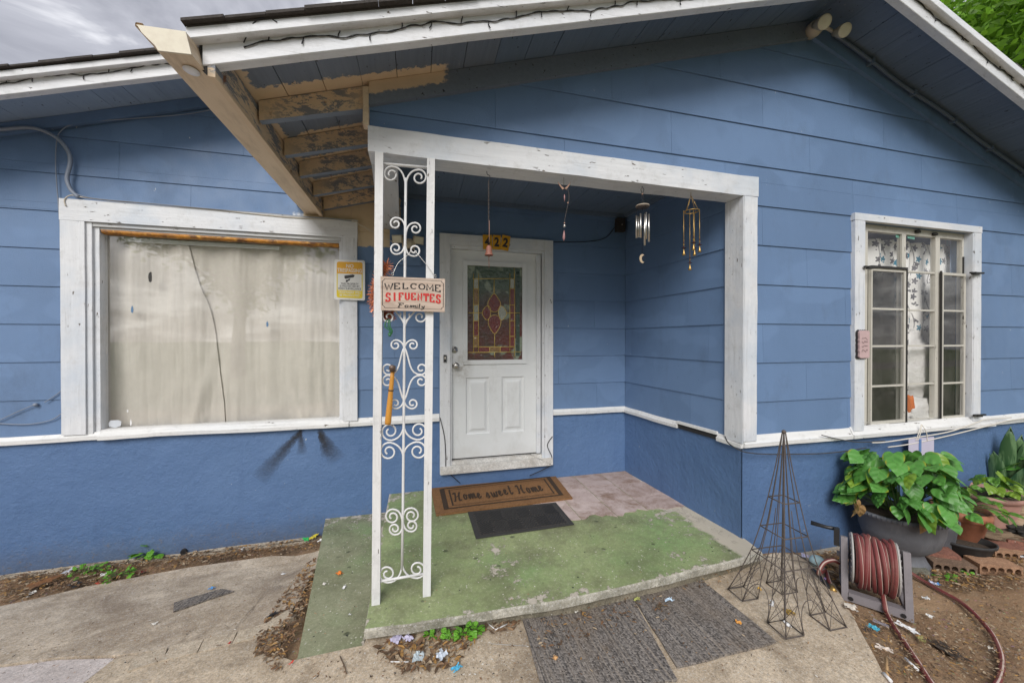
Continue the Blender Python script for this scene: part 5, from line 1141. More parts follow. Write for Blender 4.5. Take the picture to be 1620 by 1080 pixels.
# ---- hanging things under the porch beam
bl_ = thing('hanging_bell', 'small rusty clay-red bell on a long chain under the porch beam', 'bell', W(773, 395, 2.19))
Yh = 2.195
def chain(a, b, n, r, mat, par, name='chain'):
    bm = nb(); a, b = Vector(a), Vector(b); d = (b-a)/n; L = d.length
    for i in range(n):
        c0 = a+d*(i+.5); s_ = Vector((1, 0, 0)) if i % 2 else Vector((0, 1, 0)); dn = d.normalized()
        tube(bm, [c0+dn*(L*.62*math.sin(t))+s_*(L*.28*math.cos(t)) for t in [k*PI/4 for k in range(8)]], r, 4, close=True)
    obj(name, bm, mat, par)
h0_ = W(773, 266, Yh); bm = nb(); box(bm, h0_.x-.012, h0_.x+.012, Yh-.012, Yh+.012, h0_.z-.005, 2.452); obj('bracket', bm, M_beam, bl_)
bm = nb(); tube(bm, catmull([W(770, 271, Yh), W(771, 276, Yh), W(775, 279, Yh), W(773, 288, Yh)], 4), .0022, 5); obj('hook', bm, M_blackwire, bl_)
chain(W(773, 286, Yh), W(773, 349, Yh), 20, .0016, M_rust, bl_); bm = nb(); tube(bm, [W(774, 349, Yh), W(774, 384, Yh)], .0024, 6); obj('rod', bm, simple('clay_rod', (.26, .15, .11)), bl_)
q = W(773.5, 404, Yh); M_clay = simple('rust_red_bell', (.24, .095, .065), .6, .25, 40)
bm = nb(); lathe(bm, [(.026, 0), (.0255, .003), (.021, .012), (.018, .035), (.015, .05), (.009, .058), (.003, .062)], q, 18, cap0=False, cap1=True); obj('bell_cup', bm, M_clay, bl_, True)
bm = nb(); tube(bm, [q+Vector((0, 0, .03)), q+Vector((0, 0, -.035))], .002, 5); lathe(bm, [(.001, -.012), (.007, -.006), (.007, 0), (.001, .005)], q, 8); tube(bm, [q+Vector((0, 0, -.035)), q+Vector((.001, 0, -.075))], .0013, 4); obj('clapper', bm, M_clay, bl_)
fm = thing('feather_mobile', 'small string mobile with a wooden bird and a pink drop under the porch beam', 'mobile', W(893, 330, Yh)); Mw = simple('pale_wood_pieces', (.36, .22, .16), .6, .25, 30); Mp = simple('dusty_pink_drop', (.36, .19, .19), .4, .2, 30)
bm = nb(); tube(bm, [W(892, 262, Yh), W(892, 298, Yh)], .0013, 5); tube(bm, catmull([W(893, 297, Yh), W(899, 302, Yh), W(900, 315, Yh), W(897, 330, Yh), W(893, 350, Yh), W(893, 358, Yh)], 5), .0016, 5); obj('string', bm, M_rust, fm)
for s_ in (-1, 1): bm = nb(); prism(bm, [W(893, 298, Yh), W(893+s_*5, 294, Yh), W(893+s_*10.5, 287, Yh), W(893+s_*8, 293, Yh), W(893+s_*3, 300, Yh)], (0, .004, 0)); obj('wing', bm, Mw, fm)
bm = nb(); c0 = W(893, 310, Yh); tube(bm, [W(893, 307.5, Yh), W(893, 312, Yh), W(893, 319, Yh)], [.0015, .005, .0015], 8); obj('bead', bm, Mp, fm)
for v, r_ in ((321, .0055), (353, .005), (357.5, .010)): bm = nb(); bmesh.ops.create_icosphere(bm, subdivisions=2, radius=r_, matrix=Matrix.Translation(W(898.5 if v < 330 else 893, v, Yh))); obj('bead', bm, Mw if v < 355 else M_metal, fm, True)
bm = nb(); tube(bm, [W(892.5, 364, Yh), W(892.3, 370, Yh), W(892, 376, Yh), W(892, 381, Yh)], [.001, .0065, .009, .002], 8); obj('drop', bm, Mp, fm, True)
wc = thing('wind_chime', 'wind chime of six silver tubes under a dark wooden disc', 'wind chime', W(1016, 330, Yh))
c0 = W(1016.5, 327.5, Yh); k_ = c0.y/FPX; mb = simple('dark_wood_disc', (.06, .045, .04), .6); bm = nb(); lathe(bm, [(.040, -.006), (.042, 0), (.040, .006), (.002, .007)], c0, 20); obj('top_disc', bm, mb, wc, True)
bm = nb(); tube(bm, [c0+Vector((.0412*math.cos(t), .0412*math.sin(t), .0065)) for t in [k*PI/12 for k in range(24)]], .004, 6, close=True); obj('rope_rim', bm, simple('rope', (.42, .36, .29)), wc)
tp = W(1016.3, 307, Yh); bm = nb(); bmesh.ops.create_icosphere(bm, subdivisions=2, radius=.006, matrix=Matrix.Translation(tp)); obj('bead', bm, Mw, wc)
bm = nb(); tube(bm, [tp+Vector((-.003, 0, .005)), tp+Vector((-.012, 0, .03)), tp+Vector((0, 0, .046)), tp+Vector((.012, 0, .03)), tp+Vector((.003, 0, .005))], .0018, 5); tube(bm, [tp+Vector((0, 0, .046)), Vector((tp.x-.004, Yh, 2.452))], .0018, 5)
for a in (0, 2.1, 4.2): tube(bm, [tp, c0+Vector((.033*math.cos(a), .033*math.sin(a), .006))], .0012, 4)
bottom = {0: 376.5, 1: 375.5, 2: 376, 3: 388, 4: 378, 5: 382.5}
for i, (u, vt, vb) in enumerate(((1006.8, 341, 376.5), (1010, 343, 375.5), (1013.3, 338, 376), (1019.7, 339, 388), (1022, 336, 378), (1026.3, 339, 382.5))):
    a = W(u, vt, Yh+(-.02 if i in (2, 3, 4) else .018)); b = W(u+.2, vb, a.y); tube(bm, [a+Vector((0, 0, .045)), a], .001, 4)
    b2 = nb(); tube(b2, [a, b], .0068, 10); obj('chime_tube', b2, M_metal, wc, True)
s0, s1 = W(1016.4, 329, Yh), W(1016, 401, Yh); tube(bm, [s0, s1], .0012, 4); obj('strings', bm, M_blackwire, wc)
bm = nb(); lathe(bm, [(.001, -.005), (.014, -.004), (.014, .004), (.001, .005)], W(1016.5, 360, Yh), 14); obj('striker', bm, mb, wc)
c0 = W(1016.5, 409, Yh); bm = nb(); o_ = [(c0.x+.022*math.cos(t), c0.z+.030*math.sin(t)) for t in [math.radians(70+k*22) for k in range(11)]]; i_ = [(c0.x+.010+.016*math.cos(t), c0.z+.022*math.sin(t)) for t in [math.radians(285-k*21) for k in range(11)]]
prism(bm, [(x, Yh, z) for x, z in o_+i_], (0, .004, 0)); obj('moon_sail', bm, simple('tan_sail', (.46, .36, .24)), wc)
bc = thing('bell_chime', 'brass ring chime with five strings of beads and tiny bells', 'wind chime', W(1093, 340, Yh))
c0 = W(1094, 334.5, Yh); ring = [c0+Vector((.048*math.cos(t), .048*math.sin(t), 0)) for t in [k*PI/12 for k in range(24)]]; bm = nb(); tube(bm, ring, .003, 6, close=True); obj('ring', bm, M_brass, bc, True)
tp = W(1093, 309, Yh); bm = nb()
for a in (.3, 1.9, 3.4, 5.0): tube(bm, [tp, c0+Vector((.048*math.cos(a), .048*math.sin(a), 0))], .0016, 5)
tube(bm, [tp, Vector((tp.x, Yh, 2.452))], .0016, 5); obj('wires', bm, M_brass, bc)
for u, vt, vb, a in ((1081.6, 333, 402, .02), (1091.2, 332, 425.5, .045), (1097, 330, 394, -.048), (1098.4, 336, 402.5, -.03), (1106.6, 331, 397, .0)):
    Yb = Yh+a*.8; A, B = W(u, vt, Yb), W(u+.2, vb, Yb); bm = nb(); tube(bm, [A, B], .0021, 5); st = obj('string', bm, M_brass, bc)
    bm = nb(); lathe(bm, [(.0115, -.012), (.0085, .0), (.004, .022), (.001, .03)], B+Vector((0, 0, .004)), 10); obj('tiny_bell', bm, M_brass, bc, True)
    for q, (cc, rr_) in enumerate((((.09, .015, .012), .0055), ((.5, .33, .03), .0045), ((.09, .015, .012), .005), ((.42, .26, .03), .004))):
        bm = nb(); bmesh.ops.create_icosphere(bm, subdivisions=1, radius=rr_, matrix=Matrix.Translation(B+Vector((0, 0, .05+.015*q)))); obj('bead', bm, simple('bead_%d' % q, cc, .3) if 'bead_%d' % q not in bpy.data.materials else bpy.data.materials['bead_%d' % q], bc)
    bm = nb(); lathe(bm, [(.001, -.002), (.017, 0), (.001, .003)], B+Vector((0, 0, .042)), 10); obj('saucer', bm, simple('dark_red_saucer', (.09, .03, .022)) if 'dark_red_saucer' not in bpy.data.materials else bpy.data.materials['dark_red_saucer'], bc)

# ---- string lights along the rakes
def lights(name, f, Yv, x0, x1, lab, seed, zo=-.03):
    r = random.Random(seed); P = []; x = x0
    while x <= x1: P.append(Vector((x, Yv-.004, f(x)+zo+.010*math.sin(x*11+seed)+r.uniform(-.006, .006)))); x += .045
    P2 = catmull(P, 3); bm = nb(); tube(bm, P2, .0021, 5); tube(bm, [p+Vector((.004*math.sin(i*1.1), -.0022, .003*math.cos(i*1.1))) for i, p in enumerate(P2)], .0017, 4); o = tag(obj(name, bm, M_blackwire), lab, 'string lights')
    for i, p in enumerate(P[2::3]):
        s_ = -1 if i % 2 else 1; L = r.uniform(.022, .034); b = nb(); tube(b, [p, p+Vector((.003*s_, -.001, s_*L*.5)), p+Vector((r.uniform(-.012, .012), -.004, s_*L))], [.0018, .003, .0026], 5); obj('bulb', b, M_blackwire, o)
    return o
sL = lights('string_lights', dk, 1.778, -.70, AX-.02, 'black string of unlit lights stapled along the left rake of the porch gable', 1, -.045)
bm = nb(); tube(bm, catmull([Vector((-.70, 1.772, dk(-.70)-.035)), Vector((-.655, 1.74, dk(-.655)+.01)), Vector((-.62, 1.733, dk(-.62)+.025)), Vector((-.595, 1.74, dk(-.59)+.028)), Vector((-.565, 1.735, dk(-.56)+.004))], 5), .0024, 5); obj('lead', bm, M_blackwire, sL)
lights('string_lights', dk, 1.745, AX+.03, 6.4, 'black string of unlit lights stapled along the right rake of the porch gable', 5, -.03)
lights('string_lights', md, 3.165, -6.2, -1.0, 'black string of unlit lights along the rake of the long roof', 9, -.03)

# ---- around the casement window
pk_ = thing('pink_plaque', 'small pink scalloped plaque hanging on the left casing of the casement window', 'plaque', W(1366, 544, YF-.05))
a, b = W(1359, 523, YF-.05), W(1374.5, 566, YF-.05); hw, hh = (b.x-a.x)/2, (a.z-b.z)/2; cc = (a+b)/2; o_ = []
for k in range(44):
    t = 2*PI*k/44; s_ = max(abs(math.cos(t)), abs(math.sin(t))); o_.append((cc.x+hw*math.cos(t)/s_*(1+.05*math.sin(k*2.6)), YF-.055, cc.z+hh*math.sin(t)/s_*(1+.03*math.sin(k*2.6))))
bm = nb(); prism(bm, o_, (0, .012, 0)); obj('plaque_board', bm, simple('faded_pink', (.50, .36, .36), .6, .15, 50), pk_)
bm = nb(); prism(bm, [((x-cc.x)*1.16+cc.x-.008, YF-.0425, (z-cc.z)*1.06+cc.z) for x, y, z in o_], (0, .004, 0)); obj('dark_backing', bm, M_black, pk_)
r = random.Random(3); obj('scribbled_lettering', strokes([[(cc.x-hw*.6+hw*1.2*i/6, cc.z+hh*q+r.uniform(-.012, .012)) for i in range(7)] for q in (.45, .15, -.15, -.45)], .004, lambda x, z, h: Vector((x, YF-.0555-h, z))), simple('plaque_ink', (.10, .06, .06)), pk_)
tg = thing('hanging_tag', 'blank pale lilac card hung by white string from the casement window sill', 'tag', W(1457, 705, YF-.06)); a, b = W(1437, 694, YF-.06), W(1476.5, 722, YF-.06)
bm = nb(); box(bm, a.x, b.x, YF-.064, YF-.060, b.z-.02, a.z); bevel(bm, .0015); obj('card', bm, simple('lilac_card', (.50, .48, .60), .5, .05), tg)
nl = W(1458, 671, YF-.06); bm = nb()
for du, t in ((1449, -.01), (1467, .012), (1452, 0)): tube(bm, catmull([nl, (nl+W(du, 696, YF-.065))/2+Vector((t, -.006, 0)), W(du, 697, YF-.066)], 4), .003, 5)
obj('string', bm, simple('white_string', (.66, .62, .55), .8), tg)
bm = nb(); q = W(1455.5, 700, YF-.066); box(bm, q.x-.012, q.x+.012, YF-.069, YF-.0645, q.z-.075, q.z+.03); bevel(bm, .002); obj('blue_ribbon', bm, simple('blue_white_ribbon', (.12, .22, .45), .5), tg)
cable('white_cord', on([(1380, 700), (1400, 699), (1440, 693), (1500, 683), (1545, 668), (1560, 663), (1600, 660)], YF, .06), .0048, simple('white_cord', (.62, .59, .53), .7), 'upper white cord sagging below the casement window', 'cord')
cable('white_cord', on([(1405, 707), (1440, 702), (1500, 689), (1560, 674), (1600, 664), (1640, 660)], YF, .062), .0048, bpy.data.materials['white_cord'], 'lower white cord drawn tight past the hanging card', 'cord')
cable('black_white_cord', on([(1147, 690), (1152, 700), (1165, 709), (1180, 715), (1210, 718), (1260, 718), (1300, 717), (1340, 713), (1370, 708)], YF, .05), .0042, simple('chipped_black_white_cord', (.05, .05, .055), .6, .9, 25), 'black and white cord wrapped round the porch corner below the ledge', 'cord')
cable('black_white_cord', on([(1300, 688), (1330, 695), (1360, 699), (1400, 697)], YF, .055), .004, bpy.data.materials['chipped_black_white_cord'], 'short dark cord hanging under the left end of the casement sill', 'cord')

# ------------------------------------------------------------------ mats
def quad_mat(name, quad, zf, th, mat, label, cat, group=None, n=(14, 8), ragged=.004, seed=0, lift=.003):
    P = [Vector(p) for p in quad]; bm = nb(); g = []
    for i in range(n[0]+1):
        row = []
        for j in range(n[1]+1):
            s, t = i/n[0], j/n[1]; p = (P[0]*(1-s)+P[1]*s)*(1-t)+(P[3]*(1-s)+P[2]*s)*t
            if i in (0, n[0]) or j in (0, n[1]): p += Vector((mnoise.noise(p*9+Vector((seed, 0, 0))), mnoise.noise(p*9+Vector((0, seed, 5))), 0))*ragged
            row.append(bm.verts.new((p.x, p.y, zf(p.x, p.y)+lift+th+mnoise.noise(Vector((p.x*5, p.y*5, seed)))*.002)))
        g.append(row)
    for i in range(n[0]):
        for j in range(n[1]): bm.faces.new((g[i][j], g[i+1][j], g[i+1][j+1], g[i][j+1]))
    bd = [e for e in bm.edges if len(e.link_faces) == 1]; r = bmesh.ops.extrude_edge_only(bm, edges=bd)
    for v in r['geom']:
        if isinstance(v, bmesh.types.BMVert): v.co.z -= th
    return tag(obj(name, bm, mat), label, cat, group)
def coir():
    m = Mat('coir_mat'); c = m.mix(m.step(m.noise(60, 6, .8), .3, .7), (.15, .068, .022), (.34, .175, .07)); c = m.mix(m.step(m.noise(3, 5, .6), .45, .75, 0, .5), c, (.12, .06, .025))
    c = m.mix(m.step(m.vor(50), .12, .07, 0, .5), c, (.45, .36, .24)); return m.done(c, .95, m.bump(m.noise(120, 5, .8), .008))
q = [F(682, 775), F(877, 752.5), F(906, 790), F(690, 817)]
cm = quad_mat('coir_doormat', q, slab_z, .014, coir(), 'brown coir doormat with a black border and script greeting, before the door', 'doormat', seed=2)
def cq(x, y, h): p = (q[0]*(1-x)+q[1]*x)*(1-y)+(q[3]*(1-x)+q[2]*x)*y; return Vector((p.x, p.y, slab_z(p.x, p.y)+.0195+h))
m = Mat('black_coir_print'); M_cink = m.done(m.mix(m.noise(70, 5, .8), (.02, .016, .012), (.075, .04, .018)), .95, m.bump(m.noise(110, 4, .8), .006))
obj('border', strokes([[(.075, .09), (.93, .09), (.93, .86), (.075, .86), (.075, .09)]], .035, cq, .0012), M_cink, cm)
obj('border', strokes([[(.125, .17), (.885, .17), (.885, .775), (.125, .775), (.125, .17)]], .012, cq, .0012), M_cink, cm)
SCR = {'H': [[(.0, .2), (.12, 0), (.22, .1), (.16, .6), (.06, 1), (.0, .9)], [(.1, .55), (.45, .45), (.62, .2), (.7, .0)], [(.62, .1), (.52, .7), (.55, 1), (.75, .85)]], 'o': [[(.5, .4), (.25, .4), (.12, .7), (.3, 1), (.55, .8), (.5, .45), (.8, .55)]],
 'm': [[(0, .9), (.08, .4), (.1, 1), (.25, .45), (.38, .45), (.38, 1), (.55, .45), (.68, .45), (.68, .95), (.9, .8)]], 'e': [[(.0, .85), (.35, .7), (.45, .45), (.25, .38), (.1, .7), (.3, 1), (.7, .75)]],
 's': [[(0, .9), (.3, .35), (.42, .7), (.35, 1), (.1, .95)], [(.35, .95), (.6, .8)]], 'w': [[(0, .4), (.1, .95), (.3, .9), (.38, .45), (.42, .95), (.65, .9), (.72, .4), (.9, .5)]], 't': [[(.35, .0), (.2, .9), (.4, 1), (.6, .8)], [(.05, .35), (.6, .28)]]}
L_ = []; x = .145
for ch in 'Home sweet Home':
    if ch == ' ': x += .026; continue
    wd = {'H': .070, 'm': .062, 'w': .056}.get(ch, .043)
    for l in SCR[ch]: L_.append([(p.x, p.y) for p in catmull([Vector((x+wd*a, .30+.34*b+ .02*math.sin(x*20), 0)) for a, b in l], 3)])
    x += wd*.96
obj('lettering', strokes(L_, .0125, cq, .0014), M_cink, cm)
q2 = [F(740, 811), F(879, 795.5), F(908.5, 830.5), F(753, 853)]
rb = simple('black_rubber_rim', (.035, .034, .033), .75, .3, 30, bump=.002); rm = quad_mat('rubber_doormat', q2, slab_z, .006, rb, 'small black ribbed rubber mat lying just in front of the coir mat', 'doormat', seed=6, ragged=.001)
def rq(x, y, h): p = (q2[0]*(1-x)+q2[1]*x)*(1-y)+(q2[3]*(1-x)+q2[2]*x)*y; return Vector((p.x, p.y, slab_z(p.x, p.y)+.0105+h))
M_rib = simple('black_rubber_rib', (.014, .014, .015), .6, .3, 30); bm = nb(); nbk = 6
for bx in range(nbk):
    for by in range(2):
        for k in range(9):
            s = bx % 2 == by % 2; x0, x1 = .06+bx*.147, .06+bx*.147+.14; y0, y1 = .09+by*.42, .09+by*.42+.40; t = (k+.5)/9
            if s: a, b = (x0+(x1-x0)*max(0, 2*t-1), y0+(y1-y0)*min(1, 2*t)), (x0+(x1-x0)*min(1, 2*t), y0+(y1-y0)*max(0, 2*t-1))
            else: a, b = (x0+(x1-x0)*max(0, 2*t-1), y1-(y1-y0)*min(1, 2*t)), (x0+(x1-x0)*min(1, 2*t), y1-(y1-y0)*max(0, 2*t-1))
            A, B = rq(*a, 0), rq(*b, 0); d = (B-A).normalized(); n_ = Vector((-d.y, d.x, 0))*.006
            prism(bm, [A-n_, A+n_, B+n_, B-n_], (0, 0, .004))
obj('rib', bm, M_rib, rm, kind='stuff')
bm = nb(); prism(bm, [rq(.045, .07, -.001), rq(.955, .07, -.001), rq(.955, .93, -.001), rq(.045, .93, -.001)], (0, 0, .0018)); obj('ribbed_field', bm, simple('dusty_rubber', (.048, .044, .04), .9, .6, 25), rm)
def carpetmat(name, ang):
    m = Mat(name); v = m.vec((1, 1, 1), rot=(0, 0, ang)); X, Y, Z = m.xyz(v)
    loop = m.vor(120, v, rnd_=.35, out='Color'); lx = m.xyz(loop)[0]; c = m.mix(lx, (.05, .045, .043), (.27, .245, .225))
    st = m.noise(1, 4, .6, m.vec((70, 1.3, 1), rot=(0, 0, ang))); c = m.mix(m.step(st, .46, .66, 0, .6), c, (.34, .29, .24)); st2 = m.noise(1, 3, .6, m.vec((120, 1.6, 1), rot=(0, 0, ang), off=(3, 3, 0))); c = m.mix(m.step(st2, .5, .7, 0, .6), c, (.02, .019, .02))
    c = m.mix(m.step(m.noise(2.2, 6, .7), .5, .75, 0, .55), c, (.17, .125, .085)); c = m.mix(m.step(m.noise(6, 6, .75, m.vec(off=(3, 0, 0))), .6, .72, 0, .5), c, (.20, .15, .10))
    return m.done(c, .95, m.bump(m.math('SUBTRACT', 1, m.vor(120, v, rnd_=.35)), .004))
ca = carpetmat('grey_brown_carpet', .22)
qa = [G(826, 982), G(993, 935), G(1070, 1082), G(862, 1112)]; qb = [G(992, 935), G(1105, 918), G(1229, 1021), G(1071, 1062)]
quad_mat('carpet_mat', qa, gz, .010, ca, 'grey woven carpet mat on the pavement, the nearer and left one of two', 'carpet mat', None, (20, 14), .006, 3, .014)
quad_mat('carpet_mat', qb, gz, .010, ca, 'grey woven carpet mat on the pavement, the right one beside the wire obelisk', 'carpet mat', None, (20, 14), .006, 8, .014)
quad_mat('carpet_scrap', [G(275, 959), G(350, 936), G(370, 940), G(274, 973)], gz, .008, carpetmat('dark_carpet_scrap', 1.2), 'narrow dark scrap of carpet on the left concrete path', 'carpet scrap', None, (10, 3), .006, 4, .018)

# ------------------------------------------------------------------ wire obelisk shaped like a lattice tower
def tb(P, r, bm, n=6): tube(bm, P, r, n)
tc0 = (G(1150, 934)+G(1199, 978)+G(1346, 990)+G(1229, 1007))/4; cxy = Vector((2.035, 1.675, 0)); zb = gz(cxy.x, cxy.y)+.016
ob = thing('wire_obelisk', 'rusty wire garden obelisk shaped like a four-legged lattice tower, at the porch corner', 'plant support', (cxy.x, cxy.y, zb))
top_z_ = W(1228, 686, cxy.y).z; HT = top_z_-zb; rot = math.radians(-3)
def tp_(lx, ly, h): c_, s_ = math.cos(rot), math.sin(rot); return Vector((cxy.x+lx*c_-ly*s_, cxy.y+lx*s_+ly*c_, zb+h*HT))
def hw_(h): return lerp(h, [0, .12, .30, .46, .62, .8, 1], [.195, .155, .105, .075, .052, .028, .006])
def hi_(h): return lerp(h, [0, .12, .30, .46, .62, .8, 1], [.085, .075, .048, .032, .022, .012, .004])
hs = [i/16 for i in range(17)]
for sx, sy in ((-1, -1), (1, -1), (1, 1), (-1, 1)):
    for ax, ay in ((1, 1), (1, 0), (0, 1), (0, 0)):
        P = [tp_(sx*(hw_(h) if ax else hi_(h)), sy*(hw_(h) if ay else hi_(h)), h) for h in hs if (h <= .62 or (ax, ay) != (0, 0))]
        bm = nb(); tb(P, .0030 if (ax, ay) == (1, 1) else .0024, bm); obj('rod', bm, M_rust, ob)
    bm = nb(); tb([tp_(sx*hw_(0), sy*hw_(0), .004), tp_(sx*hi_(0), sy*hw_(0), .004), tp_(sx*hi_(0), sy*hi_(0), .004), tp_(sx*hw_(0), sy*hi_(0), .004), tp_(sx*hw_(0), sy*hw_(0), .004)], .0036, bm); obj('foot_frame', bm, M_rust, ob)
    bm = nb()
    for (a, b) in (((1, 1), (0, 1)), ((1, 1), (1, 0)), ((0, 0), (0, 1)), ((0, 0), (1, 0))):
        f_ = lambda k, h: (sx*(hw_(h) if k[0] else hi_(h)), sy*(hw_(h) if k[1] else hi_(h)))
        for h0, h1 in ((.004, .13), (.13, .27)):
            tb([tp_(*f_(a, h0), h0), tp_(*f_(b, h1), h1)], .0013, bm, 4); tb([tp_(*f_(b, h0), h0), tp_(*f_(a, h1), h1)], .0013, bm, 4)
    obj('lattice_wire', bm, M_rust, ob)
for h in (.285, .44, .62):
    w_ = hw_(h); bm = nb(); tb([tp_(-w_, -w_, h), tp_(w_, -w_, h), tp_(w_, w_, h), tp_(-w_, w_, h), tp_(-w_, -w_, h)], .0034, bm); obj('ring', bm, M_rust, ob)
for sx, sy, dx, dy in ((0, -1, 1, 0), (0, 1, 1, 0), (-1, 0, 0, 1), (1, 0, 0, 1)):
    P = []
    for k in range(13):
        t = PI*k/12; a_ = hi_(.05)*math.cos(t); h = .14*math.sin(t)+.004; w_ = hw_(h); P.append(tp_(sx*w_+dx*a_, sy*w_+dy*a_, h))
    bm = nb(); tb(P, .002, bm, 5); obj('arch', bm, M_rust, ob)
bm = nb(); bmesh.ops.create_icosphere(bm, subdivisions=2, radius=.012, matrix=Matrix.Translation(tp_(0, 0, 1.008))); obj('finial', bm, M_rust, ob, True)

# ------------------------------------------------------------------ hose reel and hose
RL = G(1335, 942); RR = G(1440, 982); axv = (RR-RL); axv.z = 0; RW_ = axv.length; axv.normalize(); nv_ = Vector((axv.y, -axv.x, 0))
if nv_.dot(Vector((2.5, 1.6, 0))) > 0: nv_ = -nv_                      # towards the viewer
bk_ = -nv_; zr = (gz(RL.x, RL.y)+gz(RR.x, RR.y))/2
rl = thing('hose_reel', 'grey plastic garden hose reel with a black crank beside the wire obelisk', 'hose reel', ((RL.x+RR.x)/2, (RL.y+RR.y)/2, zr))
def rp_(a, b, h): return Vector((RL.x, RL.y, zr))+axv*a+bk_*b+Vector((0, 0, h))
M_reel = simple('grey_reel_plastic', (.185, .168, .178), .5, .2, 20, bump=.0006); M_fl = simple('pale_reel_plastic', (.42, .41, .39), .5, .15, 20)
def slab(bm, P, vec): prism(bm, P, vec)
for a0, a1 in ((-.012, .02), (RW_-.02, RW_+.012)):
    bm = nb(); v = axv*(a1-a0)
    slab(bm, [rp_(a0, -.03, 0), rp_(a0, .03, 0), rp_(a0, .115, .335), rp_(a0, .075, .345)], v); slab(bm, [rp_(a0, .0305, 0), rp_(a0, .27, 0), rp_(a0, .27, .03), rp_(a0, .038, .035)], v); slab(bm, [rp_(a0, .23, .031), rp_(a0, .265, .031), rp_(a0, .125, .33), rp_(a0, .10, .30)], v)
    bevel(bm, .006, 2); obj('side_frame', bm, M_reel, rl)
bm = nb(); slab(bm, [rp_(.0205, -.03, .004), rp_(.0205, .02, .004), rp_(.0205, .028, .05), rp_(.0205, -.022, .05)], axv*(RW_-.041)); slab(bm, [rp_(.0205, .22, .004), rp_(.0205, .26, .004), rp_(.0205, .26, .035), rp_(.0205, .22, .035)], axv*(RW_-.041)); bevel(bm, .006, 2); obj('cross_bar', bm, M_reel, rl)
for a in (.03, RW_-.03): 
    bm = nb(); p = rp_(a, -.028, .022); tube(bm, [p, p+nv_*.004], .012, 10); obj('slot', bm, M_black, rl)
RC, RZ, RR_ = .11, .215, .125                       # drum centre depth, height, radius of the coil
def circ(a, r, t): return rp_(a, RC+r*math.cos(t), RZ+r*math.sin(t))
f0, f1 = .038, RW_-.045
for a in (f0, f1):
    bm = nb(); n = 28
    ring = [(.018, -.004), (.135, -.004), (.147, 0), (.147, .006), (.135, .008), (.018, .008)]
    Rg = [[bm.verts.new(circ(a+d, r, 2*PI*k/n)) for k in range(n)] for r, d in ring]
    for A, B in zip(Rg, Rg[1:]+Rg[:1]):
        for k in range(n): bm.faces.new((A[k], A[(k+1) % n], B[(k+1) % n], B[k])).smooth = True
    obj('flange', bm, M_fl, rl)
    bm = nb()
    for k in range(24): t = 2*PI*k/24; d = -.006 if a == f0 else .0095; tube(bm, [circ(a+d, .03, t), circ(a+d, .142, t)], .003, 4)
    obj('flange_rib', bm, M_reel, rl, kind='stuff')
bm = nb(); tube(bm, [rp_(-.03, RC, RZ), rp_(RW_+.02, RC, RZ)], .016, 12); tube(bm, [rp_(f0, RC, RZ), rp_(f1, RC, RZ)], .05, 16); obj('axle', bm, M_reel, rl)
bm = nb(); A = rp_(-.035, RC-.02, RZ-.06); 
slab(bm, [rp_(-.045, RC-.035, RZ+.06), rp_(-.045, RC+.0, RZ+.06), rp_(-.045, RC+.0, RZ+.165), rp_(-.045, RC-.035, RZ+.165)], axv*.028); bevel(bm, .006, 2); tube(bm, [rp_(-.02, RC, RZ+.155), rp_(-.08, RC, RZ+.15), rp_(-.16, RC+.0, RZ+.155)], [.012, .011, .014], 10); obj('crank', bm, M_black, rl)
# hose: the turns on the drum and the length lying on the dirt, one thing
def hosemat():
    m = Mat('maroon_striped_hose'); n_ = m.n('ShaderNodeAttribute', attribute_name='around'); f = n_.outputs['Fac']
    k = m.math('MULTIPLY', m.step(f, .05, .07), m.step(f, .16, .14)); k = m.math('MAXIMUM', k, m.math('MULTIPLY', m.step(f, .55, .57), m.step(f, .66, .64)))
    c = m.mix(k, m.mix(m.noise(14, 5), (.12, .022, .022), (.20, .042, .04)), (.46, .36, .31)); c = m.mix(m.step(m.noise(9, 6, .7), .5, .75, 0, .5), c, (.22, .14, .10))
    return m.done(c, .62)
M_hose = hosemat()
def hose(pts, r, n=12, twist=0.0):
    pts = [Vector(p) for p in pts]; N = len(pts); V, Fc, at = [], [], []; u = None
    for i, p in enumerate(pts):
        d = (pts[min(i+1, N-1)]-pts[max(i-1, 0)]).normalized()
        if u is None: u, v = frame_of(d)
        else: u = (u-d*u.dot(d)).normalized(); v = d.cross(u)
        tw = twist*i
        for k in range(n): a = 2*PI*k/n+tw; V.append(p+(u*math.cos(a)+v*math.sin(a))*r); at.append(k/n)
    for i in range(N-1):
        for k in range(n): Fc.append((i*n+k, i*n+(k+1) % n, (i+1)*n+(k+1) % n, (i+1)*n+k))
    Fc += [tuple(range(n))[::-1], tuple((N-1)*n+k for k in range(n))]
    me = bpy.data.meshes.new('hose'); me.from_pydata(V, [], Fc); a = me.attributes.new('around', 'FLOAT', 'POINT'); a.data.foreach_set('value', at); me.materials.append(M_hose)
    for p in me.polygons: p.use_smooth = True
    return me
gh = thing('garden_hose', 'maroon garden hose with pale stripes, wound on the reel and trailing over the dirt', 'hose', (rl.location.x+.05, rl.location.y-.05, rl.location.z))
nt2 = 11; hr = .0108
rr = random.Random(11)
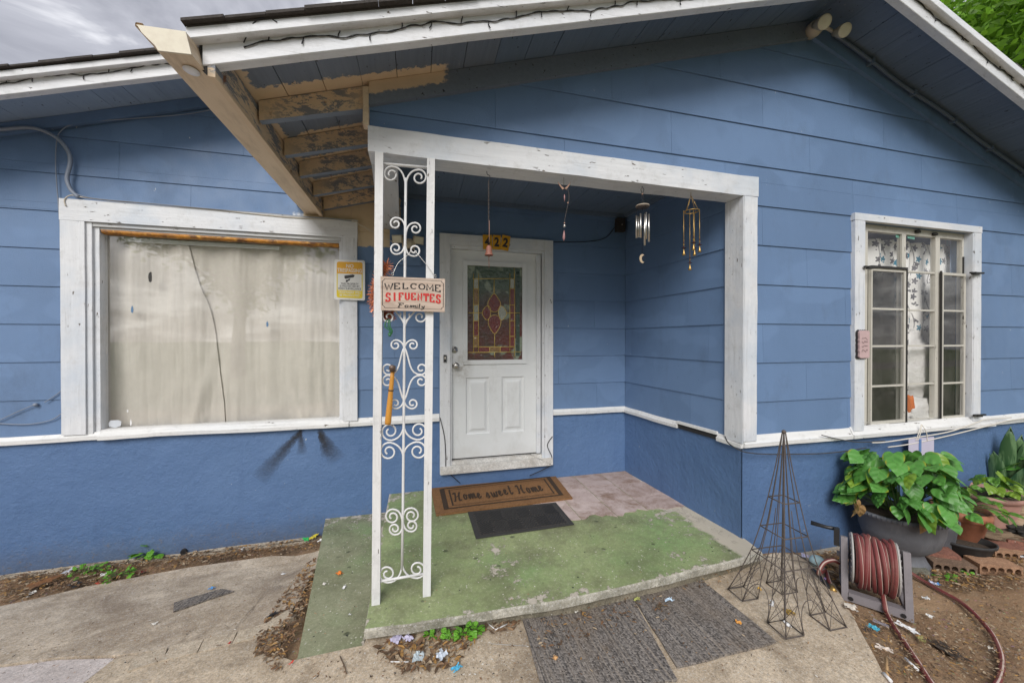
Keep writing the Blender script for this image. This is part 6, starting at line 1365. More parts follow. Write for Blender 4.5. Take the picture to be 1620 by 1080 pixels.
for L_i, (rad, cnt, ph) in enumerate(((.108, 13, 0), (.128, 12, .6), (.143, 9, 1.7))):
    P = []; N = cnt*26; wob = [rr.uniform(-.012, .012) for _ in range(cnt+2)]
    for i in range(N+1):
        t = i/26; a = f0+.016+(f1-f0-.028)*(t/cnt); kk = int(t); fr = t-kk; a += wob[kk]*(1-fr)+wob[kk+1]*fr+.010*math.sin(2*PI*t+kk)
        a = min(max(a, f0+.018), f1-.014); sag = .012 if L_i == 2 else 0; r_ = rad+.0045*math.sin(t*2.3+L_i)+.004*math.sin(2*PI*t+1.3*kk)
        P.append(circ(a, r_, 2*PI*t+ph)-Vector((0, 0, sag*(1-math.sin(2*PI*t+ph))*.5)))
    o = bpy.data.objects.new('coil', hose(P, hr)); COL.objects.link(o); o.parent = gh; o.matrix_parent_inverse = base_matrix(gh).inverted()
def gl(u, v, h=.011): p = G(u, v); p.z = gz(p.x, p.y)+h; return p
def lead(name, P, lab=None): 
    o = bpy.data.objects.new(name, hose(catmull(P, 7), .0115, twist=.01)); COL.objects.link(o); o.parent = gh; o.matrix_parent_inverse = base_matrix(gh).inverted()
pA = circ(RW_*.62, .13, -1.9)
lead('trailing_hose', [pA, rp_(RW_*.62, -.005, .062), rp_(RW_*.63, -.045, .03), gl(1398, 962), gl(1412, 990), gl(1432, 1020), gl(1452, 1050), gl(1475, 1085), gl(1500, 1120)])
lead('trailing_hose', [gl(1440, 912, .03), gl(1462, 922), gl(1490, 938), gl(1520, 955), gl(1546, 978), gl(1568, 1004), gl(1581, 1030), gl(1585, 1052), gl(1580, 1078), gl(1560, 1110)])
s0 = rp_(-.018, .10, .16)
lead('hose_end', [s0, rp_(-.05, .08, .175), rp_(-.095, .05, .15), rp_(-.12, .02, .09), gl(1306, 910, .035), gl(1311, 922, .02), gl(1315, 930, .014)])
bm = nb(); a, b = gl(1313, 926, .015), gl(1319, 938, .014); tube(bm, [a, a+(b-a)*.4, a+(b-a)*.42, b], [.011, .012, .016, .016], 12); o = obj('brass_coupling', bm, M_brass, gh, True)

# ------------------------------------------------------------------ pots and plants at the right
def leaf_mesh(name, mats, heart=True, L=1., Wd=1., droop=.25, cup=.12, seg=5, tip=.12):
    """a leaf with midrib fold and droop; base at the origin, pointing along +Y"""
    bm = nb(); rows = []
    prof = [(0, .0), (.015, .20), (.07, .345), (.16, .43), (.28, .465), (.42, .435), (.56, .365), (.70, .265), (.82, .16), (.92, .07), (1.0, .0)] if heart else [(0, 0), (.12, .18), (.35, .27), (.6, .24), (.82, .12), (1, 0)]
    for i, (t, hw) in enumerate(prof):
        y = t*L; zc = -droop*t*t*L; w_ = hw*Wd
        back = (0, -.13, -.13, -.09, -.04, 0, 0, 0, 0, 0, 0)[i]*L if heart else 0
        mid = bm.verts.new((0, y, zc)); 
        if w_ == 0: rows.append((mid,)); continue
        e1 = bm.verts.new((-w_, y+back, zc+cup*w_*1.2-.25*w_*w_)); m1 = bm.verts.new((-w_*.55, y+back*.6, zc+cup*w_+.02)); m2 = bm.verts.new((w_*.55, y+back*.6, zc+cup*w_+.02)); e2 = bm.verts.new((w_, y+back, zc+cup*w_*1.2-.25*w_*w_))
        rows.append((e1, m1, mid, m2, e2))
    for A, B in zip(rows, rows[1:]):
        if len(A) == 1 and len(B) == 5:
            for k in range(4): bm.faces.new((A[0], B[k+1], B[k]))
        elif len(B) == 1 and len(A) == 5:
            for k in range(4): bm.faces.new((A[k], A[k+1], B[0]))
        else:
            for k in range(4): bm.faces.new((A[k], A[k+1], B[k+1], B[k]))
    return fin(name, bm, mats, True)
def leafmat(name, a, b, vein=(.12, .22, .06), rough=.35, edge=None, trans=.25, vs=15):
    m = Mat(name); X, Y, Z = m.xyz(); ax = m.math('ABSOLUTE', X)
    c = m.mix(m.noise(4, 3, .5, m.vec(rand=8)), a, b); oi = m.rand(); c = m.mix(m.math('MULTIPLY', oi, .55), c, tuple(x*1.75 for x in b))
    st = m.math('SINE', m.math('MULTIPLY', m.math('SUBTRACT', Y, m.math('MULTIPLY', ax, .9)), vs)); k = m.math('MAXIMUM', m.step(ax, .018, .008), m.step(st, .90, .99))
    c = m.mix(m.math('MULTIPLY', k, .34), c, vein); c = m.mix(m.math('MULTIPLY', m.step(m.noise(9, 6, .75, m.vec(rand=6)), .58, .70), .5), c, tuple(x*.45 for x in a))
    if edge: c = m.mix(m.math('MULTIPLY', m.step(m.math('ADD', ax, m.math('MULTIPLY', m.noise(5, 3), .1)), .40, .46), m.math('GREATER_THAN', oi, .55)), c, edge)
    sh = m.done(c, rough, m.bump(st, .006, .35)); tr = m.n('ShaderNodeBsdfTranslucent'); m.put(tr.inputs[0], m.mix(.5, c, (.20, .36, .04))); ms = m.n('ShaderNodeMixShader'); ms.inputs[0].default_value = trans
    m.t.links.new(m.p.outputs[0], ms.inputs[1]); m.t.links.new(tr.outputs[0], ms.inputs[2]); m.t.links.new(ms.outputs[0], m.o.inputs[0]); return m.m
ML1 = leafmat('glossy_heart_leaf', (.048, .17, .032), (.095, .27, .05), (.17, .32, .10), .42, (.30, .34, .03)); ML2 = leafmat('fresh_yellow_leaf', (.10, .20, .02), (.17, .28, .03), (.20, .3, .06), .35); ML3 = leafmat('dry_brown_leaf', (.20, .11, .04), (.32, .19, .08), (.2, .12, .05), .8)
LH = [leaf_mesh('leaf', ML1, True, 1, .95, d, c) for d, c in ((.12, .12), (.28, .06), (.06, .2))]; LHy = leaf_mesh('leaf', ML2, True, 1, .95, .3, .12); LHd = leaf_mesh('leaf', ML3, True, 1, .8, .7, .35)
def put_leaf(me, par, base, p, direction, size, roll=0, sq=1.0):
    d = Vector(direction).normalized(); up = Vector((0, 0, 1)); s_ = d.cross(up)
    if s_.length < .05: s_ = Vector((1, 0, 0))
    s_.normalize(); n_ = s_.cross(d); R_ = Matrix((s_, d, n_)).transposed() @ Matrix.Rotation(roll, 3, 'Y')
    o = bpy.data.objects.new('leaf', me); COL.objects.link(o); o.parent = par; o.location = Vector(p)-Vector(base); o.rotation_euler = R_.to_euler(); o.scale = (size*sq, size, size); return o
def potmat(name, col, ring=0, grit=.3):
    m = Mat(name); Z = m.xyz()[2]; c = m.mix(m.step(m.noise(4, 6, .65), .3, .7), tuple(x*.75 for x in col), tuple(x*1.2 for x in col)); c = m.mix(m.step(m.noise(7, 7, .75, m.vec((1, 1, .3))), .52, .75, 0, grit), c, tuple(min(1, x*1.1+.16) for x in col))
    return m.done(c, .65, m.bump(m.noise(40, 4), .0015))
def pot(name, label, base, prof, mat, sx=1, sy=1, soil=None, cat='plant pot', rotz=0, n=40):
    t = thing(name, label, cat, base, (0, 0, rotz)); bm = nb(); lathe(bm, prof, (0, 0, 0), n, sx=sx, sy=sy); obj('pot_body', bm, mat, t, True, world=False)
    if soil: r, z = soil; bm = nb(); lathe(bm, [(r, z), (r*.5, z+.012), (.001, z+.015)], (0, 0, 0), 24, sx=sx, sy=sy, cap0=False); obj('soil', bm, simple('potting_soil', (.055, .038, .026), .95, .5, 40, bump=.01), t, True, world=False)
    return t
# big oval dark planter; its foot stands by the reel
def at_y(u, v, y): return W(u, v, y)
PB = G(1424, 884, .03)
bigp = pot('oval_planter', 'large dark grey oval planter on a flared foot, full of heart-shaped leaves', tuple(PB), [(.15, -.05), (.175, -.03), (.145, .02), (.12, .075), (.15, .09), (.21, .145), (.236, .225), (.246, .315), (.262, .325), (.266, .35), (.254, .355), (.235, .325), (.225, .315)], potmat('dark_grey_planter', (.11, .115, .13)), 1.0, .80, (.226, .315), rotz=math.radians(-28))
bm = nb()
for k in range(60): t_ = 2*PI*k/60; tube(bm, [(.2625*math.cos(t_), .2625*math.sin(t_)*.80, .325), (.2675*math.cos(t_), .2675*math.sin(t_)*.80, .35)], .004, 4)
obj('rim_rib', bm, bpy.data.materials['dark_grey_planter'], bigp, world=False, kind='stuff')
r = random.Random(21); LB = PB+Vector((0, 0, .38))
pl = thing('heart_leaf_plant', 'bushy green plant with glossy heart-shaped leaves in the big dark planter', 'plant', tuple(LB))
vdir = Vector((-.85, -.52, 0)); side_ = Vector((.52, -.85, 0))
nL = 0; stems = nb()
for k in range(215):
    a = r.uniform(0, 2*PI); rad = math.sqrt(r.random()); th = r.uniform(0, 1)
    e = Vector((math.cos(a), math.sin(a), 0)); out = e*(.10+.32*rad)
    out = side_*out.dot(side_)*.98+vdir*out.dot(vdir)*.62
    h = .03+.41*(1-rad**2)**.6*r.uniform(.45, 1.0)+(-.07*r.random() if rad > .72 else 0)
    qs = out.dot(side_)
    if qs > .20: out -= side_*(qs-.20)*1.1; h += .03
    p = LB+out+Vector((0, 0, h))
    if p.y > YF-.10: p.y = YF-.10-r.random()*.05
    d = (out.normalized()*.7+vdir*.5+Vector((r.uniform(-.6, .6), r.uniform(-.6, .6), r.uniform(-.95, .1)-.25*rad))).normalized()
    sz = r.uniform(.088, .14)*(1 if rad < .85 else .9); me = r.choice(LH) if r.random() > .09 else LHy
    if p.y+d.y*sz > YF-.03: d.y = -abs(d.y)
    put_leaf(me, pl, LB, p, d, sz, r.uniform(-.85, .85)); nL += 1
    if k % 2 == 0: tube(stems, catmull([LB+out*.25-Vector((0, 0, .03)), LB+out*.6+Vector((0, 0, h*.6)), p], 3), .0024, 5)
for u, v in ((1352, 797), (1360, 800), (1356, 792), (1462, 822), (1459, 828)):
    p = W(u, v, PB.y-.20+.1*(u < 1400)); put_leaf(LHd, pl, LB, p, (r.uniform(-.3, .3), -.3, -1), .075, r.uniform(-.8, .8))
obj('stem', stems, simple('leaf_stem', (.07, .13, .035), .5), pl, kind='stuff')
# a second grey pot half behind it
P2 = G(1475, 868, .02); pot('grey_pot', 'plain dark grey pot tucked between the oval planter and the terracotta pot', tuple(P2), [(.10, 0), (.105, .01), (.13, .20), (.14, .215), (.14, .25), (.13, .25), (.125, .23)], bpy.data.materials['dark_grey_planter'], 1, 1, (.122, .225))
# terracotta pot, pink basket pot, low black pot
P3 = G(1519, 851, .08)
terra = pot('terracotta_pot', 'worn terracotta pot between the low black pot and the pink pot', tuple(P3), [(.10, 0), (.105, .005), (.145, .175), (.162, .18), (.168, .245), (.152, .247), (.145, .21)], potmat('terracotta', (.34, .13, .07), grit=.55), 1, 1, (.146, .21))
P4 = G(1560, 832, .08)
pinkp = pot('pink_pot', 'pink woven-look plastic pot behind the terracotta pot', tuple(P4), [(.13, 0), (.135, .008)]+[(.135+.045*i/14+(.004 if i % 2 else 0), .012+.245*i/14) for i in range(15)]+[(.205, .262), (.212, .30), (.198, .302), (.18, .27)], potmat('pink_plastic', (.40, .225, .185), grit=.25), 1.05, 1, (.18, .27))
P5 = G(1524, 882, .0)
blk = pot('black_pot', 'low black oval nursery pot with dry leaves in it, in front of the terracotta pot', tuple(P5), [(.085, 0), (.09, .006), (.118, .115), (.128, .12), (.131, .14), (.122, .141), (.112, .10)], potmat('black_nursery_pot', (.022, .022, .023), grit=.2), 1.35, .95, (.112, .10), rotz=math.radians(-35))
# smaller vine in the terracotta pot: trailing ivy-like leaves
MV = leafmat('bright_vine_leaf', (.055, .17, .018), (.10, .24, .03), (.16, .3, .06), .4, None, .35); LV = leaf_mesh('leaf', MV, False, 1, 1.35, .25, .15)
def vine(label, base, n, spread, hmax, hmin, me, smin, smax, seed, bias=(0, 0, 0), name='vine_plant', alt=None, low=.3):
    t = thing(name, label, 'plant', tuple(base)); r = random.Random(seed); sb = nb()
    for k in range(n):
        a = r.uniform(0, 2*PI); rad = r.random()**.6; e = Vector((math.cos(a), math.sin(a), 0))*spread*rad+Vector(bias)*rad; h = hmax*(1-rad*rad)*r.uniform(.4, 1)-low*max(0, rad-.55)*r.random()
        p = base+e+Vector((0, 0, h)); d = (e.normalized()+Vector((-.4, -.35, 0))+Vector((r.uniform(-.5, .5), r.uniform(-.5, .5), r.uniform(-.8, .1)))).normalized()
        if p.y > YF-.09: p.y = YF-.09
        put_leaf(alt if alt and r.random() < .3 else me, t, base, p, d, r.uniform(smin, smax), r.uniform(-.7, .7)); tube(sb, catmull([base+e*.15, base+e*.6+Vector((0, 0, h*.75+.02)), p], 3), .0018, 4)
    obj('stem', sb, bpy.data.materials['leaf_stem'], t, kind='stuff'); return t
vine('bright green trailing vine in the terracotta pot', P3+Vector((.02, 0, .23)), 40, .20, .20, 0, LV, .05, .085, 5, (.06, -.06, 0), low=.28)
vine('dark heart-leaved sprawl reaching over the terracotta pot from the big planter', P3+Vector((-.12, .02, .30)), 9, .12, .20, 0, LH[0], .09, .12, 8, (.03, -.02, 0), 'sprawling_plant', LH[1])
vine('pale yellow-green seedling in the pink pot', P4+Vector((-.05, -.05, .28)), 26, .17, .26, 0, LHy, .07, .11, 9, (-.05, -.06, 0), 'seedling', LV)
# snake plant in a black crate-like pot at the right edge
P6 = G(1592, 826, .02)
pot('square_black_pot', 'dark pot of the snake plant at the right edge by the wall', tuple(P6), [(.15, 0), (.155, .01), (.185, .26), (.20, .265), (.20, .30), (.185, .30), (.175, .27)], bpy.data.materials['black_nursery_pot'], 1.1, .85, (.175, .27))
m = Mat('snake_plant_leaf'); X, Y, Z = m.xyz(); zg = m.noise(1, 3, .6, m.vec((3, 26, 3))); c = m.mix(m.step(zg, .46, .54), (.03, .085, .03), (.11, .20, .09)); M_snake = m.done(c, .4)
sp_ = thing('snake_plant', 'upright snake plant with banded sword leaves at the right edge', 'plant', (P6.x, P6.y, P6.z+.27))
r = random.Random(4)
for k, (dx, ln, H_) in enumerate(((-.20, -.42, .52), (-.13, -.22, .60), (-.02, .05, .78), (.04, .10, .70), (.08, .20, .74), (.13, .38, .66), (.02, .55, .55), (-.08, -.08, .5), (.16, .7, .5), (.0, -.02, .62), (.18, .25, .72), (.1, .5, .6))):
    bm = nb(); R_ = []
    for i in range(9):
        t = i/8; w_ = .058*(1-.25*t) if t < .7 else .058*.82*(1-((t-.7)/.3)**1.6); x = ln*.55*t*t; y = -.05*t+.02*math.sin(t*3+k); z = H_*.80*t; cs = .35*math.sin(t*2+k)
        sw = side_*math.cos(cs)+vdir*math.sin(cs); ct = side_*(x*.8)+vdir*(.05*t); R_.append([bm.verts.new(ct-sw*w_+Vector((0, 0, z))), bm.verts.new(ct-vdir*.012+Vector((0, 0, z))), bm.verts.new(ct+sw*w_+Vector((0, 0, z)))])
    for A, B in zip(R_, R_[1:]):
        for q in range(2): bm.faces.new((A[q], A[q+1], B[q+1], B[q]))
    me = fin('leaf', bm, M_snake, True); o = bpy.data.objects.new('leaf', me); COL.objects.link(o); o.parent = sp_; o.location = tuple(side_*(dx*.7)+vdir*r.uniform(-.02, .10)+Vector((0, 0, -.02))); sl2 = o.modifiers.new('thick', 'SOLIDIFY'); sl2.thickness = .005
vine('broad dark leaves rising behind the snake plant at the right edge', Vector((5.28, 1.98, P6.z+.50)), 16, .22, .40, 0, LH[2], .15, .20, 13, (.0, -.02, 0), 'broad_leaf_plant', LH[0], .1)
bm = nb(); r = random.Random(6)
for k in range(260):
    a = r.uniform(0, 2*PI); b = Vector((P6.x-.10+r.gauss(0, .07), P6.y-.15+r.gauss(0, .03), P6.z+.27)); d = Vector((math.cos(a)*.10-.02, math.sin(a)*.05-.06, r.uniform(.02, .12))); s_ = Vector((r.uniform(-1, 1), r.uniform(-1, 1), 0)).normalized()*.003
    p1 = b+d*.6; p2 = b+d+Vector((0, 0, -.10*r.random())); A = [bm.verts.new(v) for v in (b-s_, b+s_, p1+s_, p1-s_)]; bm.faces.new(A); bm.faces.new((A[3], A[2], bm.verts.new(p2)))
tag(obj('fern_tuft', bm, MV), 'feathery light green tuft at the foot of the snake plant', 'plant')
bm = nb()
for s_ in (0, 1): tube(bm, catmull([P4+Vector((.06, -.06, .28)), P4+Vector((.02, -.24, .33-.02*s_)), P4+Vector((.40, -.42-.1*s_, .30))], 6), [.007-.006*i/12 for i in range(13)], 5)
tag(obj('aloe_shoot', bm, ML1), 'long thin green shoots arching out of the pink pot', 'plant')
# ------------------------------------------------------------------ bricks, stones and driftwood
M_brick = concrete('red_paver', (.21, .085, .060), (.30, .135, .095), (.11, .055, .04), .6, 4); M_hb = concrete('tan_hollow_brick', (.30, .165, .095), (.44, .27, .17), (.15, .09, .06), .5, 4); M_hbd = concrete('grimy_hollow_brick', (.15, .095, .065), (.24, .16, .11), (.07, .05, .04), .5, 4)
def paver(u, v, L, w_, h, rz, label, mat=M_brick, lift=0, dy=0):
    p = G(u, v); p.z = gz(p.x, p.y)+lift; t = thing('paver', label, 'brick', tuple(p), (0, 0, math.radians(rz)), None)
    bm = nb(); box(bm, -L/2, L/2, -w_/2, w_/2, -.02, h); bmesh.ops.subdivide_edges(bm, edges=bm.edges[:], cuts=3, use_grid_fill=True); bevel(bm, .006); rough_edge(bm, .004, u, 14); obj('paver_block', bm, mat, t, world=False); return t
def one(name, u, v, L, w_, h, rz, label, mat, lift=0):
    p = G(u, v); bm = nb(); box(bm, -L/2, L/2, -w_/2, w_/2, -.02, h); bmesh.ops.subdivide_edges(bm, edges=bm.edges[:], cuts=3, use_grid_fill=True); rough_edge(bm, .006, u, 14)
    o = obj(name, bm, mat); o.location = (p.x, p.y, gz(p.x, p.y)+lift); o.rotation_euler = (0, 0, math.radians(rz)); return tag(o, label, 'brick')
def hollow(u, v, rz, label, mat, L=.24, w_=.115, h=.07, holes=5, lift=0):
    p = G(u, v); bm = nb(); box(bm, -L/2, L/2, -w_/2, w_/2, h-.014, h); box(bm, -L/2, L/2, -w_/2, w_/2, 0, .014); nw = holes+1; tw_ = .011; gap = (L-tw_)/holes
    for i in range(nw): x = -L/2+i*gap; box(bm, x, x+tw_, -w_/2+.001, w_/2-.001, .0142, h-.0142)
    box(bm, -L/2+.012, L/2-.012, w_/2-.03, w_/2-.012, .0144, h-.0144)
    for i in range(holes):             # rounded hole corners
        for s1 in (0, 1):
            for s2 in (0, 1):
                x = -L/2+i*gap+(tw_ if s1 == 0 else gap); z = .0142 if s2 == 0 else h-.0142; sx = 1 if s1 == 0 else -1; sz = 1 if s2 == 0 else -1; prism(bm, [(x, -w_/2+.0015, z), (x+sx*.011, -w_/2+.0015, z), (x, -w_/2+.0015, z+sz*.011)], (0, w_*.6, 0))
    for i in range(9): y = -w_/2+.006+i*(w_-.012)/8; box(bm, -L/2+.002, L/2-.002, y-.003, y+.003, h+.0001, h+.0022)
    rough_edge(bm, .0015, u, 20); o = obj('hollow_brick', bm, mat); o.location = (p.x, p.y, gz(p.x, p.y)-.004+lift); o.rotation_euler = (0, 0, math.radians(rz)); return tag(o, label, 'brick')
one('paver', 1472, 886, .25, .16, .085, -36, 'rust-red paver between the planter foot and the low black pot', M_brick, .01)
hollow(1500, 900, -30, 'grimy hollow brick lying before the low black pot', M_hbd)
hollow(1570, 902, -24, 'tan hollow brick nearest the viewer at the right, holes facing out', M_hb, .25)
hollow(1592, 880, -22, 'tan hollow brick behind the nearest one, partly hidden under leaves', M_hb, .26)
one('paver', 1562, 868, .34, .22, .075, -30, 'flat red paver under the terracotta pot', M_brick)
one('paver', 1595, 862, .26, .24, .10, -20, 'red block at the right edge under the driftwood', M_brick)
one('paver', 1420, 893, .26, .20, .05, -40, 'mossy grey concrete lump under the foot of the oval planter', concrete('mossy_concrete', (.12, .125, .10), (.22, .21, .17), (.06, .075, .04), .6, 4), -.01)
def wood_lump(name, u, v, yoff, rr_, label, cols, seed, cat='driftwood', ridg=.5):
    p = G(u, v); m = Mat('weathered_wood_%d' % seed); g = m.noise(3, 8, .75, m.vec((2, 14, 9))); c = m.mix(m.step(g, .32, .68), *cols); mt = m.done(c, .9, m.bump(g, .012))
    bm = nb(); bmesh.ops.create_icosphere(bm, subdivisions=4, radius=1)
    for q in bm.verts:
        n1 = mnoise.fractal(Vector((q.co.x*1.4, q.co.y*4, q.co.z*4))+Vector((seed, 0, 0)), 1, 2, 5); k = 1+ridg*n1; q.co = Vector((q.co.x*rr_[0]*k, q.co.y*rr_[1]*k, q.co.z*rr_[2]*k))
    o = obj(name, bm, mt, None, True); o.location = (p.x, p.y, gz(p.x, p.y)+yoff); o.rotation_euler = (0, 0, math.radians(-28)); return tag(o, label, cat)
wood_lump('bark_slab', 1565, 862, .10, (.19, .10, .035), 'flat slab of brown bark lying on the red paver', ((.10, .07, .045), (.24, .17, .11)), 3)
wood_lump('driftwood', 1598, 852, .20, (.15, .10, .085), 'pale splintered driftwood chunk at the right edge', ((.20, .13, .075), (.48, .36, .25)), 5, ridg=.9)
wood_lump('driftwood', 1590, 856, .125, (.12, .07, .045), 'small forked pale driftwood piece below the big chunk', ((.26, .18, .12), (.5, .4, .3)), 8, ridg=1.0)
wood_lump('rotten_log', 1618, 866, .13, (.10, .08, .04), 'black rotten wood piece at the right edge on the red block', ((.012, .011, .01), (.05, .045, .04)), 12, ridg=.8)
bm = nb(); p = G(1300, 903); bmesh.ops.create_icosphere(bm, subdivisions=3, radius=.045, matrix=Matrix.Translation(p+Vector((0, .03, .05))) @ Matrix.Diagonal((1, 1, .9, 1))); tag(obj('pale_ball', bm, simple('teal_white_ball', (.36, .50, .52), .5, .3, 20), None, True), 'pale teal ball behind the hose reel handle', 'ball')
bm = nb(); tube(bm, catmull([gl(1286, 905, .02), gl(1296, 915, .025), gl(1305, 926, .02), gl(1312, 934, .015)], 4), .012, 7); rough_edge(bm, .004, 3, 20); tag(obj('black_strap', bm, M_black), 'crumpled black plastic strip at the edge of the pavement by the obelisk', 'litter')

# ------------------------------------------------------------------ weeds, litter, fallen leaves
MW = leafmat('weed_leaf', (.08, .25, .02), (.15, .38, .035), (.14, .3, .06), .45, None, .3); LW_ = leaf_mesh('leaf', MW, False, 1, 1.7, .2, .12)
def weed(u, v, n, spread, h, smin, smax, seed, label, clampy=YM):
    b = G(u, v); b.z = gz(b.x, b.y); t = thing('weed', label, 'weed', tuple(b), (0, 0, 0)); r = random.Random(seed); sb = nb()
    for k in range(n):
        a = r.uniform(0, 2*PI); rad = r.random()**.6; e = Vector((math.cos(a)*spread, math.sin(a)*spread*.6, 0))*rad; p = b+e+Vector((0, 0, h*r.uniform(.3, 1)*(1-.5*rad)))
        p.y = min(p.y, clampy-.03); d = (e.normalized()+Vector((-.1, -.5, r.uniform(-.3, .6)))); put_leaf(LW_, t, b, p, d, r.uniform(smin, smax), r.uniform(-.6, .6)); tube(sb, [b+e*.2, b+e*.6+Vector((0, 0, h*.4)), p], .0012, 4)
    obj('stem', sb, bpy.data.materials['leaf_stem'], t, kind='stuff')
weed(735, 1003, 55, .10, .085, .022, .036, 1, 'bright green clover-like weed under the front edge of the porch floor', 1.96); weed(690, 1003, 12, .07, .07, .02, .034, 2, 'small sparse weed left of the clover-like one at the porch edge', 1.98)
weed(237, 882, 9, .07, .13, .045, .07, 3, 'single leafy weed against the left wall, rightmost of the three there'); weed(140, 905, 40, .13, .07, .018, .03, 4, 'feathery low weed against the left wall, leftmost of the three'); weed(184, 915, 26, .10, .08, .026, .04, 5, 'round-leaved weed at the path edge between two others')
weed(1496, 917, 14, .07, .05, .02, .035, 6, 'tiny green weed in the dirt right of the hose reel'); weed(1530, 908, 12, .06, .04, .02, .03, 7, 'tiny weed in the dirt before the hollow bricks')
LIT = {}
def lm(col):
    if col not in LIT: LIT[col] = simple('litter_%d' % len(LIT), col, .5, .15, 30)
    return LIT[col]
def scrap(name, u, v, wpx, hpx, col, label, seed, surf=G, lift=.02, cat='litter', crumple=.010, n=7):
    """a crumpled piece lying on the ground; wpx, hpx = how wide and deep it lies, in hundredths of a metre"""
    c0 = surf(u, v); r = random.Random(seed); bm = nb(); g = []; ph = r.uniform(0, 6)
    zf = slab_z if surf is F else (ramp_z if surf is ramp_G else gz)
    if surf is ramp_G: lift = .004
    for i in range(n):
        row = []
        for j in range(n):
            a, b = (i/(n-1)-.5)*wpx/100, (j/(n-1)-.5)*hpx/100; q = mnoise.noise_vector(Vector((a*40, b*40, seed)))
            x, y = a*math.cos(ph)-b*math.sin(ph), a*math.sin(ph)+b*math.cos(ph); sq_ = 1-.25*abs(q.z); x, y = c0.x+x*sq_+q.x*.006, c0.y+y*sq_+q.y*.006
            row.append(bm.verts.new((x, y, zf(x, y)+lift+.002+abs(mnoise.noise(Vector((a*70, b*70, seed+.5))))*crumple*1.6)))
        g.append(row)
    for i in range(n-1):
        for j in range(n-1):
            if (i in (0, n-2) or j in (0, n-2)) and r.random() < .3: continue
            bm.faces.new((g[i][j], g[i+1][j], g[i+1][j+1], g[i][j+1]))
    return tag(obj(name, bm, lm(col)), label, cat)
WHT, PAP, BLU, ORG, YEL, RED, BRN, BLK, LIL, CYA = (.70, .70, .70), (.62, .60, .55), (.05, .22, .50), (.72, .20, .02), (.66, .48, .05), (.45, .03, .02), (.20, .09, .03), (.02, .02, .022), (.50, .47, .62), (.08, .42, .55)
def ramp_G(u, v):
    d = ray(u, v); z = -.12
    for _ in range(20): t = (z-CAM[2])/d.z; z = ramp_z(d.x*t, d.y*t)
    return Vector((d.x*t, d.y*t, z))
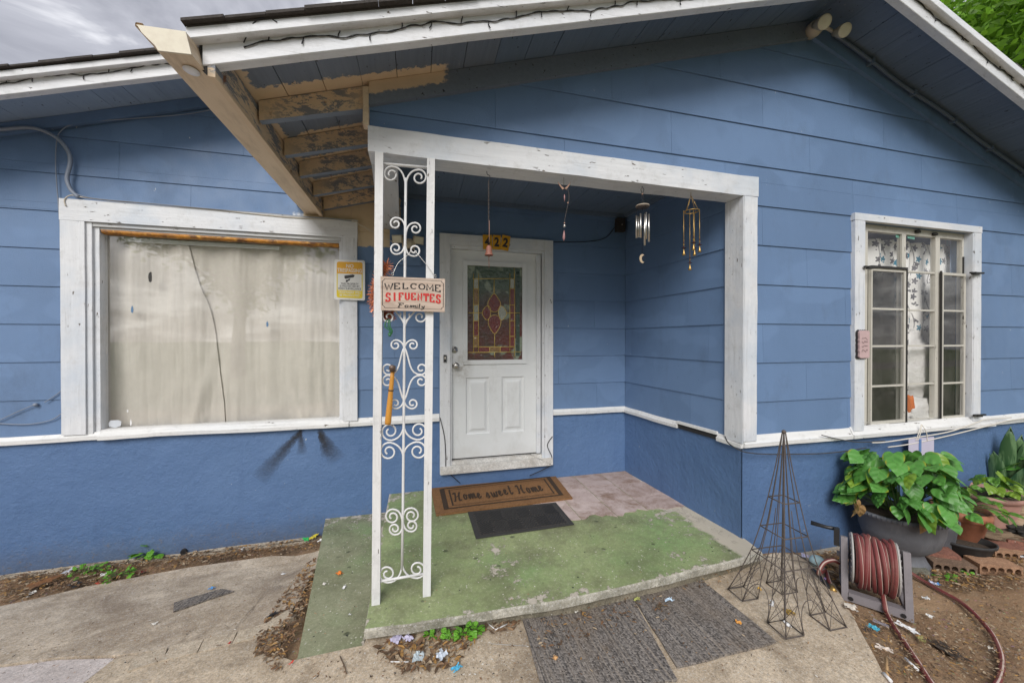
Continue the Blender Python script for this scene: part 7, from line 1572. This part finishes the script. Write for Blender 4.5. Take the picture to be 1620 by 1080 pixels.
S_ = [('rag', 72, 926, 16, 9, BRN, 'brown ribbed rag heap in the soil strip by the left wall', G, .03), ('plastic_scrap', 118, 928, 10, 6, BLK, 'black plastic scrap in the soil strip by the left wall', G, .015), ('paper_scrap', 48, 942, 7, 4, PAP, 'pale paper scrap below the brown rag', G, .01), ('paper_scrap', 110, 906, 9, 5, (.55, .57, .62), 'greyish plastic wrapper against the left wall beside the feathery weed', G, .015),
 ('paper_scrap', 168, 912, 6, 4, WHT, 'white paper scrap before the round-leaved weed', G, .02), ('paper_scrap', 382, 872, 7, 2.5, WHT, 'white strip in the soil strip left of the porch', G, .012), ('wrapper', 484, 859, 7, 5, (.03, .42, .10), 'green wrapper in the corner by the ramp', G, .03), ('wrapper', 497, 855, 8, 6, (.62, .52, .04), 'yellow wrapper in the corner by the ramp', G, .035), ('wrapper', 507, 860, 5, 4, WHT, 'white wrapper scrap in the corner by the ramp', G, .03),
 ('red_scrap', 222, 908, 7, 3, (.20, .02, .015), 'dark red scrap in the soil strip', G, .012), ('red_scrap', 155, 926, 5, 2.2, (.55, .05, .02), 'small bright red scrap near the black plastic', G, .012),
 ('bottle_cap', 335, 936, 3.2, 2.6, BLU, 'blue and yellow cap above the carpet scrap', G, .02), ('bottle_cap', 337, 933, 2.4, 1.8, YEL, 'yellow bit beside the blue cap', G, .028), ('toy_scrap', 431, 979, 6, 3.2, BLK, 'black broken toy piece on the left path near the ramp', G, .022),
 ('paper_scrap', 448, 912, 3.4, 2.6, WHT, 'white scrap on the left path near the ramp', G, .018), ('leaf_scrap', 490, 916, 2.4, 2, (.60, .33, .04), 'orange leaf at the ramp edge', G, .018), ('paper_scrap', 244, 992, 3, 2, PAP, 'pale scrap in the middle of the left path', G, .018), ('red_bit', 364, 1022, 1.8, 1.4, RED, 'small red bit by the edging bricks', G, .016), ('red_bit', 460, 1056, 2.6, 1.6, (.55, .05, .03), 'red scrap below the ramp corner', G, .02),
 ('wrapper', 537, 908, 5, 3.4, ORG, 'orange and white wrapper on the green ramp', ramp_G, .0), ('paper_scrap', 545, 930, 3.4, 1.8, WHT, 'white scrap on the green ramp below the orange wrapper', ramp_G, 0), ('paper_scrap', 513, 925, 3, 1.8, PAP, 'cream scrap at the left of the green ramp', ramp_G, 0), ('paper_scrap', 554, 973, 2.4, 1.8, WHT, 'white scrap low on the green ramp', ramp_G, 0),
 ('tissue', 628, 1016, 8, 5, LIL, 'lilac tissue scrap under the porch edge', G, .025), ('tissue', 646, 1018, 5, 4, LIL, 'second lilac tissue scrap beside the first', G, .025), ('foil', 662, 1046, 7, 5, (.45, .52, .55), 'pale blue-grey foil scrap in the fallen leaves', G, .02), ('wrapper', 698, 1046, 5.5, 5, (.58, .64, .72), 'blue and white crumpled wrapper in the fallen leaves', G, .03), ('wrapper', 722, 1064, 5, 3.4, (.10, .45, .68), 'blue and white torn wrapper on the pavement', G, .02),
 ('plastic_scrap', 1050, 927, 4.6, 3.4, (.56, .57, .56), 'round translucent plastic lid by the porch edge', G, .03), ('wrapper', 1058, 957, 6, 3.2, (.52, .66, .80), 'white and blue wrapper on the right carpet mat', G, .03), ('melon_rind', 1007, 956, 5.5, 2.8, (.42, .45, .14), 'curled yellow-green peel on the carpet mat', G, .03), ('bread_crust', 1044, 967, 6, 3, (.09, .065, .04), 'dark crust on the carpet mat', G, .026), ('paper_scrap', 1029, 940, 4, 2.6, WHT, 'white scrap in the leaves at the porch edge', G, .03), ('plastic_ring', 885, 967, 4.4, 2.2, WHT, 'white plastic bit on the left carpet mat', G, .028), ('paper_scrap', 912, 975, 2.4, 2.4, PAP, 'pale round scrap on the left carpet mat', G, .026),
 ('leaf_scrap', 1168, 993, 3.4, 2, (.58, .26, .04), 'orange leaf on the right carpet mat', G, .026), ('leaf_scrap', 878, 1050, 3, 2.2, (.60, .34, .14), 'tan leaf on the left carpet mat', G, .026), ('spoon', 1221, 959, 6.5, 2, WHT, 'white plastic spoon bowl inside the obelisk', G, .016), ('paper_scrap', 1244, 991, 6, 1.8, WHT, 'white strip inside the obelisk feet', G, .016), ('dry_leaf', 1250, 974, 5.5, 5, (.34, .21, .03), 'mustard-brown dry leaf inside the obelisk', G, .018), ('leaf_scrap', 1201, 936, 2.4, 1.6, (.62, .36, .05), 'orange leaf inside the obelisk', G, .016),
 ('tissue', 1346, 966, 9, 6, (.66, .60, .52), 'crumpled white tissue at the foot of the hose reel', G, .02), ('toy_fan', 1382, 1000, 5.5, 5, CYA, 'blue pleated toy piece on the dirt', G, .022), ('toy_scrap', 1372, 1002, 4, 3, (.06, .045, .035), 'dark bit beside the blue pleated toy piece', G, .014), ('paper_scrap', 1437, 999, 11, 4.5, WHT, 'torn white paper beside the hose', G, .015), ('paper_scrap', 1399, 1030, 6.5, 3.4, (.60, .52, .45), 'pale torn paper on the dirt left of the hose', G, .012), ('plastic_scrap', 1393, 990, 7, 5, (.20, .18, .20), 'grey plastic scrap on the dirt by the reel', G, .012), ('foil', 1471, 979, 4.6, 3.4, (.62, .62, .60), 'white folded scrap between the two hose lengths', G, .014), ('dry_leaf', 1459, 1016, 8, 3, (.30, .27, .10), 'olive dry leaf beside the hose', G, .012), ('foil', 1465, 950, 4, 2.6, (.55, .56, .56), 'silvery scrap below the hose', G, .012), ('wrapper', 1476, 926, 5, 3, (.50, .52, .66), 'lilac and white wrapper under the hose', G, .014), ('wrapper', 1485, 928, 2.6, 2, BLU, 'small blue scrap by the hose', G, .014), ('plastic_scrap', 1273, 886, 8, 5, LIL, 'lilac plastic scrap behind the obelisk', G, .03), ('dry_leaf', 1310, 895, 12, 10, (.28, .17, .09), 'big brown dry leaves behind the reel handle', G, .03), ('plastic_scrap', 1303, 921, 8, 2, (.36, .24, .48), 'purple plastic strip at the pavement edge', G, .016),
 ('stone', 1568, 1030, 4, 3, (.50, .46, .40), 'small pale stone right of the hose', G, .012), ('paper_scrap', 1536, 905, 6, 2.4, (.66, .64, .6), 'white bits before the nearest hollow brick', G, .015), ('plastic_scrap', 1613, 885, 6, 4, (.55, .57, .60), 'pale plastic bits right of the hollow bricks', G, .03), ('mulch', 1500, 1030, 14, 9, (.05, .036, .026), 'dark damp leaf patch on the dirt', G, .004)]
for i, (nm, u, v, a, b, c_, lb, sf, lf) in enumerate(S_): scrap(nm, u, v, a, b, c_, lb, i+1, sf, lf)
def stick(name, P, r, mat, label, surf=G, h=.02): bm = nb(); tube(bm, [surf(u, v)+Vector((0, 0, h)) for u, v in P], r, 8); return tag(obj(name, bm, mat), label, 'litter')
wp = simple('white_plastic_stick', (.72, .72, .72), .4, .05); tw = simple('brown_twig', (.12, .075, .045), .8, .3, 30)
stick('straw', ((618, 1052.5), (647, 1053)), .0028, wp, 'white straw on the pavement below the porch corner'); stick('straw', ((772, 992), (784, 1002)), .0028, wp, 'bent white straw beside the clover-like weed, left half', h=.022); stick('straw', ((784, 1002), (802, 993)), .0028, wp, 'bent white straw beside the clover-like weed, right half', h=.022)
stick('pipe_piece', ((1432, 1047), (1452, 1066)), .006, wp, 'white plastic pipe piece lying on the dirt near the hose'); stick('pipe_piece', ((1398, 1071), (1410, 1084)), .007, wp, 'white tube end at the bottom edge beside the pavement'); stick('twig', ((538, 1044), (545, 1060), (548, 1072)), .0025, tw, 'thin brown twig on the pavement below the ramp')
stick('pvc_pipe', ((290, 879), (294, 873)), .022, simple('black_pipe', (.015, .015, .017), .5), 'short black pipe stub sticking out of the soil by the left wall', h=.03); stick('slat', ((1402, 1046), (1404, 1078)), .006, simple('raw_wood_slat', (.42, .27, .13), .8), 'thin wooden sliver at the pavement edge'); stick('wire_piece', ((776, 1023), (836, 1027)), .0012, simple('grey_wire', (.4, .39, .37), .5), 'thin pale wire lying on the pavement left of the carpet mat', h=.018)
stick('twig', ((1520, 906), (1552, 914)), .003, simple('pale_twig', (.42, .38, .32), .8), 'pale stick on the dirt before the hollow bricks')
# fallen leaves, chips and small litter: uncountable, scattered where the photograph has them
def litter(name, regs, mats, seed, lift=.016, surfz=gz):
    r = random.Random(seed); bm = nb()
    for (poly, n, s0, s1) in regs:
        us = [p[0] for p in poly]; vs = [p[1] for p in poly]
        for _ in range(n):
            for _t in range(40):
                u, v = r.uniform(min(us), max(us)), r.uniform(min(vs), max(vs)); ins = False
                for i in range(len(poly)):
                    (x1, y1), (x2, y2) = poly[i-1], poly[i]
                    if (y1 > v) != (y2 > v) and u < (x2-x1)*(v-y1)/(y2-y1)+x1: ins = not ins
                if ins: break
            sf = F if surfz is slab_z else G; p = sf(u, v); s = r.uniform(s0, s1); a = r.uniform(0, 2*PI); L = Vector((math.cos(a), math.sin(a), r.uniform(-.25, .25)))*s; q = Vector((-math.sin(a), math.cos(a), r.uniform(-.4, .4)))*s*r.uniform(.2, .42); c = Vector((p.x, p.y, surfz(p.x, p.y)+lift+r.uniform(0, .010)))
            up = Vector((0, 0, s*r.uniform(.05, .35)))
            A = [bm.verts.new(c-L), bm.verts.new(c-L*.3+q+up*.4), bm.verts.new(c+L*.5+q*.8+up), bm.verts.new(c+L*1.05), bm.verts.new(c+L*.3-q+up*.5), bm.verts.new(c-L*.5-q*.8)]
            mi = r.randrange(len(mats)); m0 = bm.verts.new(c+up*.1)
            for i in range(6): f = bm.faces.new((A[i], A[(i+1) % 6], m0)); f.material_index = mi
    o = obj(name, bm, mats); o['kind'] = 'stuff'; return o
LM = [simple('dry_leaf_%s' % n_, c_, .85, .3, 25) for n_, c_ in (('tan', (.26, .165, .09)), ('brown', (.17, .09, .045)), ('dark', (.085, .052, .03)), ('ochre', (.34, .19, .06)), ('pale', (.36, .28, .19)), ('umber', (.12, .07, .038)), ('earth', (.20, .12, .065)))]
litter('leaf_litter', [([(0, 915), (200, 890), (510, 850), (508, 868), (300, 896), (0, 958)], 1500, .006, .020), ([(440, 955), (480, 900), (500, 885), (495, 940), (465, 1010), (450, 1045), (400, 1040), (420, 985)], 700, .006, .020), ([(590, 1030), (620, 1015), (830, 985), (820, 1000), (760, 1010), (720, 1060), (640, 1070)], 520, .006, .024), ([(400, 1010), (450, 985), (450, 1070), (420, 1060)], 160, .005, .014)], LM, 1)
litter('leaf_litter', [([(1440, 890), (1480, 905), (1560, 915), (1620, 880), (1620, 935), (1520, 940), (1450, 915)], 900, .006, .019), ([(1330, 960), (1450, 985), (1560, 960), (1620, 960), (1620, 1080), (1410, 1080), (1370, 1010)], 1300, .003, .013), ([(1290, 880), (1335, 870), (1335, 940), (1312, 920)], 220, .008, .026), ([(1540, 885), (1620, 868), (1620, 900)], 220, .007, .02)], LM, 2)
litter('leaf_litter', [([(830, 985), (1000, 935), (1010, 950), (1010, 990), (860, 1040)], 170, .005, .016), ([(970, 930), (1070, 905), (1060, 935), (990, 950)], 380, .006, .022), ([(1070, 905), (1190, 890), (1150, 930), (1000, 960), (1060, 1000)], 130, .005, .014), ([(830, 1000), (1220, 1000), (1100, 1070), (860, 1080)], 60, .004, .010)], LM, 3, .030)
def pebbles(polys, seed):
    r = random.Random(seed); bm = nb()
    for poly, n, s0, s1 in polys:
        us = [p[0] for p in poly]; vs = [p[1] for p in poly]
        for _ in range(n):
            for _t in range(40):
                u, v = r.uniform(min(us), max(us)), r.uniform(min(vs), max(vs)); ins = False
                for i in range(len(poly)):
                    (x1, y1), (x2, y2) = poly[i-1], poly[i]
                    if (y1 > v) != (y2 > v) and u < (x2-x1)*(v-y1)/(y2-y1)+x1: ins = not ins
                if ins: break
            p = G(u, v); s = r.uniform(s0, s1)*(.5+r.random()**2); mi = r.randrange(4); q = [bm.verts.new(p+Vector((a*s*r.uniform(.6, 1.2), b*s*r.uniform(.6, 1.2), c*s*r.uniform(.4, .9)-.004))) for a, b, c in ((1, 0, .2), (0, 1, .1), (-1, 0, .2), (0, -1, .3), (.1, .1, 1), (0, 0, -.6))]
            for i in range(4):
                for k in (4, 5): f = bm.faces.new((q[i], q[(i+1) % 4], q[k])); f.material_index = mi
    o = obj('pebbles', bm, [simple('pebble_%d' % i, c_, .9, .3, 30) for i, c_ in enumerate(((.22, .14, .08), (.30, .21, .13), (.13, .085, .05), (.36, .29, .21)))]); o['kind'] = 'stuff'
pebbles([([(1410, 920), (1620, 890), (1620, 1080), (1420, 1080), (1345, 960)], 1300, .002, .0065), ([(0, 915), (510, 850), (508, 868), (300, 896), (0, 958)], 1500, .003, .009), ([(445, 950), (500, 890), (470, 1010), (420, 1040)], 300, .003, .008)], 17)
CM = [simple('paint_chip_%s' % n_, c_, .7, .2, 25) for n_, c_ in (('white', (.60, .58, .53)), ('dark', (.03, .03, .03)), ('tan', (.35, .22, .12)))]
litter('floor_crumbs', [([(600, 830), (680, 800), (1080, 800), (1190, 870), (900, 935), (590, 985)], 230, .002, .0065), ([(690, 780), (890, 760), (905, 830), (760, 850)], 130, .002, .006)], CM, 4, .004, slab_z)
litter('pavement_crumbs', [([(0, 980), (480, 880), (460, 1030), (150, 1080), (0, 1080)], 300, .0025, .008), ([(470, 1050), (830, 1000), (860, 1080), (470, 1080)], 220, .0025, .008), ([(1240, 920), (1330, 960), (1400, 1080), (1120, 1080)], 170, .0025, .007)], CM+LM[:3], 5, .016)
litter('ramp_crumbs', [([(520, 830), (585, 830), (575, 1010), (475, 1035)], 130, .002, .007)], CM, 6, .012, ramp_z)

# ------------------------------------------------------------------ trees: one showing above the right roof edge; street side ones that the panes mirror
def tree(loc, h, cr, n, seed, label, leaf=.16, cols=((.045, .12, .012), (.10, .22, .025)), squash=.8, trunk_h=.4):
    t = thing('tree', label, 'tree', loc); r = random.Random(seed); B = Vector(loc); bm = nb()
    top = B+Vector((0, 0, h*.8)); tube(bm, [B-Vector((0, 0, .3)), B+Vector((.05, .03, h*.2)), B+Vector((.1, 0, h*trunk_h)), top], [.045*h*.75, .03*h, .024*h, .004*h], 10); cl = []
    for k in range(22):
        a = r.uniform(0, 2*PI); q = r.random()**.5; c = B+Vector((math.cos(a)*cr*q, math.sin(a)*cr*q, h*.62+r.uniform(-1, 1)*h*.28*squash*(1-q*.4))); cl.append((c, r.uniform(.26, .44)*cr)); s = B+Vector((.1, 0, h*r.uniform(.3, .55))); tube(bm, [s, (s+c)/2+Vector((0, 0, -.1)), c], [.012*h, .007*h, .002*h], 6)
    obj('trunk', bm, simple('bark', (.09, .07, .055), .95, .4, 12, bump=.02) if 'bark' not in bpy.data.materials else bpy.data.materials['bark'], t); V, Fc, mi = [], [], []
    for k in range(n):
        c, rad = r.choice(cl); d = Vector((r.gauss(0, 1), r.gauss(0, 1), r.gauss(0, 1))).normalized()*rad*r.random()**.4; p = c+d; u = Vector((r.gauss(0, 1), r.gauss(0, 1), r.gauss(0, .5))).normalized(); v = u.cross(Vector((r.gauss(0, 1), r.gauss(0, 1), r.gauss(0, 1)))).normalized(); s = leaf*r.uniform(.6, 1.3); i = len(V)
        V += [p-u*s, p+v*s*.42, p+u*s, p-v*s*.42]; Fc.append((i, i+1, i+2, i+3)); mi.append(r.randrange(3))
    me = bpy.data.meshes.new('crown'); me.from_pydata(V, [], Fc); 
    for j in range(3):
        nm = 'tree_leaf_%d_%d' % (seed, j); m = Mat(nm); k_ = (.75, 1, 1.5)[j]; c = m.mix(m.noise(1.2, 3), tuple(x*k_ for x in cols[0]), tuple(x*k_ for x in cols[1])); m.done(c, .5); tr = m.n('ShaderNodeBsdfTranslucent'); m.put(tr.inputs[0], m.mix(.5, c, (.22, .4, .03))); ms = m.n('ShaderNodeMixShader'); ms.inputs[0].default_value = .4
        m.t.links.new(m.p.outputs[0], ms.inputs[1]); m.t.links.new(tr.outputs[0], ms.inputs[2]); m.t.links.new(ms.outputs[0], m.o.inputs[0]); me.materials.append(m.m)
    me.polygons.foreach_set('material_index', mi); o = bpy.data.objects.new('crown', me); COL.objects.link(o); o.parent = t; o.matrix_parent_inverse = base_matrix(t).inverted()
tree((9.9, 4.9, -.3), 9.6, 2.7, 30000, 3, 'bright green leafy tree beyond the right edge of the porch roof', .085, ((.11, .25, .02), (.22, .42, .04)), 1.0)
tree((-7.5, -11, -.3), 8.5, 3.4, 6500, 7, 'street tree across the lawn, mirrored in the picture window'); tree((3.5, -16, -.3), 9, 3.6, 6500, 8, 'street tree across the road, mirrored in the door glass'); tree((13, -9, -.3), 8, 3.2, 6500, 9, 'street tree on the lawn, mirrored in the casement window')
bm = nb()
for i in range(60): x = -120+i*4; vs = [bm.verts.new((x+a, y, -.62)) for a, y in ((0, -20), (4, -20), (4, -13.6), (0, -13.6))]; bm.faces.new(vs)
bmesh.ops.remove_doubles(bm, verts=bm.verts[:], dist=.001); o = struct('street', bm, simple('asphalt', (.10, .098, .095), .9, .3, 3, bump=.004))
